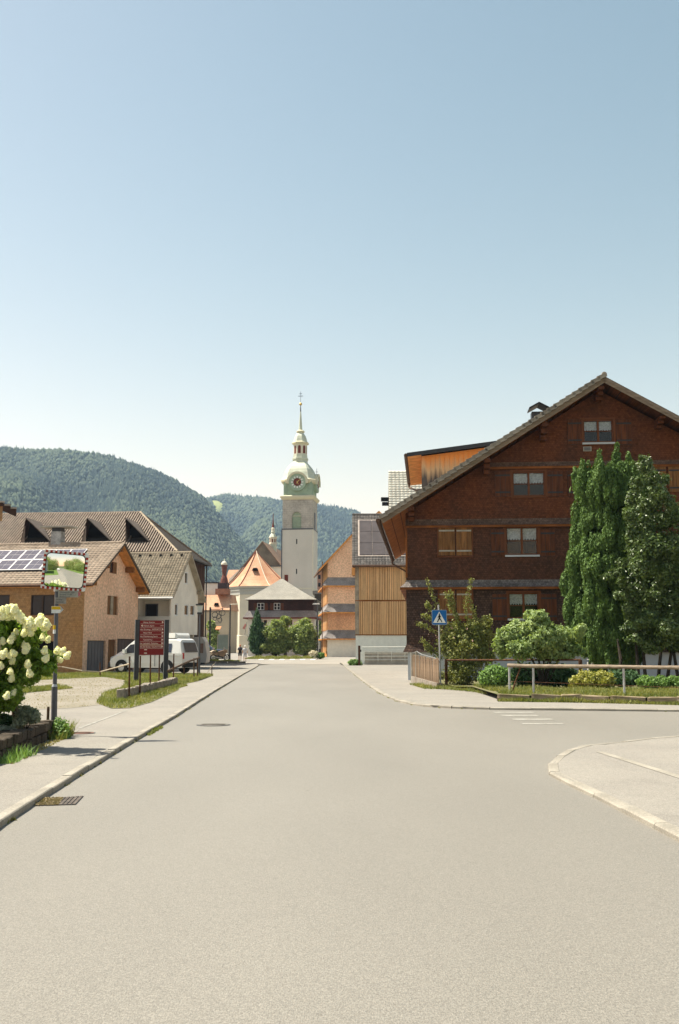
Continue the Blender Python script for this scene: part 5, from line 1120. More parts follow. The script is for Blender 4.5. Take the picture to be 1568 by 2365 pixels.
for i in range(5):                                      # one copper facet after another
    q = MB(); a = EA[i]; b = EA[i+1]; rows = []
    for k in range(n+1):
        t = k/n; f_ = 1-t; zz = zL_+(zpa-zL_)*(t**1.28 if True else t)
        rows.append([(ac[0]+(a[0]-ac[0])*f_, ac[1]+(a[1]-ac[1])*f_, zz), (ac[0]+(b[0]-ac[0])*f_, ac[1]+(b[1]-ac[1])*f_, zz)])
    for r0_, r1_ in zip(rows[:-1], rows[1:]): q.poly([r0_[0],r0_[1],r1_[1],r1_[0]])
    q.build('copper_facet', COPB, CHU)
    if i: q = MB(); q.path([Vector(r[0])+Vector((0,-.03,.05)) for r in rows], .07, 5); q.build('facet_seam', REDB if i != 3 else CREAML, CHU)
dv = Vector(ac+(zpa,)).lerp(Vector(((EA[2][0]+EA[3][0])/2, EA[2][1], zL_)), .52); q = MB(); q.prism([(dv.x-.55,dv.y-.5,dv.z-.35),(dv.x+.55,dv.y-.5,dv.z-.35),(dv.x+.3,dv.y-.5,dv.z+.15),(dv.x-.3,dv.y-.5,dv.z+.15)], (0,1.2,0)); q.build('roof_vent', DARK, CHU)
# tall window in the lit facet
A1 = Vector((AP[1][0],AP[1][1],0)); A2 = Vector((AP[2][0],AP[2][1],0)); dd = (A2-A1).normalized(); nn = Vector((dd.y,-dd.x,0)); Lw = (A2-A1).length
def fa(s, z, d): p = A1+dd*s-nn*d; return (p.x,p.y,z)
zA = ft.hv(540,1462,vn-8)[1]-.45; zB = ft.hv(540,1392,vn-8)[1]-.45; s0, s1 = Lw*.30, Lw*.80
def archpts(s0, s1, za, zb, n=10): r = (s1-s0)/2; c = (s0+s1)/2; return [(s0,za),(s1,za)]+[(c+r*cos(t), zb+r*sin(t)) for t in np.linspace(0,pi,n)]
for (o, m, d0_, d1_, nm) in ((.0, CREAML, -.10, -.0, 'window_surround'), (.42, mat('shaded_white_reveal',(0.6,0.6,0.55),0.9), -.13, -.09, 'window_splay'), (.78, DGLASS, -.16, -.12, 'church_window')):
    q = MB(); P = [fa(s, z, d0_) for s, z in archpts(s0+o, s1-o*.85, zA+o*.6, zB)]; q.prism(P, Vector(fa(0,0,d1_))-Vector(fa(0,0,d0_))); wnd = q.build(nm, m, CHU)
for k in range(12): z = zA+.8+k*(zB-zA-.8)/12; q = MB(); fbox(q, fa, s0+.8, s1-.7, z, z+.05, -.18,-.165); q.build('glazing_bar', GREYM, wnd)
for s_ in (-.02, Lw-.45): q = MB(); fbox(q, fa, s_, s_+.45, -.4, zcor, -.07,-.001); q.build('pilaster', CREAML, CHU)
# little ridge turret on the nave
ut, zt_ = ft.hv(630.2,1262,vn+9); zt_ -= .45; vt_ = vn+9
zz = lambda y: ft.hv(630.2,y,vt_)[1]-.45
sc_ = 205/2300
def lt(name, prf, m, n=8): q = MB(); q.lathe([(w_*sc_, zz(y)) for w_, y in prf], ut, vt_, n, pi/8); return q.build(name, m, CHU)
lt('turret_base', [(8.5,1275),(8.5,1252)], COPG); tb = lt('turret', [(9.5,1252),(9.5,1250),(8.6,1249),(8.6,1238),(10,1237.5),(10,1236)], CREAML); lt('turret_dome', [(9.5,1236),(7.5,1232),(5,1228),(4.2,1226),(5.2,1224),(4.4,1222)], COPG); lt('turret_neck', [(4,1222),(3.8,1217),(4.4,1216),(3,1213.5)], CREAML); lt('turret_spire', [(3,1214),(1.4,1200),(.5,1180)], REDB)
for k in range(8):
    an = pi/4*k; nx_, ny_ = cos(an), sin(an); R_ = 8.6*sc_*cos(pi/8); q = MB(); P = [(-.13,zz(1248)),(.13,zz(1248)),(.13,zz(1241)),(0,zz(1240)),(-.13,zz(1241))]
    q.prism([(ut+nx_*(R_-.01)-ny_*s, vt_+ny_*(R_-.01)+nx_*s, z) for s, z in P], (nx_*.04,ny_*.04,0)); q.build('turret_opening', REDB, tb)
# sacristy left of the apse
fs = Fr((atY(484,1493,172).x,172,.45), 6.0); SA = fthing('sacristy', 'low beige annex with copper roof left of the apse', 'building', fs)
x1 = fs.hv(527,1493,0)[0]; zse = fs.hv(500,1403,0)[1]-.45; zsr = fs.hv(500,1368,2.2)[1]-.45
q = MB(); q.box(-5,x1,.0,7,-.5,zse); q.build('wall', BEIGE, SA)
q = MB(); q.loft([[(-5.2,-.3,zse),(x1+.3,-.3,zse),(x1+.3,7,zse),(-5.2,7,zse)],[(-3.0,2.2,zsr),(x1+.1,2.2,zsr),(x1+.1,5,zsr),(-3.0,5,zsr)]]); q.build('copper_roof', COPB, SA)
q = MB(); a,z_ = fs.hv(501,1388,.8); z_ -= .45; q.prism([(a-.4,.2,z_-.35),(a+.4,.2,z_-.35),(a+.25,.2,z_+.1),(a-.25,.2,z_+.1)], (0,1.2,0)); q.build('roof_vent', DARK, SA)
q = MB(); q.box(-5,x1+.05,-.12,-.002,zse-.35,zse-.05); q.box(-5,x1,-.2,-.002,2.6,2.85) ; q.build('moulding', mat('dark_beige',(0.30,0.24,0.17),0.9), SA)
a,b,c,d = wr(fs,489,1408,507,1438); q = MB(); wn_ = window(SA, ff, a,b,c-.45,d-.45, 2, GREYM, .02, bars=2)
# small annex upper part, white wall and onion-topped oriel
q = MB(); a = fs.hv(486,1360,3)[0]; b = fs.hv(504,1360,3)[0]; zA = fs.hv(490,1341,3)[1]-.45; q.box(-5,b,3.2,6.8,zse,zA); q.build('upper_wall', WHITEP, SA)
q = MB(); q.box(-5.1,b+.1,3.0,6.9,zA,zA+.2); q.build('eave', DKM, SA)
ao, _ = fs.hv(517,1350,1.0); zo0 = fs.hv(517,1360,1.)[1]-.45; k1 = 173/2300
z5 = lambda y: fs.hv(517,y,1.0)[1]-.45
q = MB(); q.box(b+.1,fs.hv(528,1350,1)[0],.3,2.5,z5(1367),z5(1354)); q.build('corbel', mat('terracotta_band',(0.34,0.15,0.09),0.85,0.2), SA)
q = MB(); q.box(ao-.95,ao+.7,.4,2.2,z5(1354),z5(1341)); ori = q.build('oriel', mat('dark_plum_metal',(0.06,0.035,0.035),0.6,0.2), SA)
q = MB(); q.lathe([(.75,z5(1341)),(.62,z5(1332)),(.35,z5(1322)),(.45,z5(1312)),(.5,z5(1302)),(.62,z5(1299))], ao,1.2,10); q.build('oriel_shaft', mat('plum_red',(0.17,0.06,0.045),0.6,0.3), ori)
q = MB(); q.sphere((ao-.05,1.2,z5(1297)),.55,12,8); q.tube((ao,1.2,z5(1293)),(ao,1.2,z5(1284)),.09,.05); q.build('onion_cap', CREAML, ori)
q = MB(); a,b_ = fs.hv(522,1330,30)[0], fs.hv(590,1330,30)[0]; zr_ = lambda y: fs.hv(517,y,30.)[1]-.45; q.loft([[(a-.5,29,zr_(1356)),(b_,29,zr_(1356)),(b_,37,zr_(1356)),(a-.5,37,zr_(1356))],[(a,32.5,zr_(1309)),(b_,32.5,zr_(1309)),(b_,33,zr_(1309)),(a,33,zr_(1309))]]); q.build('rear_copper_roof', COPB, SA)
# small awning and shrub in front of it
aw = atY(496,1452,150); t = thing('awning', 'small orange awning at the wall left of the apse', 'awning', (aw.x,aw.y,aw.z)); q = MB(); q.prism([(-1.0,0,.35),(1.0,0,.35),(.9,-1.0,-.1),(-1.1,-1.0,-.1)], (0,0,-.06)); q.build('canopy', mat('orange_canvas',(0.6,0.25,0.12),0.8), t); q = MB(); q.box(-.75,.6,0,.1,-.9,-.1); q.build('dark_opening', REDB, t)
# wrought iron inn sign
iz = atY(505,1422,118); t = thing('inn_sign', 'wrought iron scrollwork bracket sign in front of the beige annex', 'sign', (iz.x,iz.y,iz.z)); q = MB()
def circ(cx, cz, r, a0=0, a1=2*pi, n=14): return [(cx+r*cos(a), 0, cz+r*sin(a)) for a in np.linspace(a0,a1,n)]
for c in ((-.45,.1,.33),(-.45,-.35,.22),(.42,.35,.33),(.0,-.1,.25),(-.1,.45,.2),(.15,-.5,.25)): q.path(circ(*c), .035, 5)
q.path([(-.95,0,.75),(.1,0,.75),(.5,0,.9)], .035, 5); q.path([(-.95,0,-.85),(.3,0,-.85),(.3,0,.5)], .03, 5); q.path([(.5,0,.9),(.42,0,.68)],.05,5); q.build('scrollwork', DKM, t)
q = MB(); q.box(-1.1,-.9,-.05,.05,-5.0,1.0); q.build('bracket_post', DKM, t)
# terracotta building and dark house right of the tower
fo = Fr((atY(726,1493,160).x,160,.45),0); OR = fthing('far_house', 'dark timber house squeezed between the tower foot and the skirted house', 'house', fo)
zf = lambda y, v=0: fo.hv(735,y,v)[1]-.45
q = MB(); q.box(0,2.8,0,6,-.3,zf(1365)); q.build('wall', mat('grey_timber',(0.09,0.075,0.06),0.9,0.3,1,8), OR); q = MB(); q.box(-.3,3.0,-.4,6,zf(1365)+.01,zf(1358)); q.build('eave', mat('grey_eave',(0.22,0.2,0.18),0.8), OR)
for y0, y1 in ((1405,1420),(1445,1462),(1475,1492)):
    q = MB(); q.box(.5,.95,-.05,-.002,zf(y1),zf(y0)); q.box(1.3,1.75,-.05,-.002,zf(y1),zf(y0)); q.build('window', PALECONC, OR)
fo2 = Fr((atY(724,1493,205).x,205,.45),0); t = fthing('terracotta_house', 'salmon-coloured house wall just right of the tower shaft', 'house', fo2); q = MB(); zz2 = lambda y: fo2.hv(735,y,0)[1]-.45
q.box(0,4.5,0,6,-.3,zz2(1322)); q.build('wall', mat('salmon_render',(0.52,0.30,0.22),0.9,0.08), t); q = MB(); q.prism([(-.2,-.3,zz2(1322)),(4.7,-.3,zz2(1322)),(2.2,-.3,zz2(1298))],(0,6.5,0)); q.build('roof', COPB, t)
for k in range(2): q = MB(); q.box(.9,1.4,-.05,-.002,zz2(1350-k*18),zz2(1341-k*18)); q.build('window', DGLASS, t)
# ================================================================== PLANTS
def Bq(x, y, Y, rx, rz, ry=None):
    p = atY(x, y, Y); k = Y/2290.0; ry = rx if ry is None else ry
    return (p.x, p.y, p.z, rx*k, ry*k, rz*k)
LG = leafmat('tree_leaf', (0.10,0.15,0.045), (0.38,0.45,0.18), trans=0.35)
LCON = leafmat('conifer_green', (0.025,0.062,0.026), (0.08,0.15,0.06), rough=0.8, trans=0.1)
LTH = leafmat('thuja_green', (0.042,0.088,0.022), (0.17,0.27,0.075), rough=0.75, trans=0.15)
LGL = leafmat('glossy_leaf', (0.026,0.056,0.014), (0.15,0.215,0.06), rough=0.42, trans=0.15, spec=0.5)
LVIB = leafmat('bright_shrub_leaf', (0.12,0.20,0.055), (0.40,0.48,0.22), rough=.6, trans=0.3)
LROSE = leafmat('rose_leaf', (0.09,0.125,0.03), (0.34,0.34,0.12), trans=0.25)
LHYD = leafmat('hydrangea_leaf', (0.085,0.175,0.025), (0.28,0.40,0.07), trans=0.45)
LGOLD = leafmat('golden_leaf', (0.22,0.24,0.05), (0.46,0.44,0.13), trans=0.3)
LHED = leafmat('hedge_leaf', (0.08,0.16,0.035), (0.24,0.38,0.11), trans=0.25)
SILV = leafmat('silver_leaf', (0.28,0.31,0.27), (0.62,0.65,0.60), trans=0.2)
def plant(name, label, cat, blobs, n, size, m, base, r=0.06, group=None, crown='crown', stems='trunk', ns=8, **kw):
    t = thing(name, label, cat, base, 0, group); bl = [(b[0]-base[0], b[1]-base[1], b[2]-base[2], b[3], b[4], b[5]) for b in blobs]
    leaves(crown, bl, n, size, m, t, **kw); branches(stems, (0,0,-0.05), bl[:ns] if ns else [(0,.5,1.6,.05,.05,.05)], r, parent=t); return t
def bz(x, y, z): g = gnd(x, y, z); return (g.x, g.y, z)
# trees by the hip-roofed house
b0 = atY(594,1511,113); cb = [Bq(594,1512-12-i*9.2,113, 20-abs(i-2.6)*2.0-(1.2 if i>6 else 0)*(i-6), 11) for i in range(10)]
plant('conical_conifer', 'dark green pointed conifer, leftmost tree before the hip-roofed house', 'tree', cb, 9000, .16, LCON, (b0.x,113,.45), .09, vert=True, aspect=.35, shell=.7)
for x, lab, bl in ((636,'loose round apple tree between the conifer and the grey-green tree',[(636,1462,30,30),(618,1492,22,16),(655,1490,22,18),(640,1442,16,13),(608,1500,14,10),(640,1497,26,16)]),
                   (703,'grey-green round tree, rightmost before the hip-roofed house',[(703,1462,32,32),(690,1490,22,18),(718,1488,18,20),(704,1438,17,11),(680,1455,14,14),(703,1499,26,15)]),
                   (659,'small light green tree top between the two round trees',[(659,1436,15,12),(655,1450,14,14),(668,1470,13,18)])):
    Yt = 113 if x != 659 else 118; p = atY(x,1513,Yt)
    plant('garden_tree', lab, 'tree', [Bq(a,b,Yt,c,d) for a,b,c,d in bl], 9500 if x != 659 else 4000, .13, LG, (p.x,Yt,.45), .10, group='trees before the hip-roofed house', shell=.5, jitter=.12, up=.3, ragged=6)
grass('lawn', [(-9.8,104),(-9.5,110.5),(-3.0,110.5),(-2.6,106),(-5,104)], 9000, .22, GR, lambda x,y: np.interp(y,[92,112],[.09,.45]), w=.03)
p = atY(733,1515,104); t = plant('flowering_shrub', 'low shrub with cream flowers at the corner of the skirted house', 'shrub', [Bq(727,1512,104,9,6),(Bq(741,1514,104,8,6))], 1500, .11, LHED, (p.x,104,.3), .03)
leaves('flowers', [(a-p.x, b-104, c-.3, d, e, f) for a,b,c,d,e,f in [Bq(724,1510,103.8,9,6)]], 420, .13, mat('cream_petals',(0.75,0.70,0.52),0.8), t, kind='stuff')
p = atY(748,1440,150); plant('far_tree', 'sliver of leafy tree between the dark timber house and the skirted house', 'tree', [Bq(739,1435,150,8,18),Bq(738,1460,150,7,16)], 1500,.2,LG,(p.x,150,.45),.08)
p = atY(494,1490,132); plant('garden_tree', 'leafy shrub tree in the gap beside the dark barn wall', 'tree', [Bq(494,1472,132,13,18),Bq(488,1446,132,9,14),Bq(492,1492,132,14,14),Bq(500,1500,132,10,9)], 5000,.16,LG,(p.x,132,.45),.09, shell=.4)
# evergreen beside the big house
TB = []
th = atY(1400,1575,39.5)
outl = [(1110,1332,1495),(1150,1330,1500),(1200,1326,1505),(1250,1322,1505),(1300,1310,1505),(1345,1303,1505),(1390,1304,1505),(1430,1308,1500),(1465,1318,1495),(1495,1338,1485),(1520,1370,1470)]
for y, xa, xb in outl:
    w_ = (xb-xa); nn = 18
    for k in range(nn):
        f_ = (k+.5)/nn; x = xa+w_*f_ + rnd.uniform(-6,6); dpt = math.sin(pi*f_)
        if rnd.random() < .04: continue
        TB.append(Bq(x, y+rnd.uniform(-18,18), 39.6-dpt*1.45+rnd.uniform(-.22,.15), rnd.uniform(8,13), rnd.uniform(22,36), 13))
for x, y in ((1345,1066),(1358,1070),(1384,1044),(1423,1028),(1452,1050),(1404,1082),(1372,1080),(1440,1078),(1470,1078)):
    dY = rnd.uniform(-.4,.4)
    for k_, rr_ in enumerate((6,10,13,15)): TB.append(Bq(x+rnd.uniform(-2,2), y+10+k_*17, 39.0+dY, rr_, 17, rr_))
core = [Bq(x, y, 39.9, 38, 48, 34) for x in (1370,1415,1450) for y in (1140,1210,1290,1370,1440)]
t = plant('columnar_evergreen', 'tall dense columnar evergreen with drooping plumes in front of the shingled house', 'tree', TB, 150000, .056, LTH, (th.x,39.7,.25), .16, ns=0, vert=True, aspect=.42, shell=.8, jitter=.06)
leaves('inner_foliage', [(a-th.x,b-39.7,c-.25,d,e,f) for a,b,c,d,e,f in core+[Bq(1400,1500,39.8,55,26,40),Bq(1440,1515,39.8,40,16,30)]], 40000, .12, LTH, t, shell=.6, aspect=.5, vert=True)
# glossy tree
MBl = [(1490,1075,22,26),(1505,1105,24,24),(1470,1120,18,24),(1520,1140,26,24),(1495,1170,30,30),(1480,1215,28,28),(1530,1200,30,28),(1560,1190,26,30),(1500,1260,36,34),(1550,1260,36,34),(1480,1310,34,30),(1540,1320,40,36),(1590,1290,40,50),(1470,1365,30,28),(1520,1385,40,34),(1570,1390,40,40),(1490,1430,34,26),(1550,1450,40,30),(1600,1430,36,40),(1465,1275,20,22),(1440,1345,16,14),(1535,1108,14,16),(1545,1160,18,16),(1620,1350,40,60),(1530,1480,30,16),(1600,1230,30,36),(1462,1150,18,26),(1458,1190,18,24),(1462,1240,20,26),(1455,1410,20,22),(1480,1475,30,20),(1560,1490,34,18),(1505,1500,24,12),(1402,1332,16,9),(1425,1322,20,12),(1442,1300,18,14),(1430,1375,16,10),(1450,1450,18,14)]
mbse = bz(1530,1592,.25)
MBB = [Bq(a,b,36.6+rnd.uniform(-.7,.9),c,d) for a,b,c,d in MBl]
t = plant('glossy_tree', 'glossy-leaved deciduous tree at the right edge overlapping the evergreen', 'tree', MBB, 58000, .06, LGL, (mbse[0],36.6,.25), .11, ns=0, shell=.3, jitter=.2, up=.35, aspect=.5, ragged=6)
leaves('inner_foliage', [(a-mbse[0],b-36.6+.8,c-.25,d,e,f) for a,b,c,d,e,f in [Bq(1530,1300,37.4,55,90,30),Bq(1530,1400,37.4,60,80,30),Bq(1600,1350,37.4,60,120,30)]], 12000, .11, LGL, t, shell=.2)
q = MB()
for x0_, x1_ in ((1476,1466),(1492,1480),(1540,1560),(1568,1545),(1520,1532)):
    a = atY(x0_,1590,37.0+rnd.uniform(-.5,.5)); b = atY(x1_,1440,37.2); q.tube((a.x-mbse[0],a.y-36.6,0),(b.x-mbse[0],b.y-36.6,b.z-.25),.07,.045,7)
q.build('stem', BARK, t)
# bright shrub
SB = [(1195,1462,34,30),(1160,1490,26,26),(1245,1450,40,34),(1235,1425,26,16),(1290,1470,38,30),(1325,1470,26,24),(1210,1500,44,28),(1275,1505,44,26),(1320,1500,28,22),(1170,1470,24,20),(1340,1455,14,14),(1250,1480,50,34)]
sb = bz(1245,1584,.25); plant('leafy_shrub', 'big bright green leafy shrub in front of the ground floor window', 'shrub', [Bq(a,b,34+rnd.uniform(-.4,.4),c,d) for a,b,c,d in SB], 19000, .062, LVIB, (sb[0],34.1,.25), .05, shell=.5, jitter=.1, up=.6, ragged=7)
# rose
RBl = [(1060,1500,44,44),(1100,1490,34,44),(1035,1490,28,34),(1075,1550,46,34),(1120,1520,26,30),(1050,1460,24,28),(1095,1450,26,22),(1050,1560,34,26),(1110,1470,30,26),(1128,1440,12,16)]
rb_ = bz(1070,1588,.15); t = plant('rose_bush', 'loose arching rose bush with long shoots behind the crossing sign', 'shrub', [Bq(a,b,39.3+rnd.uniform(-.3,.3),c,d) for a,b,c,d in RBl], 15000, .05, LROSE, (rb_[0]+.25,39.3,.15), .03, shell=.3, jitter=.2, ragged=7)
shoots = [[(1050,1470),(1010,1400),(985,1340)],[(1060,1460),(1048,1400),(1040,1368)],[(1085,1450),(1073,1400),(1090,1338)],[(1040,1470),(1000,1430),(978,1420)],[(1035,1480),(990,1450),(966,1441)],[(1040,1500),(1000,1500),(975,1478)],[(1100,1460),(1115,1430),(1129,1425)],[(1030,1440),(992,1405),(985,1395)],[(1070,1450),(1040,1400),(1030,1370)],[(1090,1450),(1098,1420),(1082,1380)],[(1020,1520),(990,1500),(984,1488)]]
q = MB(); SBs = []
for s_ in shoots:
    P = [atY(x,y,39.1) for x,y in s_]; PP = [Vector((p.x-rb_[0]-.25,p.y-39.3,p.z-.15)) for p in P]; q.path(PP, .012, 5)
    for k in range(14):
        f_ = k/13; i = 0 if f_ < .5 else 1; p = PP[i].lerp(PP[i+1], (f_-.5*i)*2); SBs.append((p.x,p.y,p.z,.10,.10,.10))
q.build('shoot', mat('green_stem',(0.16,0.12,0.05),0.8), t); leaves('shoot_leaves', SBs, 2600, .045, LROSE, t, shell=.1, jitter=.4)
leaves('rose_flowers', [(SBs[6][0]+.3,SBs[6][1]-.3,SBs[6][2]-1.2,.9,.2,.7)], 26, .05, mat('faded_pink_petals',(0.55,0.35,0.30),0.8), t, kind='stuff')
p = bz(1145,1586,.25); plant('hedge_clump', 'low round green shrub left of the log railing', 'shrub', [Bq(1145,1562,32.6,28,24),Bq(1125,1568,32.6,18,18),Bq(1160,1560,32.6,18,18)], 6000, .05, LHED, (p[0],32.6,.25), .03, shell=.6)
p = bz(1372,1590,.25); plant('golden_shrub', 'low golden-green rounded shrub behind the log railing', 'shrub', [Bq(1355,1571,32.3,24,18),Bq(1390,1572,32.3,26,19),Bq(1330,1576,32.3,14,13)], 6500, .045, LGOLD, (p[0],32.3,.25), .03, shell=.6)
p = bz(1512,1590,.25); plant('low_hedge', 'low green ground shrub by the white basement wall at the right edge', 'shrub', [Bq(1495,1577,31.6,22,14),Bq(1525,1578,31.6,24,14),Bq(1560,1578,31.6,20,14)], 5500, .045, LHED, (p[0],31.6,.25), .03, shell=.6)
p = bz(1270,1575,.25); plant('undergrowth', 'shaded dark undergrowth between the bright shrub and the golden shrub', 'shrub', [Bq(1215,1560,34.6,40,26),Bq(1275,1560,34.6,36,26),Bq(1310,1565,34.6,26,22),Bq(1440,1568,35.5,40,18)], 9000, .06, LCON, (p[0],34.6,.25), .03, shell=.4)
# garden ground and grass on the right
W0 = G([(1154,1602),(1337,1604),(1568,1609)], .30); W0e = (W0[-1][0]+14, W0[-1][1]-7.5)
gard = [tuple(gnd(1018,1588,.12).xy)] + [tuple(gnd(1090,1594,.14).xy)] + W0 + [W0e, (40,30), (40,70), (3.2,47), tuple(gnd(958,1577,.12).xy)]
sheet('garden_ground', gard, lambda x,y: .13 if x < 4.4 and y > 31.5 else .26, GRASSB)
grass('grass', [tuple(gnd(1000,1591,.1).xy), tuple(gnd(1090,1599,.1).xy)] + [tuple(gnd(1150,1603,.2).xy)] + [(a+.0,b+.1) for a,b in W0] + [(W0[-1][0]+4,W0[-1][1]-1.8),(W0[-1][0]+5,W0[-1][1]+3.5),(W0[0][0]+.5,W0[0][1]+4.6), tuple(gnd(1020,1584,.1).xy)], 34000, .13, GR, lambda x,y: np.where(x<4.6,.12,.25), w=.013)

# ================================================================== RETAINING WALLS, FENCES
def stone_run(t, a, b, h, th, m, lmin=.25, lmax=.5, courses=2, name='stone', o=None, top=False):
    a = Vector((a[0],a[1],0)); b = Vector((b[0],b[1],0)); d = (b-a); L_ = d.length; d.normalize(); ang = math.atan2(d.y,d.x); o = o or Vector((0,0,0))
    shp = []
    for k in range(6):
        r_ = random.Random(k+3); P = []
        for x in (-.5,.5):
            for y in (-.5,.5):
                for z in (0,1): P.append((x*(1-.12*r_.random()), y*(1-.2*r_.random()), z*(1-.14*r_.random())+.04*r_.random()))
        mb = MB(); mb.add(P, [(0,1,3,2),(4,6,7,5),(0,4,5,1),(2,3,7,6),(0,2,6,4),(1,5,7,3)]); me = mb.mesh(name, m)
        bm = bmesh.new(); bm.from_mesh(me); bmesh.ops.bevel(bm, geom=bm.edges[:], offset=.07, segments=1, affect='EDGES'); bm.to_mesh(me); bm.free(); shp.append(me)
    for c in range(courses):
        x = -rnd.uniform(0,.15); hc = h/courses
        while x < L_:
            l = rnd.uniform(lmin,lmax); l = min(l, L_-x+.08); ob = link(name, rnd.choice(shp), t); p = a + d*(x+l/2) - o
            ob.location = (p.x+rnd.uniform(-.01,.01), p.y+rnd.uniform(-.012,.012), c*hc-.02+p.z); ob.rotation_euler = (rnd.uniform(-.04,.04), rnd.uniform(-.03,.03), ang+rnd.uniform(-.05,.05)); ob.scale = (l-.012, th*rnd.uniform(.9,1.08), hc*rnd.uniform(.98,1.1)); x += l
import bmesh
wa = [W0[0], W0[1], W0[2], W0e]; t = thing('retaining_wall', 'low concrete block retaining wall under the log railing', 'wall', (W0[0][0],W0[0][1],.1)); o_ = Vector((W0[0][0],W0[0][1],0))
CT = mat('mossy_block', (0.30,0.235,0.17), 0.95, 0.35, 2.2, 30, 0.25, 0.4, col2=(0.14,0.115,0.06), tint=.2)
for a,b in zip(wa[:-1], wa[1:]): stone_run(t, (a[0],a[1]-.05), (b[0],b[1]-.05), .215, .22, CT, .75, 1.1, 1, 'block', o_)
WD = [(a+.15*0, b-.28) for a,b in wa]
def band(path, wd): return [(a,b) for a,b in path] + [(a-.1,b-wd) for a,b in reversed(path)]
grass('weeds', band([(a,b-.1) for a,b in wa[:3]], .28), 2600, .13, GR, .10, w=.016)
# log railing on steel posts
q0 = atY(1172,1537,29.2); q1 = atY(1568,1541,27.0); dv = (q1-q0); q2 = q1+dv*1.2
t = thing('railing', 'log handrail on galvanised steel posts beside the side road', 'railing', (q0.x,q0.y,.28)); O = Vector((q0.x,q0.y,.28))
n = 14; mb = MB(); pts = [q0.lerp(q2, k/n)-O+Vector((0,0,rnd.uniform(-.012,.012))) for k in range(n+1)]
for k in range(n): mb.tube(pts[k], pts[k+1], .050+rnd.uniform(-.005,.005), .050, 8)
mb.build('handrail', LOG, t)
for x in (1176.5,1235.5,1447,1640,1850):
    f_ = (x-1172)/(1568-1172); p = q0.lerp(q1, f_)-O; MB().tube((p.x,p.y+.02,-.05),(p.x,p.y+.02,p.z),.033,n=8).build('post', STEEL, t)
a = q0.lerp(q1,.085)-O; MB().tube((a.x,a.y,a.z),(a.x-.27,a.y+.1,0),.022).build('brace', RUST, t)
mb = MB(); a = q0.lerp(q1,.01)-O; b = q0.lerp(q1,1.3)-O; mb.tube((a.x,a.y,a.z*.42),(b.x,b.y,.2),.006,n=4); mb.build('wire', RUST, t)
# rusty rail behind
r0 = gnd(1031,1586,.13); t = thing('rusty_rail', 'rusty iron rail fence in front of the rose bush', 'fence', (r0.x,r0.y,.13)); tp = atY(1031,1522,r0.y)
e1 = atY(1340,1524,r0.y-4.2); MB().box(-.05,.05,-.05,.05,-.05,tp.z-.13).build('post', RUST, t); MB().tube((0,0,tp.z-.17),(e1.x-r0.x,e1.y-r0.y,e1.z-.13),.032).build('rail', RUST, t); MB().box(e1.x-r0.x-.05,e1.x-r0.x+.05,e1.y-r0.y-.05,e1.y-r0.y+.05,0,e1.z-.13).build('post', RUST, t)
# picket fence on a concrete kerb
p0 = gnd(954.5,1576,.1); p1 = gnd(1015,1591,.1); t = thing('picket_fence', 'weathered picket fence with concrete posts on a low kerb beside the crossing sign', 'fence', p0); d = (p1-p0); L_ = d.length; d.normalize(); ang = math.atan2(d.y,d.x)
cpm = MB().box(-.09,.09,-.09,.09,-.05,1.24).mesh('concrete_post', PALECONC); o = link('concrete_post', cpm, t)
o = link('concrete_post', MB().box(-.055,.055,-.055,.055,.1,1.30).mesh('concrete_post', PALECONC), t); o.location = d*1.05
q = MB(); n_ = Vector((-d.y,d.x,0)); q.prism([d*.1-n_*.1+Vector((0,0,-.05)), d*L_-n_*.1+Vector((0,0,-.05)), d*L_-n_*.1+Vector((0,0,.20)), d*.1-n_*.1+Vector((0,0,.26))], n_*.2); q.build('plinth', CONC, t)
q = MB(); 
for z in (.42,.95): q.tube(d*.1+Vector((0,0,z)), d*L_+Vector((0,0,z)), .025)
q.build('rail', PICK, t)
npk = int(L_/.115)
for k in range(npk):
    h_ = 1.16-.10*k/npk+rnd.uniform(-.03,.03); w_ = .085*rnd.uniform(.85,1.1); mb = MB(); mb.prism([(0,-.035,.18),(w_,-.035,.18),(w_,-.035,h_-.03),(w_/2,-.035,h_),(0,-.035,h_-.03)], (0,.022,0)); ob = mb.build('picket', PICK, t); ob.location = d*(.12+k*.115); ob.rotation_euler = (rnd.uniform(-.02,.02), rnd.uniform(-.03,.03), ang)
q = MB(); q.path([Vector((0,0,1.22)), d*1.0+Vector((0,0,1.30)), d*2.5+Vector((0,0,1.18)), d*L_+Vector((0,0,1.05))], .012, 5); q.build('wire', STEEL, t)
grass('weeds', [tuple((p0+d*2.2-n_*.5).xy), tuple((p0+d*(L_+.3)-n_*.55).xy), tuple((p0+d*(L_+.3)).xy), tuple((p0+d*2.2).xy)], 700, .12, GR, .1, w=.018)
# left bed wall, posts, plants
bw = [(-4.25,9.0), tuple(gnd(0,1760,.1).xy), tuple(gnd(122,1705,.1).xy)]; t = thing('stone_wall', 'low dark dry stone wall of the flower bed under the hydrangea', 'wall', (bw[0][0],bw[0][1],.1)); o_ = Vector((bw[0][0],bw[0][1],0))
for a,b in zip(bw[:-1],bw[1:]): stone_run(t, (a[0]-.12,a[1]), (b[0]-.12,b[1]), .31, .26, STONE, .16, .36, 2, 'stone', o_)
stone_run(t, (bw[2][0]-.1,bw[2][1]), (bw[2][0]-2.2,bw[2][1]+.4), .31, .26, STONE, .16, .36, 2, 'stone', o_)
sheet('flower_bed', [(bw[0][0]-.2,bw[0][1]),(bw[1][0]-.2,bw[1][1]),(bw[2][0]-.2,bw[2][1]-.05),(bw[2][0]-2.2,bw[2][1]+.3),(-8,16),(-8,9)], .36, SOIL)
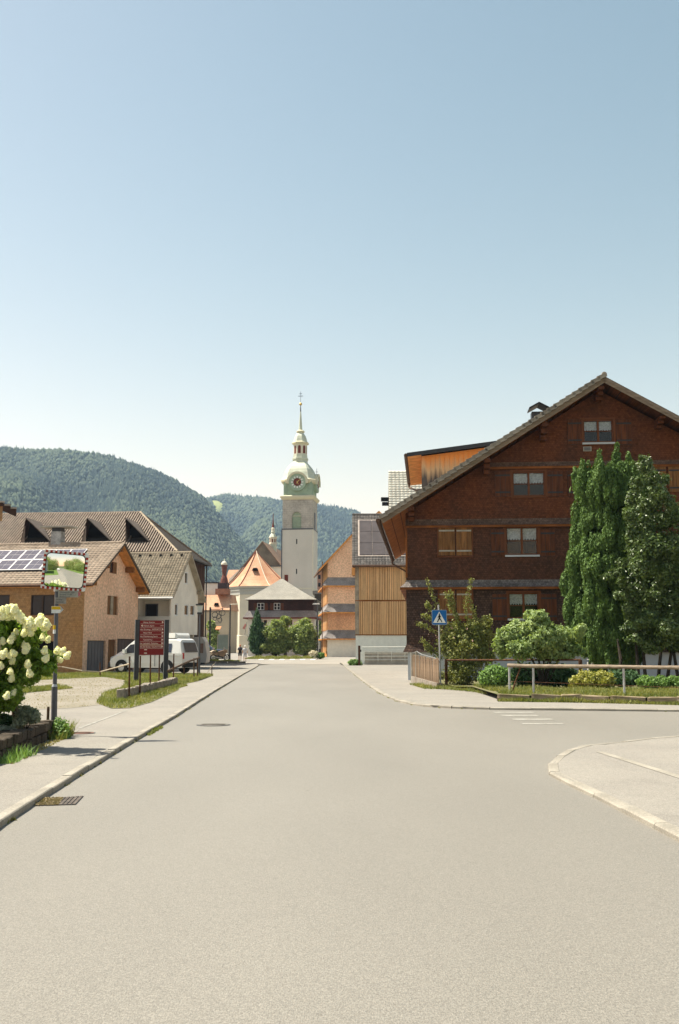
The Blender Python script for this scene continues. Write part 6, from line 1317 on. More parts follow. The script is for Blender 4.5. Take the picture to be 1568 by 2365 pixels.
def wpost(x, y0, y1, Y, r, lab):
    a = atY(x,y0,Y); b = atY(x+rnd.uniform(-2,2),y1,Y); t = thing('wooden_post', lab, 'post', b); mb = MB(); mb.lathe([(r*1.05,-.2),(r,.2),(r*.95,a.z-b.z-.02),(r*.8,a.z-b.z)],0,0,9); mb.build('stake', WPOST, t); mb = MB(); mb.tube((0,-r*1.0,(a.z-b.z)*.75),(0,r*1.0,(a.z-b.z)*.75),.02); mb.build('bolt', RUST, t)
wpost(33,1611,1680,15.6,.045,'thick weathered wooden post under the hydrangea'); wpost(110.5,1632,1668,17.2,.024,'thin short brown stake at the end of the stone wall')
hb = (-5.4,14.8,.36)
HB = [(-20,1480,70,55),(30,1455,45,34),(70,1470,38,30),(0,1530,60,45),(60,1520,40,34),(20,1575,44,34),(-5,1620,46,30),(62,1562,32,24),(30,1602,28,20),(95,1530,30,26),(112,1545,20,18),(-40,1590,40,40),(90,1452,20,16),(-60,1500,80,70),(136,1520,12,10),(10,1430,36,14)]
t = plant('hydrangea', 'white panicle hydrangea in full flower above the stone wall, left edge', 'shrub', [Bq(a,b,15+rnd.uniform(-.15,.25),c,d) for a,b,c,d in HB], 26000, .042, LHYD, hb, .014, shell=.35, jitter=.15, up=.4, ragged=5, crown='foliage', stems='stems')
PAN = [(15,310),(80,300),(150,300),(185,290),(30,370),(100,370),(170,360),(240,370),(270,410),(350,450),(380,470),(470,450),(530,420),(560,500),(590,480),(215,580),(300,590),(390,580),(165,635),(130,680),(35,690),(60,830),(30,870),(120,870),(180,840),(310,740),(320,800),(350,760),(540,640),(600,670),(560,810),(720,810),(780,820),(840,870),(760,920),(570,910),(350,980),(150,940),(130,1070),(380,1100),(140,1160),(160,1340),(80,1380),(-40,330),(-60,420),(-30,760),(340,500),(420,520),(10,1000),(-70,640),(-50,900)]
PET = leafmat('cream_petal', (0.82,0.82,0.73), (0.93,0.92,0.87), rough=.8, trans=.42)
def panicle(seed):
    r_ = np.random.RandomState(seed); n = 190; h_ = r_.rand(n); a_ = r_.rand(n)*2*pi; rad = .06*np.minimum(1,(h_+.12)/.38)*(1-h_**1.8*.72)*(.8+.3*r_.rand(n)); P = np.stack([rad*np.cos(a_), rad*np.sin(a_), -.05+h_*.16],1); nm = np.stack([np.cos(a_),np.sin(a_),h_*.8+.2],1)+r_.normal(size=(n,3))*.3; nm /= np.linalg.norm(nm,axis=1)[:,None]
    ax = r_.normal(size=(n,3)); ax -= nm*(ax*nm).sum(1)[:,None]; ax /= np.linalg.norm(ax,axis=1)[:,None]; sd = np.cross(nm,ax); s = .017
    V = np.stack([P-ax*s,P+sd*s,P+ax*s,P-sd*s],1).reshape(-1,3); I = np.arange(n)[:,None]*4; Fq = np.concatenate([I+np.array([[0,1,2]]),I+np.array([[0,2,3]])],1).reshape(-1,3)
    c = MB(); c.lathe([(.005,-.05),(.028,-.03),(.042,.01),(.028,.06),(.006,.10)],0,0,8); cv = np.array(c.v); cf = np.array([f for f in c.f if len(f)==4]); cf = np.concatenate([cf[:,[0,1,2]],cf[:,[0,2,3]]])
    return npmesh('flower_head', np.concatenate([V,cv]), np.concatenate([Fq,cf+len(V)]), PET, r_.rand(len(Fq)+len(cf)))
PM = [panicle(k) for k in range(4)]
for i, (x,y) in enumerate(PAN):
    p = atY(x*.1831, 1356.7+y*.1831, 14.62+rnd.uniform(-.25,.2)); ob = link('flower_head', PM[i%4], t); ob.location = p-Vector(hb); s = (1.12 if y < 520 else .86)*rnd.uniform(.85,1.15); ob.scale = (s,s,s*.85); ob.rotation_euler = (rnd.uniform(-.6,.3), rnd.uniform(-.2,.7), rnd.uniform(0,6))
q = MB(); a = Vector((.2,-.1,0)); 
for x,y in ((35,1440),(12,1480),(50,1540)): b = atY(x,y,15.0)-Vector(hb); q.tube(a+Vector((rnd.uniform(-.4,.1),0,0)), b, .02,.01,6)
q.build('branch', BARK, t)
for (lab, bl, n, sz, m, nm_) in (('silvery white-flowered plant spilling over the stone wall', [(8,1685,20,11),(-20,1690,25,14),(38,1683,12,9)], 1800, .03, SILV, 'silver_plant'), ('grey-green lavender-like plant between the wooden posts', [(60,1650,20,18),(78,1655,14,14),(45,1668,14,12)], 1900, .028, leafmat('greygreen_leaf',(0.12,0.15,0.11),(0.32,0.35,0.26)), 'low_shrub'), ('dark green cushion plant at the left edge of the bed', [(10,1665,18,14)], 900, .03, LCON, 'cushion_plant')):
    p = atY(bl[0][0], bl[0][1]+12, 15.2); plant(nm_, lab, 'plant', [Bq(a,b,15.2+rnd.uniform(-.2,.2),c,d) for a,b,c,d in bl], n, sz, m, (p.x,15.2,.36), .012, stems='stems', crown='foliage')
def weed(pix, n, h, Y0, wdt=.3, m=GR): p = gnd(*pix, .1); return grass('weeds', [(p.x-wdt,p.y-.25),(p.x+wdt,p.y-.25),(p.x+wdt,p.y+.25),(p.x-wdt,p.y+.25)], n, h, m, .1, w=.012)
weed((140,1702), 420, .24, 0, .14); weed((128,1706), 260, .26, 0, .2); weed((50,1748), 130, .16, 0, .12, LHED); weed((18,1760), 110, .15, 0, .14, LHED)
p = gnd(134,1706,.1); plant('wall_weed', 'leafy weed at the foot of the mirror pole', 'plant', [(p.x,p.y+.1,.25,.14,.14,.18),(p.x+.06,p.y,.18,.13,.12,.12)], 700, .028, LHED, (p.x,p.y,.1), .01, stems='stems', crown='foliage')
grass('dry_weeds', [tuple(gnd(30,1765,.1).xy), tuple(gnd(60,1752,.1).xy), tuple(gnd(140,1712,.1).xy), tuple(gnd(168,1700,.1).xy), tuple(gnd(126,1706,.1).xy), tuple(gnd(0,1762,.1).xy)], 700, .03, GRD, .1, w=.012)
# roadside wall with rusty fence posts
e0 = gnd(288,1617,.1); e1 = gnd(409,1584,.1); t = thing('low_wall', 'low stone edging wall in front of the red sign board', 'wall', e0); stone_run(t, (e0.x-.1,e0.y), (e1.x-.1,e1.y), .33, .24, CONC, .5, .9, 1, 'stone', Vector((e0.x,e0.y,0)))
grass('weeds', [tuple((e0+Vector((-.6,-.5,0))).xy), tuple((e0+Vector((.25,-.4,0))).xy), tuple((e1+Vector((.4,0,0))).xy), tuple((e1+Vector((0,.3,0))).xy), tuple((e0+Vector((.05,0,0))).xy)], 5000, .10, GR, .1, w=.014)
pt = []
t = thing('post_fence', 'row of rusty iron fence posts standing on the low edging wall', 'fence', (e0.x,e0.y,.3))
for x,y0,y1,f_ in ((299.3,1516,1597,.02),(324,1514.6,1592,.22),(347.6,1513,1585,.48),(368,1513,1579,.70),(401.4,1510,1574,.99)):
    b = e0.lerp(e1,f_)+Vector((-.12,0,.2)); tp = atY(x,y0,b.y); bx = atY(x-1,y1,b.y); MB().tube((bx.x-e0.x,b.y-e0.y,-.1),(tp.x-e0.x,b.y-e0.y,tp.z-.3),.028,.024,7).build('post', RUST, t); pt.append(tp)
P2 = [((447.8,1520,1562),47),((456,1520,1563),50),((425,1540,1566),52),((231,1530,1560),46)]
q = MB(); Z = Vector((e0.x,e0.y,.3))
for (x,y0,y1),Y in P2: a = atY(x,y1,Y); b = atY(x,y0,Y); MB().tube(a-Z,b-Z,.035,.03,7).build('post', RUST if x != 447.8 else WPOST, t)
a = atY(387,1550,40); b = atY(440,1526,45); c = atY(460,1519,50); q.path([a-Z,b-Z,c-Z], .045, 6); q.build('sloping_rail', WPOST, t)
q = MB(); P = [atY(143,1540,45),atY(190,1549,45),atY(232,1551.5,46),atY(270,1541,44),atY(300,1533,32)]; q.path([p-Z for p in P], .028, 6); q.path([atY(60,1535,44)-Z,atY(143,1540,45)-Z],.012,5); q.build('rope', ROPE, t)
# small posts near the far kerb
for x,y0,y1,Y,lab in ((489,1537,1563,52,'thin post with forked top on the grass tip near the street lamp'),(530.5+59,1531,1547,75,'thin marker post at the far left kerb')):
    a = atY(x,y0,Y); b = atY(x,y1,Y); 
    if x > 550: continue
    t = thing('marker_post', lab, 'post', b); MB().tube((0,0,-.1),(0,0,a.z-b.z),.022).build('stake', RUST, t); q = MB(); q.tube((0,0,a.z-b.z-.05),(-.28,0,a.z-b.z-.42),.014); q.tube((0,0,a.z-b.z-.02),(.14,0,a.z-b.z+.1),.014); q.build('strut', ROPE, t)

# ================================================================== SIGNS AND LAMPS
def textmesh(s, size, m, name='lettering', parent=None, loc=(0,0,0), rot=(pi/2,0,0), align='LEFT', bold=0.0):
    cu = bpy.data.curves.new('text', 'FONT'); cu.body = s; cu.size = size; cu.align_x = align; cu.offset = bold; cu.extrude = 0.001; ob = bpy.data.objects.new('tmp', cu); C.objects.link(ob)
    bpy.context.view_layer.update(); me = bpy.data.meshes.new_from_object(ob.evaluated_get(bpy.context.evaluated_depsgraph_get())); bpy.data.objects.remove(ob); me.materials.clear(); me.materials.append(m)
    o = link(name, me, parent); o.location = loc; o.rotation_euler = rot; return o
# traffic mirror pole
pb = gnd(124,1698,.1); PZ_ = pb.y; pl = thing('mirror_pole', 'grey steel pole carrying the traffic mirror and trail signs', 'pole', pb)
zq = lambda y: atY(124,y,PZ_).z-.1
xq = lambda x, y: atY(x,y,PZ_).x-pb.x
q = MB(); q.tube((0,0,-.1),(xq(126,1586),0,zq(1586)),.052,.050,14); q.build('base_tube', GREYM, pl)
q = MB(); q.tube((xq(126,1586),0,zq(1586)-.0),(xq(126.5,1580),0,zq(1580)),.050,.036,14); q.build('collar', STEEL, pl)
q = MB(); q.tube((xq(126.5,1582),0,zq(1582)),(xq(130,1362),0,zq(1300)),.036,.034,14); q.build('upper_tube', GREYM, pl)
q = MB(); q.tube((xq(130,1366),-.0,zq(1366)),(xq(130,1354),0,zq(1354)),.045,.045,12); q.build('clamp', STEEL, pl)
for (ya,yb,m) in ((1444,1454,YEL),(1454.2,1463.5,WHITE)): q = MB(); x_ = xq(127.5,(ya+yb)/2); q.tube((x_,0,zq(yb)),(x_,0,zq(ya)),.039,.039,14); q.build('trail_mark', m, pl)
# mirror
mc = atY(149.5,1318,PZ_-.09); tm = thing('traffic_mirror', 'rectangular traffic mirror with red and white checked border', 'mirror', mc)
dn = R(11.8); tm.rotation_euler = (R(4.0), R(4.0), dn+R(.3)); hw, hh = .375, .335; bo = .042
def rrect(w_, h_, r_, y, n=5):
    P = []
    for cx, cz, a0 in ((w_-r_,h_-r_,0),(-w_+r_,h_-r_,pi/2),(-w_+r_,-h_+r_,pi),(w_-r_,-h_+r_,1.5*pi)):
        for k in range(n+1): a = a0+pi/2*k/n; P.append((cx+r_*cos(a), y, cz+r_*sin(a)))
    return P
q = MB(); q.prism(rrect(hw,hh,.03,0), (0,.05,0)); q.build('backing', WHITE, tm)
for k in range(9):
    for sz in (-1,1):
        x = -hw+.045+(k)*(2*hw-.08)/8.6; q = MB(); q.box(x-.021+.0,x+.021,-.006,-.001,sz*(hh-bo/2)-bo/2+.001,sz*(hh-bo/2)+bo/2-.001); q.build('red_check', RED, tm)
for k in range(7):
    for sx in (-1,1):
        z = -hh+.09+k*(2*hh-.14)/6.6; q = MB(); q.box(sx*(hw-bo/2)-bo/2+.001,sx*(hw-bo/2)+bo/2-.001,-.006,-.001,z-.021,z+.021); q.build('red_check', RED, tm)
q = MB(); o1 = rrect(hw-bo,hh-bo,.07,-.012); o2 = rrect(hw-bo-.014,hh-bo-.014,.06,-.016)
for i in range(len(o1)): j = (i+1)%len(o1); q.poly([o1[i],o1[j],o2[j],o2[i]])
q.build('rubber_rim', RUBBER, tm)
q = MB(); Rm = 2.5; nx_, nz_ = 28, 24; mw, mh = hw-bo-.012, hh-bo-.012; V = []; sup = lambda x,z: -(math.sqrt(Rm*Rm-x*x-z*z)-math.sqrt(Rm*Rm-mw*mw-mh*mh))-.008
for j in range(nz_+1):
    for i in range(nx_+1):
        a = -1+2*i/nx_; b = -1+2*j/nz_; x = a*mw; z = b*mh
        dx = max(0,abs(x)-(mw-.06)); dz_ = max(0,abs(z)-(mh-.06)); dl_ = math.hypot(dx,dz_)
        if dx > 0 and dz_ > 0 and dl_ > .06: f_ = .06/dl_; x = math.copysign(mw-.06+dx*f_, x); z = math.copysign(mh-.06+dz_*f_, z)
        V.append((x, sup(x,z), z))
q.add(V, [(j*(nx_+1)+i, j*(nx_+1)+i+1, (j+1)*(nx_+1)+i+1, (j+1)*(nx_+1)+i) for j in range(nz_) for i in range(nx_)]); q.build('mirror_face', MIRROR, tm, smooth=True)
MB().tube((-.1,.05,-.1),(-.12,.14,-.1),.03).build('bracket', STEEL, tm)
# trail signs
def arrowsign(name, label, x0, y0, x1, y1, tip, m, lines=0, lower=None, tipm=None):
    a = atY(x0,y0,PZ_-.06); b = atY(x1,y1,PZ_-.06); c = atY(tip,(y0+y1)/2,PZ_-.06); t = thing(name, label, 'sign', (a.x,a.y,(a.z+b.z)/2)); h_ = (a.z-b.z)/2; W_ = b.x-a.x; T_ = c.x-a.x
    q = MB(); q.prism([(0,0,-h_),(W_,0,-h_),(T_,0,0),(W_,0,h_),(0,0,h_)] if tip > x1 else [(0,0,-h_),(W_,0,-h_),(W_,0,h_),(0,0,h_)], (0,.012,0)); q.build('plate', m, t)
    return t, W_, h_, T_
PALES = mat('weathered_cream_sign', (0.36,0.35,0.30), 0.6, 0.15, 6, 30)
t, W_, h_, T_ = arrowsign('trail_sign', 'pale hiking sign board with red-white tip just under the mirror', 134.5,1364.5,180,1379.5,187,PALES)
q = MB(); q.prism([(W_+.003,-.004,-h_*.85),(T_,-.004,0),(W_+.003,-.004,h_*.85)],(0,.003,0)); q.build('red_tip', mat('faded_red',(0.5,0.12,0.14),0.6), t)
for k, s in enumerate(('Ortszentrum  5 min','Bahnhof  10 min','Rundweg  1 h')): textmesh(s, .032, GREYM, parent=t, loc=(.03,-.006,h_*.35-k*.038))
t, W_, h_, T_ = arrowsign('trail_sign', 'smaller grey-cream hiking sign below the long one', 127,1379.8,152,1394.5,150,mat('grey_cream_sign',(0.30,0.28,0.25),0.6,0.15,6,30))
for k, s in enumerate(('Fussweg','Dorf 5 min')): textmesh(s, .03, DKM, parent=t, loc=(.02,-.006,h_*.2-k*.045))
t, W_, h_, T_ = arrowsign('arrow_sign', 'small yellow and white arrow sign on the mirror pole', 119,1400,138,1416,146,WHITE)
q = MB(); q.prism([(.004,-.004,.002),(W_+.02,-.004,.002),(W_,-.004,h_-.004),(.004,-.004,h_-.004)],(0,.003,0)); q.build('yellow_half', YEL, t)
q = MB(); q.prism([(W_+.004,-.004,-h_*.9),(T_,-.004,0),(W_+.004,-.004,h_*.9),(W_+.025,-.004,0)],(0,.003,0)); q.build('grey_tip', STEEL, t)
# red information board
bY = 43.5; z_b = .11; bl_ = atY(323.3,1433,bY); br_ = atY(378.5,1513,bY); bo_ = gnd(350,1573,.11); t = thing('information_board', 'dark red village direction board between two dark grey steel posts', 'sign', (bl_.x,bY,z_b)); wb = br_.x-bl_.x; hb0, hb1 = br_.z-z_b, bl_.z-z_b
q = MB(); q.box(0,wb,-.02,.03,hb0,hb1); q.build('panel', SIGNR, t)
for x0_, x1_ in ((-.19,-.005),(wb+.005,wb+.19)):
    q = MB(); q.box(x0_+.01,x1_,-.05,.05,-.1,hb1+.03); q.build('post', DKM, t)
    q = MB(); q.box(x0_-.012,x0_+.006,-.055,.055,-.1,hb1+.035); q.build('post_edge', STEEL, t)
rows = [('Remp. Seminar','',1),('Historic Spots','OPEN',-1),('der Ortsweg   WEGNETZ','',1),('Natur Park','',1),('der Wanderweg Sport','',1),('Talwald Ran','',1),('der Lehrpfad  Parkplatz','',1),('die Dorfstube  Gasthof Ost','',1)]
rh = (hb1-hb0)*.81/8
for k, (s, s2_, d_) in enumerate(rows):
    z = hb1-rh*(k+.62); textmesh(s, .082, LETT, parent=t, loc=(.16 if s[:3] not in ('der','die') else .03,-.024,z-.012))
    if s2_: textmesh(s2_, .06, LETT, parent=t, loc=(wb-.19,-.024,z-.005))
    q = MB(); xa = wb-.11 if d_ > 0 else .05
    q.prism([(xa,-.026,z-.025),(xa+.075,-.026,z+.02),(xa,-.026,z+.065)] if d_ > 0 else [(xa+.075,-.026,z-.025),(xa,-.026,z+.02),(xa+.075,-.026,z+.065)], (0,.004,0)); q.build('arrow', LETT, t)
    q = MB(); q.box(.03,wb-.05,-.024,-.0205,z-.055-(0.012 if k == 6 else 0),z-.048); q.build('divider', LETT if k != 6 else mat('cream_bar',(0.8,0.7,0.5),0.6), t)
for z in (hb1-rh*8.45, hb1-rh*9.4): q = MB(); q.box(.22,.34,-.024,-.0205,z,z+.03); q.build('small_bar', LETT, t)
# crossing sign
sb_ = gnd(1017.5,1584.5,.12); t = thing('crossing_sign', 'blue pedestrian crossing sign on a thin steel pole', 'sign', sb_); zc = lambda y: atY(1014,y,sb_.y).z-.12; xc = atY(1014.2,1426,sb_.y).x-sb_.x
q = MB(); q.tube((0,0,-.1),(xc-.02,0,zc(1397)),.032,n=10); q.build('pole', STEEL, t)
s_ = (zc(1409)-zc(1443.5))/2; zc0 = zc(1426); q = MB(); q.prism([(x+xc,y-.045,z+zc0) for x,y,z in rrect(s_,s_,.04,0)], (0,.012,0)); q.build('plate_edge', mat('plate_grey',(0.45,0.5,0.55),0.5), t)
q = MB(); q.prism([(x+xc,y-.052,z+zc0) for x,y,z in rrect(s_-.012,s_-.012,.035,0)], (0,.006,0)); q.build('plate', BLUE, t)
q = MB(); q.prism([(xc-s_*.86,-.056,zc0-s_*.74),(xc+s_*.86,-.056,zc0-s_*.74),(xc,-.056,zc0+s_*.80)], (0,.003,0)); q.build('white_triangle', WHITE, t)
def limb(q, a, b, r0, r1): 
    a = Vector((xc+a[0]*s_,0,zc0+a[1]*s_)); b = Vector((xc+b[0]*s_,0,zc0+b[1]*s_)); d = (b-a).normalized(); n = Vector((-d.z,0,d.x)); y = Vector((0,-.062,0)); q.prism([a-n*r0*s_+y,b-n*r1*s_+y,b+n*r1*s_+y,a+n*r0*s_+y], (0,.004,0))
q = MB(); limb(q,(.02,.30),(.0,-.15),.12,.10); limb(q,(.0,-.10),(-.28,-.64),.09,.05); limb(q,(.02,-.10),(.20,-.35),.09,.06); limb(q,(.20,-.33),(.34,-.64),.06,.05); limb(q,(.0,.26),(-.22,-.02),.05,.04); limb(q,(.04,.26),(.24,.0),.05,.04)
q.prism([(xc+.02*s_+.10*s_*cos(a),-.062,zc0+.42*s_+.11*s_*sin(a)) for a in np.linspace(0,2*pi,12)[:-1]], (0,.004,0)); q.build('walking_figure', BLACK, t)
# street lamps
def lamp(x, y0, y1, Y, lab, kind):
    a = atY(x,y1,Y); zt = atY(x,y0,Y).z-a.z; k = Y/2290; t = thing('street_lamp', lab, 'street lamp', a, 0, 'street lamps')
    if kind == 'lantern':
        q = MB(); q.tube((0,0,-.1),(0,0,.9),.075,.07,12); q.tube((0,0,.9),(0,0,zt-.45),.05,.045,12); q.build('pole', GREYM, t)
        q = MB(); q.loft([[(-.10,-.10,zt-.42),(.10,-.10,zt-.42),(.10,.10,zt-.42),(-.10,.10,zt-.42)],[(-.15,-.15,zt-.06),(.15,-.15,zt-.06),(.15,.15,zt-.06),(-.15,.15,zt-.06)]]); q.build('lantern_glass', mat('milky_glass',(0.55,0.57,0.55),0.3), t)
        q = MB(); q.box(-.2,.2,-.2,.2,zt-.055,zt+.02); q.box(-.13,.13,-.13,.13,zt-.52,zt-.425); q.build('lantern_cap', DKM, t)
    elif kind == 'tall':
        q = MB(); q.tube((0,0,-.1),(0,0,1.2),.11,.10,10); q.tube((0,0,1.2),(0,0,zt),.075,.06,10); q.build('pole', DKM, t); q = MB(); q.tube((-.05,0,zt),(.75,0,zt+.03),.045); q.build('arm', CREAML, t)
    else:
        q = MB(); q.tube((0,0,-.1),(0,0,zt),.09,.06,10); q.build('pole', GREYM, t); q = MB(); q.loft([[(-.6,-.12,zt),(.25,-.12,zt),(.25,.12,zt),(-.6,.12,zt)],[(-.5,-.1,zt+.12),(.2,-.1,zt+.18),(.2,.1,zt+.18),(-.5,.1,zt+.12)]]); q.build('lamp_head', WHITE, t)
    return t
lamp(459,1396,1561,53.5,'grey street lamp with square white lantern right of the camper van','lantern'); lamp(530,1396,1521,100,'tall slim dark lamp pole in front of the apse window','tall'); lamp(733,1396,1515,113,'street lamp with flat white head at the corner of the hip-roofed house','flat')
# notice board, flag, gate
a = atY(503,1467,108); b = atY(527,1500,108); bb = .38; t = thing('notice_board', 'pale grey-green notice board on thin posts left of the tall lamp pole', 'sign', (a.x,108,bb)); q = MB(); q.box(0,b.x-a.x,-.03,.03,b.z-bb,a.z-bb); q.build('panel', mat('grey_green_board',(0.24,0.28,0.24),0.6,0.1), t)
for x in (0,b.x-a.x): q = MB(); q.box(x-.05,x+.03,-.05,.05,-.2,a.z-bb+.05); q.build('post', PALECONC, t)
q = MB(); q.box(-.05,b.x-a.x+.05,-.05,.05,a.z-bb,a.z-bb+.1); q.build('frame', PALECONC, t)
a = atY(566,1447,112); t = thing('flag', 'small faded pink flag on the white house corner', 'flag', (a.x,a.y,a.z)); q = MB(); q.poly([(-.3,0,-.2),(-.05,.02,-.35),(.15,0,.2),(-.0,.03,.35)]); q.build('cloth', mat('pink_cloth',(0.6,0.25,0.22),0.8), t); q = MB(); q.tube((.2,0,.5),(-.02,0,-.9),.02); q.build('stick', DKM, t)
g0 = gnd(833,1534,.1); g0 = Vector((atY(836,1500,82).x,82,.1)); g1x = atY(946,1500,82).x; wz = g1x-g0.x; zg_ = lambda y: atY(880,y,82).z-.1
t = thing('field_gate', 'galvanised steel bar gate in front of the batten house', 'gate', g0)
GAL = mat('bright_galvanised', (0.80,0.80,0.72), 0.5, 0.08, metal=.2)
for y in (1494,1501,1504.5,1508.5,1516,1524): q = MB(); q.tube((0 if y < 1503 else .2,0,zg_(y)),(wz,0,zg_(y)+.02),.028,n=6); q.build('bar', GAL, t)
for x in (.0,.2,1.3,2.4,3.5): q = MB(); q.tube((x,0,zg_(1527 if x > .1 else 1520)),(x,0,zg_(1494 if x<.1 else 1503)),.022,n=6); q.build('upright', GAL, t)
q = MB(); q.box(.2,wz,.06,.08,.02,zg_(1506)); q.build('sheet', mat('grey_brown_sheet',(0.42,0.39,0.33),0.7,0.15), t)
gp = atY(829.5,1500,80); t = thing('rusty_gate_post', 'rusty brown gate post left of the bar gate', 'post', (gp.x,80,.1)); zp = atY(829,1491,80).z-.1; q = MB(); q.box(-.09,.09,-.09,.09,-.1,zp); q.build('post', RUST, t); q = MB(); q.box(.09,.17,-.04,.04,zp*.68,zp*.8); q.build('hinge', DKM, t)
plant('weed_clump', 'small green weed clump at the rusty gate post', 'plant', [(gp.x-.35,80.3,.3,.55,.3,.28)], 900, .07, LHED, (gp.x-.35,80.3,.1), .01, stems='stems', crown='foliage')
# ================================================================== VEHICLES
def wheel(parent, x, y, r, wd=.2, side=-1):
    q = MB(); q.tube((x,y-wd/2,r),(x,y+wd/2,r),r,r,20); wh = q.build('wheel', RUBBER, parent); q = MB(); q.tube((x,y+side*wd/2,r),(x,y+side*(wd/2+.012),r),r*.6,r*.56,16); q.build('rim', STEEL, wh); return wh
def vehicle_body(parent, secs, m, name='body'):
    rings = []
    for (x, zb, zm, zt, wb_, wm, wt) in secs: rings.append([(x,-wb_,zb),(x,-wm,zb+(zm-zb)*.35),(x,-wm,zm),(x,-wt-.02,zt-.10),(x,-wt+.12,zt),(x,wt-.12,zt),(x,wt+.02,zt-.10),(x,wm,zm),(x,wm,zb+(zm-zb)*.35),(x,wb_,zb)])
    q = MB(); q.loft(rings); ob = q.build(name, m, parent); return ob
vb_ = atY(438,1560,55.2); va = R(-22); V_ = thing('camper_van', 'white camper van with raised roof bed parked behind the red board', 'van', (vb_.x-.1,56.3,.1), va)
secs = [(0.0,.38,1.05,1.15,.86,.93,.80),(-.06,.34,1.1,1.42,.90,.95,.84),(-.22,.32,1.12,1.86,.92,.96,.80),(-.45,.32,1.12,1.95,.92,.96,.78),(-2.9,.32,1.12,1.96,.92,.96,.78),(-3.25,.32,1.10,1.90,.92,.95,.76),(-3.65,.32,1.06,1.62,.92,.94,.78),(-4.05,.32,1.00,1.28,.91,.93,.80),(-4.45,.33,.93,1.08,.88,.90,.78),(-4.75,.35,.80,.92,.82,.84,.72),(-4.88,.40,.62,.72,.74,.76,.62)]
BODY = vehicle_body(V_, secs, VANW)
q = MB(); q.loft([[(x,-w_,z0),(x,w_,z0),(x,w_-.05,z1_),(x,-w_+.05,z1_)] for x, w_, z0, z1_ in ((-.5,.70,1.955,2.12),(-.62,.76,1.965,2.25),(-2.7,.76,1.965,2.22),(-3.15,.66,1.955,2.08))]); q.build('roof_bed', WHITE, V_)
def vside(x0, x1, z0, z1_, yo): return [(x0,-(.965-(z0-1.12)*.20)-yo,z0),(x1,-(.965-(z0-1.12)*.20)-yo,z0),(x1,-(.965-(z1_-1.12)*.20)-yo,z1_),(x0,-(.965-(z1_-1.12)*.20)-yo,z1_)]
GV = mat('tinted_glass', (0.03,0.035,0.06), 0.1, 0, fvar=0, spec=.6)
for x0,x1 in ((-.72,-1.75),(-1.85,-2.75)): q = MB(); q.poly(vside(x0,x1,1.18,1.66,.012)); q.build('side_window', GV, V_)
q = MB(); q.poly([(-2.88,-.972,1.16),(-3.95,-.955,1.10),(-3.45,-.86,1.60),(-2.95,-.86,1.66)]); q.build('front_window', DGLASS, V_)
q = MB(); q.poly([(-3.28,-.70,1.86),(-3.28,.70,1.86),(-4.08,.78,1.24),(-4.08,-.78,1.24)]); q.v = [(x-.03,y,z+.03) for x,y,z in q.v]; q.build('windscreen', DGLASS, V_)
q = MB(); q.poly([(.012,-.70,1.18),(.012,.70,1.18),(-.16,.66,1.72),(-.16,-.66,1.72)]); q.v = [(x+.02,y,z+.0) for x,y,z in q.v]; q.build('rear_window', mat('brown_reflecting_glass',(0.10,0.055,0.03),0.15), V_)
for y in (-.86,.86): q = MB(); q.box(-.04,.035,y-.06,y+.06,.82,1.14); q.build('tail_light', mat('tail_red',(0.45,0.02,0.015),0.3), V_)
q = MB(); q.box(-.1,.07,-.9,.9,.36,.60); q.build('rear_bumper', RUBBER, V_); q = MB(); q.box(-4.95,-4.6,-.80,.80,.34,.60); q.build('front_bumper', DKM, V_)
q = MB(); q.box(.0,.075,-.28,.28,.62,.74); q.build('number_plate', WHITE, V_)
q = MB(); q.poly([(-4.60,-.80,.80),(-4.86,-.70,.68),(-4.80,-.70,.90),(-4.50,-.82,.98)]); q.v = [(x-.02,y-.04,z) for x,y,z in q.v]; q.build('headlight', mat('headlight_glass',(0.35,0.37,0.38),0.15), V_)
for x in (-.95,-3.95):
    for y in (-.88,.88): wheel(V_, x, y, .33, .22, -1 if y < 0 else 1)
    q = MB(); q.lathe([(.41,0),(.41,.02)],0,0,20); q.v = [(a+x, -.965-b if False else -.955-z, b+.36) for a,b,z in q.v]; q.build('wheel_arch', BLACK, V_)
q = MB(); q.box(-2.86,-2.82,-.985,-.96,.4,1.75); q.box(-1.78,-1.74,-.985,-.96,.4,1.12); q.box(-2.8,-.1,-.985,-.96,.98,1.0); q.build('door_seam', mat('seam_grey',(0.3,0.3,0.3),0.6), V_)
q = MB(); q.box(-2.65,-2.45,-1.0,-.965,1.02,1.07); q.build('door_handle', GREYM, V_); q = MB(); q.box(-3.75,-3.6,-1.2,-.97,1.12,1.34); q.build('wing_mirror', WHITE, V_)
# caravan
ca = atY(443,1500,72); cb_ = atY(476,1500,72); zc_ = lambda y: atY(460,y,72).z-.1; t = thing('caravan', 'off-white caravan partly hidden behind the camper van and street lamp', 'caravan', (ca.x-2.2,72,.1)); W_ = cb_.x-ca.x+2.2
hC = zc_(1471); q = MB(); q.loft([[(0,y,.35),(W_,y,.35),(W_+.05,y,.9),(W_-.1,y,hC-.35),(W_-.32,y,hC),(0,y,hC)] for y in (0,2.0)]); q.build('body', mat('caravan_cream',(0.46,0.42,0.38),0.5,0.04), t)
q = MB(); a = atY(459,1485,72).x-(ca.x-2.2); b = atY(470,1485,72).x-(ca.x-2.2); q.box(a,b,-.03,-.002,zc_(1508),zc_(1486)); q.build('window', mat('rust_reflecting_glass',(0.25,0.15,0.11),0.3), t)
wheel(t, W_-.9, .12, .32); wheel(t, W_-.9, 1.88, .32, side=1); q = MB(); q.box(.0,W_-.1,.05,1.95,.22,.36); q.build('chassis', DKM, t)
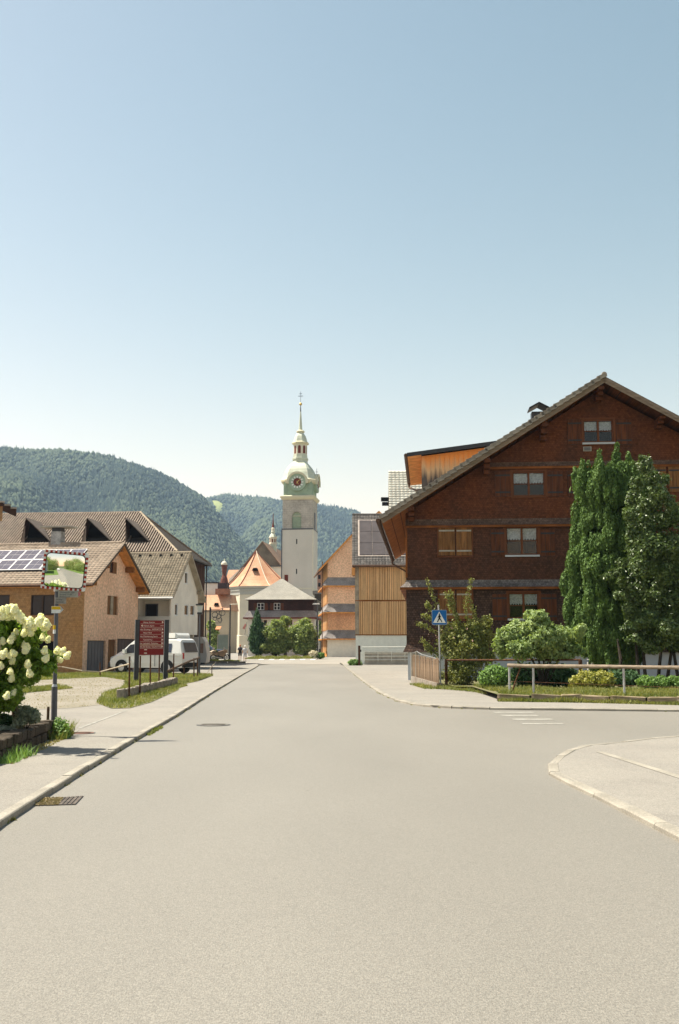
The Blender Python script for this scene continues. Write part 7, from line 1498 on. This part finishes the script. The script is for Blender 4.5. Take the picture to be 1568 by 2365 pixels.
# parked car
cx0 = atY(474,1500,106); t = thing('parked_car', 'dark blue hatchback parked behind the motorcycles', 'car', (atY(518,1500,106).x,105,.32), R(0))
cs = [(0,.3,.75,.86,.72,.78,.66),(-.15,.26,.88,.98,.78,.82,.70),(-.9,.24,.92,1.0,.8,.84,.72),(-1.35,.24,.94,1.36,.8,.84,.64),(-1.9,.24,.94,1.46,.8,.84,.62),(-2.9,.24,.94,1.45,.8,.84,.62),(-3.5,.26,.94,1.18,.8,.83,.66),(-3.75,.3,.8,.95,.74,.8,.66)]
CARB = vehicle_body(t, cs, mat('dark_blue_paint',(0.035,0.05,0.09),0.25,0.02,fvar=0,spec=.7))
q = MB(); q.poly([(-1.15,-.845,.97),(-3.3,-.845,.97),(-3.0,-.70,1.36),(-1.5,-.70,1.36)]); q.build('side_window', DGLASS, t); q = MB(); q.box(-3.0,-1.5,-.6,.6,1.452,1.475); q.build('roof_panel', mat('light_blue_roof',(0.35,0.42,0.52),0.3), t)
for x in (-.75,-3.1):
    for y in (-.76,.76): wheel(t, x, y, .31, .18, -1 if y < 0 else 1)
q = MB(); q.box(-.12,.01,-.8,-.5,.66,.8); q.build('tail_light', mat('tail_red',(0.45,0.02,0.015),0.3), t)
# motorcycles
def moto(x, y, Y, rz, lab, body):
    a = atY(x,y,Y); t = thing('motorcycle', lab, 'motorcycle', a, rz, 'motorcycles parked by the barn')
    for wx in (-.68,.68):
        q = MB(); n = 16; R_ = .31
        for k in range(n): a0, a1 = 2*pi*k/n, 2*pi*(k+1)/n; q.tube((wx+R_*.85*cos(a0),0,.31+R_*.85*sin(a0)),(wx+R_*.85*cos(a1),0,.31+R_*.85*sin(a1)),.055,n=6)
        wh = q.build('wheel', RUBBER, t); q = MB(); q.tube((wx,-.05,.31),(wx,.05,.31),.16,n=10); q.build('hub', STEEL, wh)
    q = MB(); q.loft([[(x_,-w_,z0),(x_,w_,z0),(x_,w_*.7,z1_),(x_,-w_*.7,z1_)] for x_,w_,z0,z1_ in ((-.85,.08,.72,.80),(-.4,.13,.55,.82),(-.05,.15,.45,.90),(.3,.17,.40,1.0),(.55,.12,.7,1.05),(.68,.08,.85,1.0))]); q.build('fairing', body, t)
    q = MB(); q.loft([[(-.75,-.12,.82),(-.75,.12,.82),(-.75,.1,.9),(-.75,-.1,.9)],[(-.1,-.11,.80),(-.1,.11,.80),(-.1,.09,.86),(-.1,-.09,.86)]]); q.build('seat', BLACK, t)
    q = MB(); q.tube((.68,-.08,.31),(.42,-.08,.95),.03); q.tube((.68,.08,.31),(.42,.08,.95),.03); q.build('fork', STEEL, t); q = MB(); q.tube((.38,-.36,1.06),(.38,.36,1.06),.02); q.build('handlebar', DKM, t)
    q = MB(); q.box(-.25,.3,-.14,.14,.22,.55); q.build('engine', DKM, t); q = MB(); q.tube((.1,-.17,.25),(-.75,-.19,.40),.05); q.build('exhaust', STEEL, t); q = MB(); q.prism([(.5,-.14,1.0),(.5,.14,1.0),(.38,.12,1.28),(.38,-.12,1.28)],(.01,0,0)); q.build('windshield', STEEL, t)
CRB = mat('champagne_paint', (0.52,0.44,0.33), 0.35, 0.05, fvar=0); moto(487,1527,95,R(62),'cream motorcycle beside the small cones, the left one of two',CRB); moto(508,1526.5,94,R(28),'cream and brown motorcycle with red light, right one of the pair',mat('brown_cream_paint',(0.36,0.25,0.17),0.35,0.3))
for x, lab in ((482,'small yellow-green cone-shaped conifer left of the motorcycles'),(497,'small cone-shaped conifer between the two motorcycles')):
    a = atY(x,1523,98); plant('cone_conifer', lab, 'plant', [Bq(x,1521-k*4.5,98,7.5-k*1.15,4.5) for k in range(6)], 1800, .09, LHED, (a.x,98,.2), .04, group='small cone conifers by the motorcycles', vert=True, shell=.6)
GF = [(atY(474,1500,90).x,90.0),(atY(560,1500,90).x-.4,90.0),(atY(553,1500,93).x,93.5),(atY(474,1500,93).x,93.5)]
sheet('grass_verge', GF, .24, GRASSB); grass('grass', GF, 7000, .15, GR, .24, w=.025)
a0_ = atY(468,1534,89.8); a1_ = atY(566,1532,89.8); t = thing('kerb_wall', 'long low dark kerb wall below the motorcycles', 'wall', (a0_.x,89.8,.1)); stone_run(t, (a0_.x,89.8), (a1_.x,89.8), .20, .2, CONC, .9, 1.3, 1, 'block', Vector((a0_.x,89.8,0)))
# people
SKIN = mat('skin', (0.50,0.27,0.18), 0.6, 0.05)
def person(x, ytop, ybot, Y, rz, lab, shirt, pants, hair, hat=None, skirt_=False, bag=None):
    a = atY(x,ybot,Y); H = atY(x,ytop,Y).z-a.z; s = H/1.72; t = thing('person', lab, 'person', a, rz, 'people walking along the kerb')
    J = [(0,0,.95),(0,.01,1.15),(0,.01,1.38),(0,0,1.50),(0,-.01,1.60),(0,-.02,1.72),
         (-.10,0,.90),(-.11,-.06,.50),(-.11,.02,.07),(-.11,.13,.03), (.10,0,.90),(.11,.07,.50),(.11,-.10,.10),(.11,.01,.04),
         (-.18,0,1.42),(-.25,-.02,1.14),(-.26,.06,.90),(-.26,.09,.82),(.18,0,1.42),(.25,.0,1.14),(.26,.08,.92),(.26,.11,.84)]
    E = [(0,1),(1,2),(2,3),(3,4),(4,5),(0,6),(6,7),(7,8),(8,9),(0,10),(10,11),(11,12),(12,13),(2,14),(14,15),(15,16),(16,17),(2,18),(18,19),(19,20),(20,21)]
    Rr = [.13,.12,.13,.055,.095,.075,.085,.06,.038,.035,.085,.06,.038,.035,.055,.042,.03,.035,.055,.042,.03,.035]
    me = bpy.data.meshes.new('body'); me.from_pydata([(p[0]*s,p[1]*s,p[2]*s) for p in J], E, []); ob = link('body', me, t); me.materials.append(SKIN)
    ob.modifiers.new('skin','SKIN'); ob.modifiers.new('sub','SUBSURF').levels = 1; ob.modifiers[1].render_levels = 1
    for i, v in enumerate(me.skin_vertices[0].data): v.radius = (Rr[i]*s, Rr[i]*s*.85); v.use_root = (i == 0)
    def el(q, prf, cx=0, cy=0): 
        n = 12; q.loft([[(cx*s+rx*s*cos(2*pi*k/n), cy*s+ry*s*sin(2*pi*k/n), z*s) for k in range(n)] for rx, ry, z in prf])
    q = MB(); el(q, [(.19,.13,.90),(.17,.12,1.08),(.20,.135,1.30),(.20,.12,1.42),(.09,.08,1.50)]); 
    for sx in (-1,1): q.tube((sx*.17*s,0,1.42*s),(sx*.25*s,-.01*s,1.18*s),.075*s,.062*s,8)
    q.build('shirt', shirt, t, smooth=True); q = MB(); 
    if skirt_: el(q, [(.24,.20,.52),(.19,.15,.80),(.16,.125,.98)])
    else:
        el(q, [(.20,.14,.82),(.19,.135,.98)])
        q.tube((-.10*s,0,.88*s),(-.115*s,-.05*s,.54*s),.105*s,.09*s,9); q.tube((.10*s,0,.88*s),(.115*s,.06*s,.54*s),.105*s,.09*s,9)
    q.build('shorts' if not skirt_ else 'skirt', pants, t); q = MB(); q.sphere((0,-.03*s,1.655*s),.105*s,12,8,1.05); q.build('hair' if not hat else 'hat', hat or hair, t, smooth=True)
    for fx, fy in ((-.11,.08),(.11,-.04)): q = MB(); q.box((fx-.045)*s,(fx+.045)*s,(fy-.10)*s,(fy+.12)*s,0,.07*s); q.build('shoe', PALECONC, t)
    if bag: q = MB(); el(q, [(.15,.08,1.0),(.17,.10,1.2),(.12,.07,1.40)], 0, -.17); q.build('backpack', bag, t, smooth=True)
    return t
DKB = mat('navy_cloth',(0.035,0.04,0.06),.9); person(554,1489.5,1526,98.5,0.1,'person in dark shirt and dark shorts with orange cap walking away along the kerb',mat('blue_grey_cloth',(0.10,0.12,0.17),.9),mat('black_cloth',(0.02,0.018,0.018),.9),None,hat=mat('orange_cap',(0.55,0.22,0.12),.8),bag=mat('dark_bag',(0.03,0.022,0.02),.9))
person(565.5,1491.5,1528,97,-.05,'person in white top, white shorts and white cap walking beside the darker one',mat('white_cloth',(0.62,0.63,0.66),.9),mat('light_cloth',(0.45,0.47,0.52),.9),None,hat=WHITE)
# ================================================================== THE STREET BEHIND THE CAMERA (seen in the mirror)
sheet('grass_verge', [(-3.4,-60),(-3.6,-4),(-9,-2),(-9,-60)], .13, mat('mown_lawn',(0.12,0.19,0.04),.95,.2,.5,8,.2)); sheet('grass_verge', [(4.5,-60),(4.8,-6),(30,-6),(30,-60)], .13, mat('mown_lawn',(0.12,0.19,0.04)))
t = thing('rendered_house', 'pale rendered house reflected at the left of the traffic mirror', 'house', (-13.5,-14,0)); MB().box(-5,4.6,-7,7,0,6.2).build('wall', mat('pale_blue_render',(0.55,0.58,0.58),.9), t); q = MB(); q.prism([(-5.6,-7.5,6.0),(5.2,-7.5,6.0),(-.2,-7.5,9.4)],(0,15,0)); q.build('roof', TILE, t)
plant('roadside_trees', 'green trees reflected at the top left of the traffic mirror', 'tree', [(-9,-32,4,4,5,4),(-5.5,-44,4,4,5,5),(-13,-40,6,5,6,6)], 9000, .3, LG, (-9,-38,0), .25)
plant('roadside_trees', 'green hedge and trees reflected at the right of the traffic mirror', 'tree', [(10,-20,2.5,3.5,7,3),(11,-34,4,5,8,5),(7.5,-46,4,4,5,5),(14,-12,3,4,5,4)], 12000, .3, LG, (10,-30,0), .25)
t = thing('white_car', 'white car reflected on the road in the traffic mirror', 'car', (-2.4,-27,0), R(90)); vehicle_body(t, cs, VANW); q = MB(); q.poly([(-1.15,-.86,.97),(-3.3,-.86,.97),(-3.0,-.72,1.36),(-1.5,-.72,1.36)]); q.build('side_window', DGLASS, t)
for x in (-.75,-3.1):
    for y in (-.76,.76): wheel(t, x, y, .31, .18, -1 if y < 0 else 1)
# ================================================================== AIR
hz = MB().box(-3400,3400,-2700,5600,-1.2,520).build('haze', None, kind='stuff')
hm = bpy.data.materials.new('valley_air'); hm.use_nodes = True; t_ = hm.node_tree; t_.nodes.clear(); o_ = t_.nodes.new('ShaderNodeOutputMaterial'); v_ = t_.nodes.new('ShaderNodeVolumePrincipled')
v_.inputs['Color'].default_value = (0.50,0.72,1.0,1); v_.inputs['Density'].default_value = 0.00012; v_.inputs['Anisotropy'].default_value = 0.2; t_.links.new(v_.outputs[0], o_.inputs['Volume'])
hz.data.materials.append(hm)
print('objects', len(bpy.data.objects), 'tris', sum(len(o.data.loops)-2*len(o.data.polygons) for o in bpy.data.objects if o.type == 'MESH'))
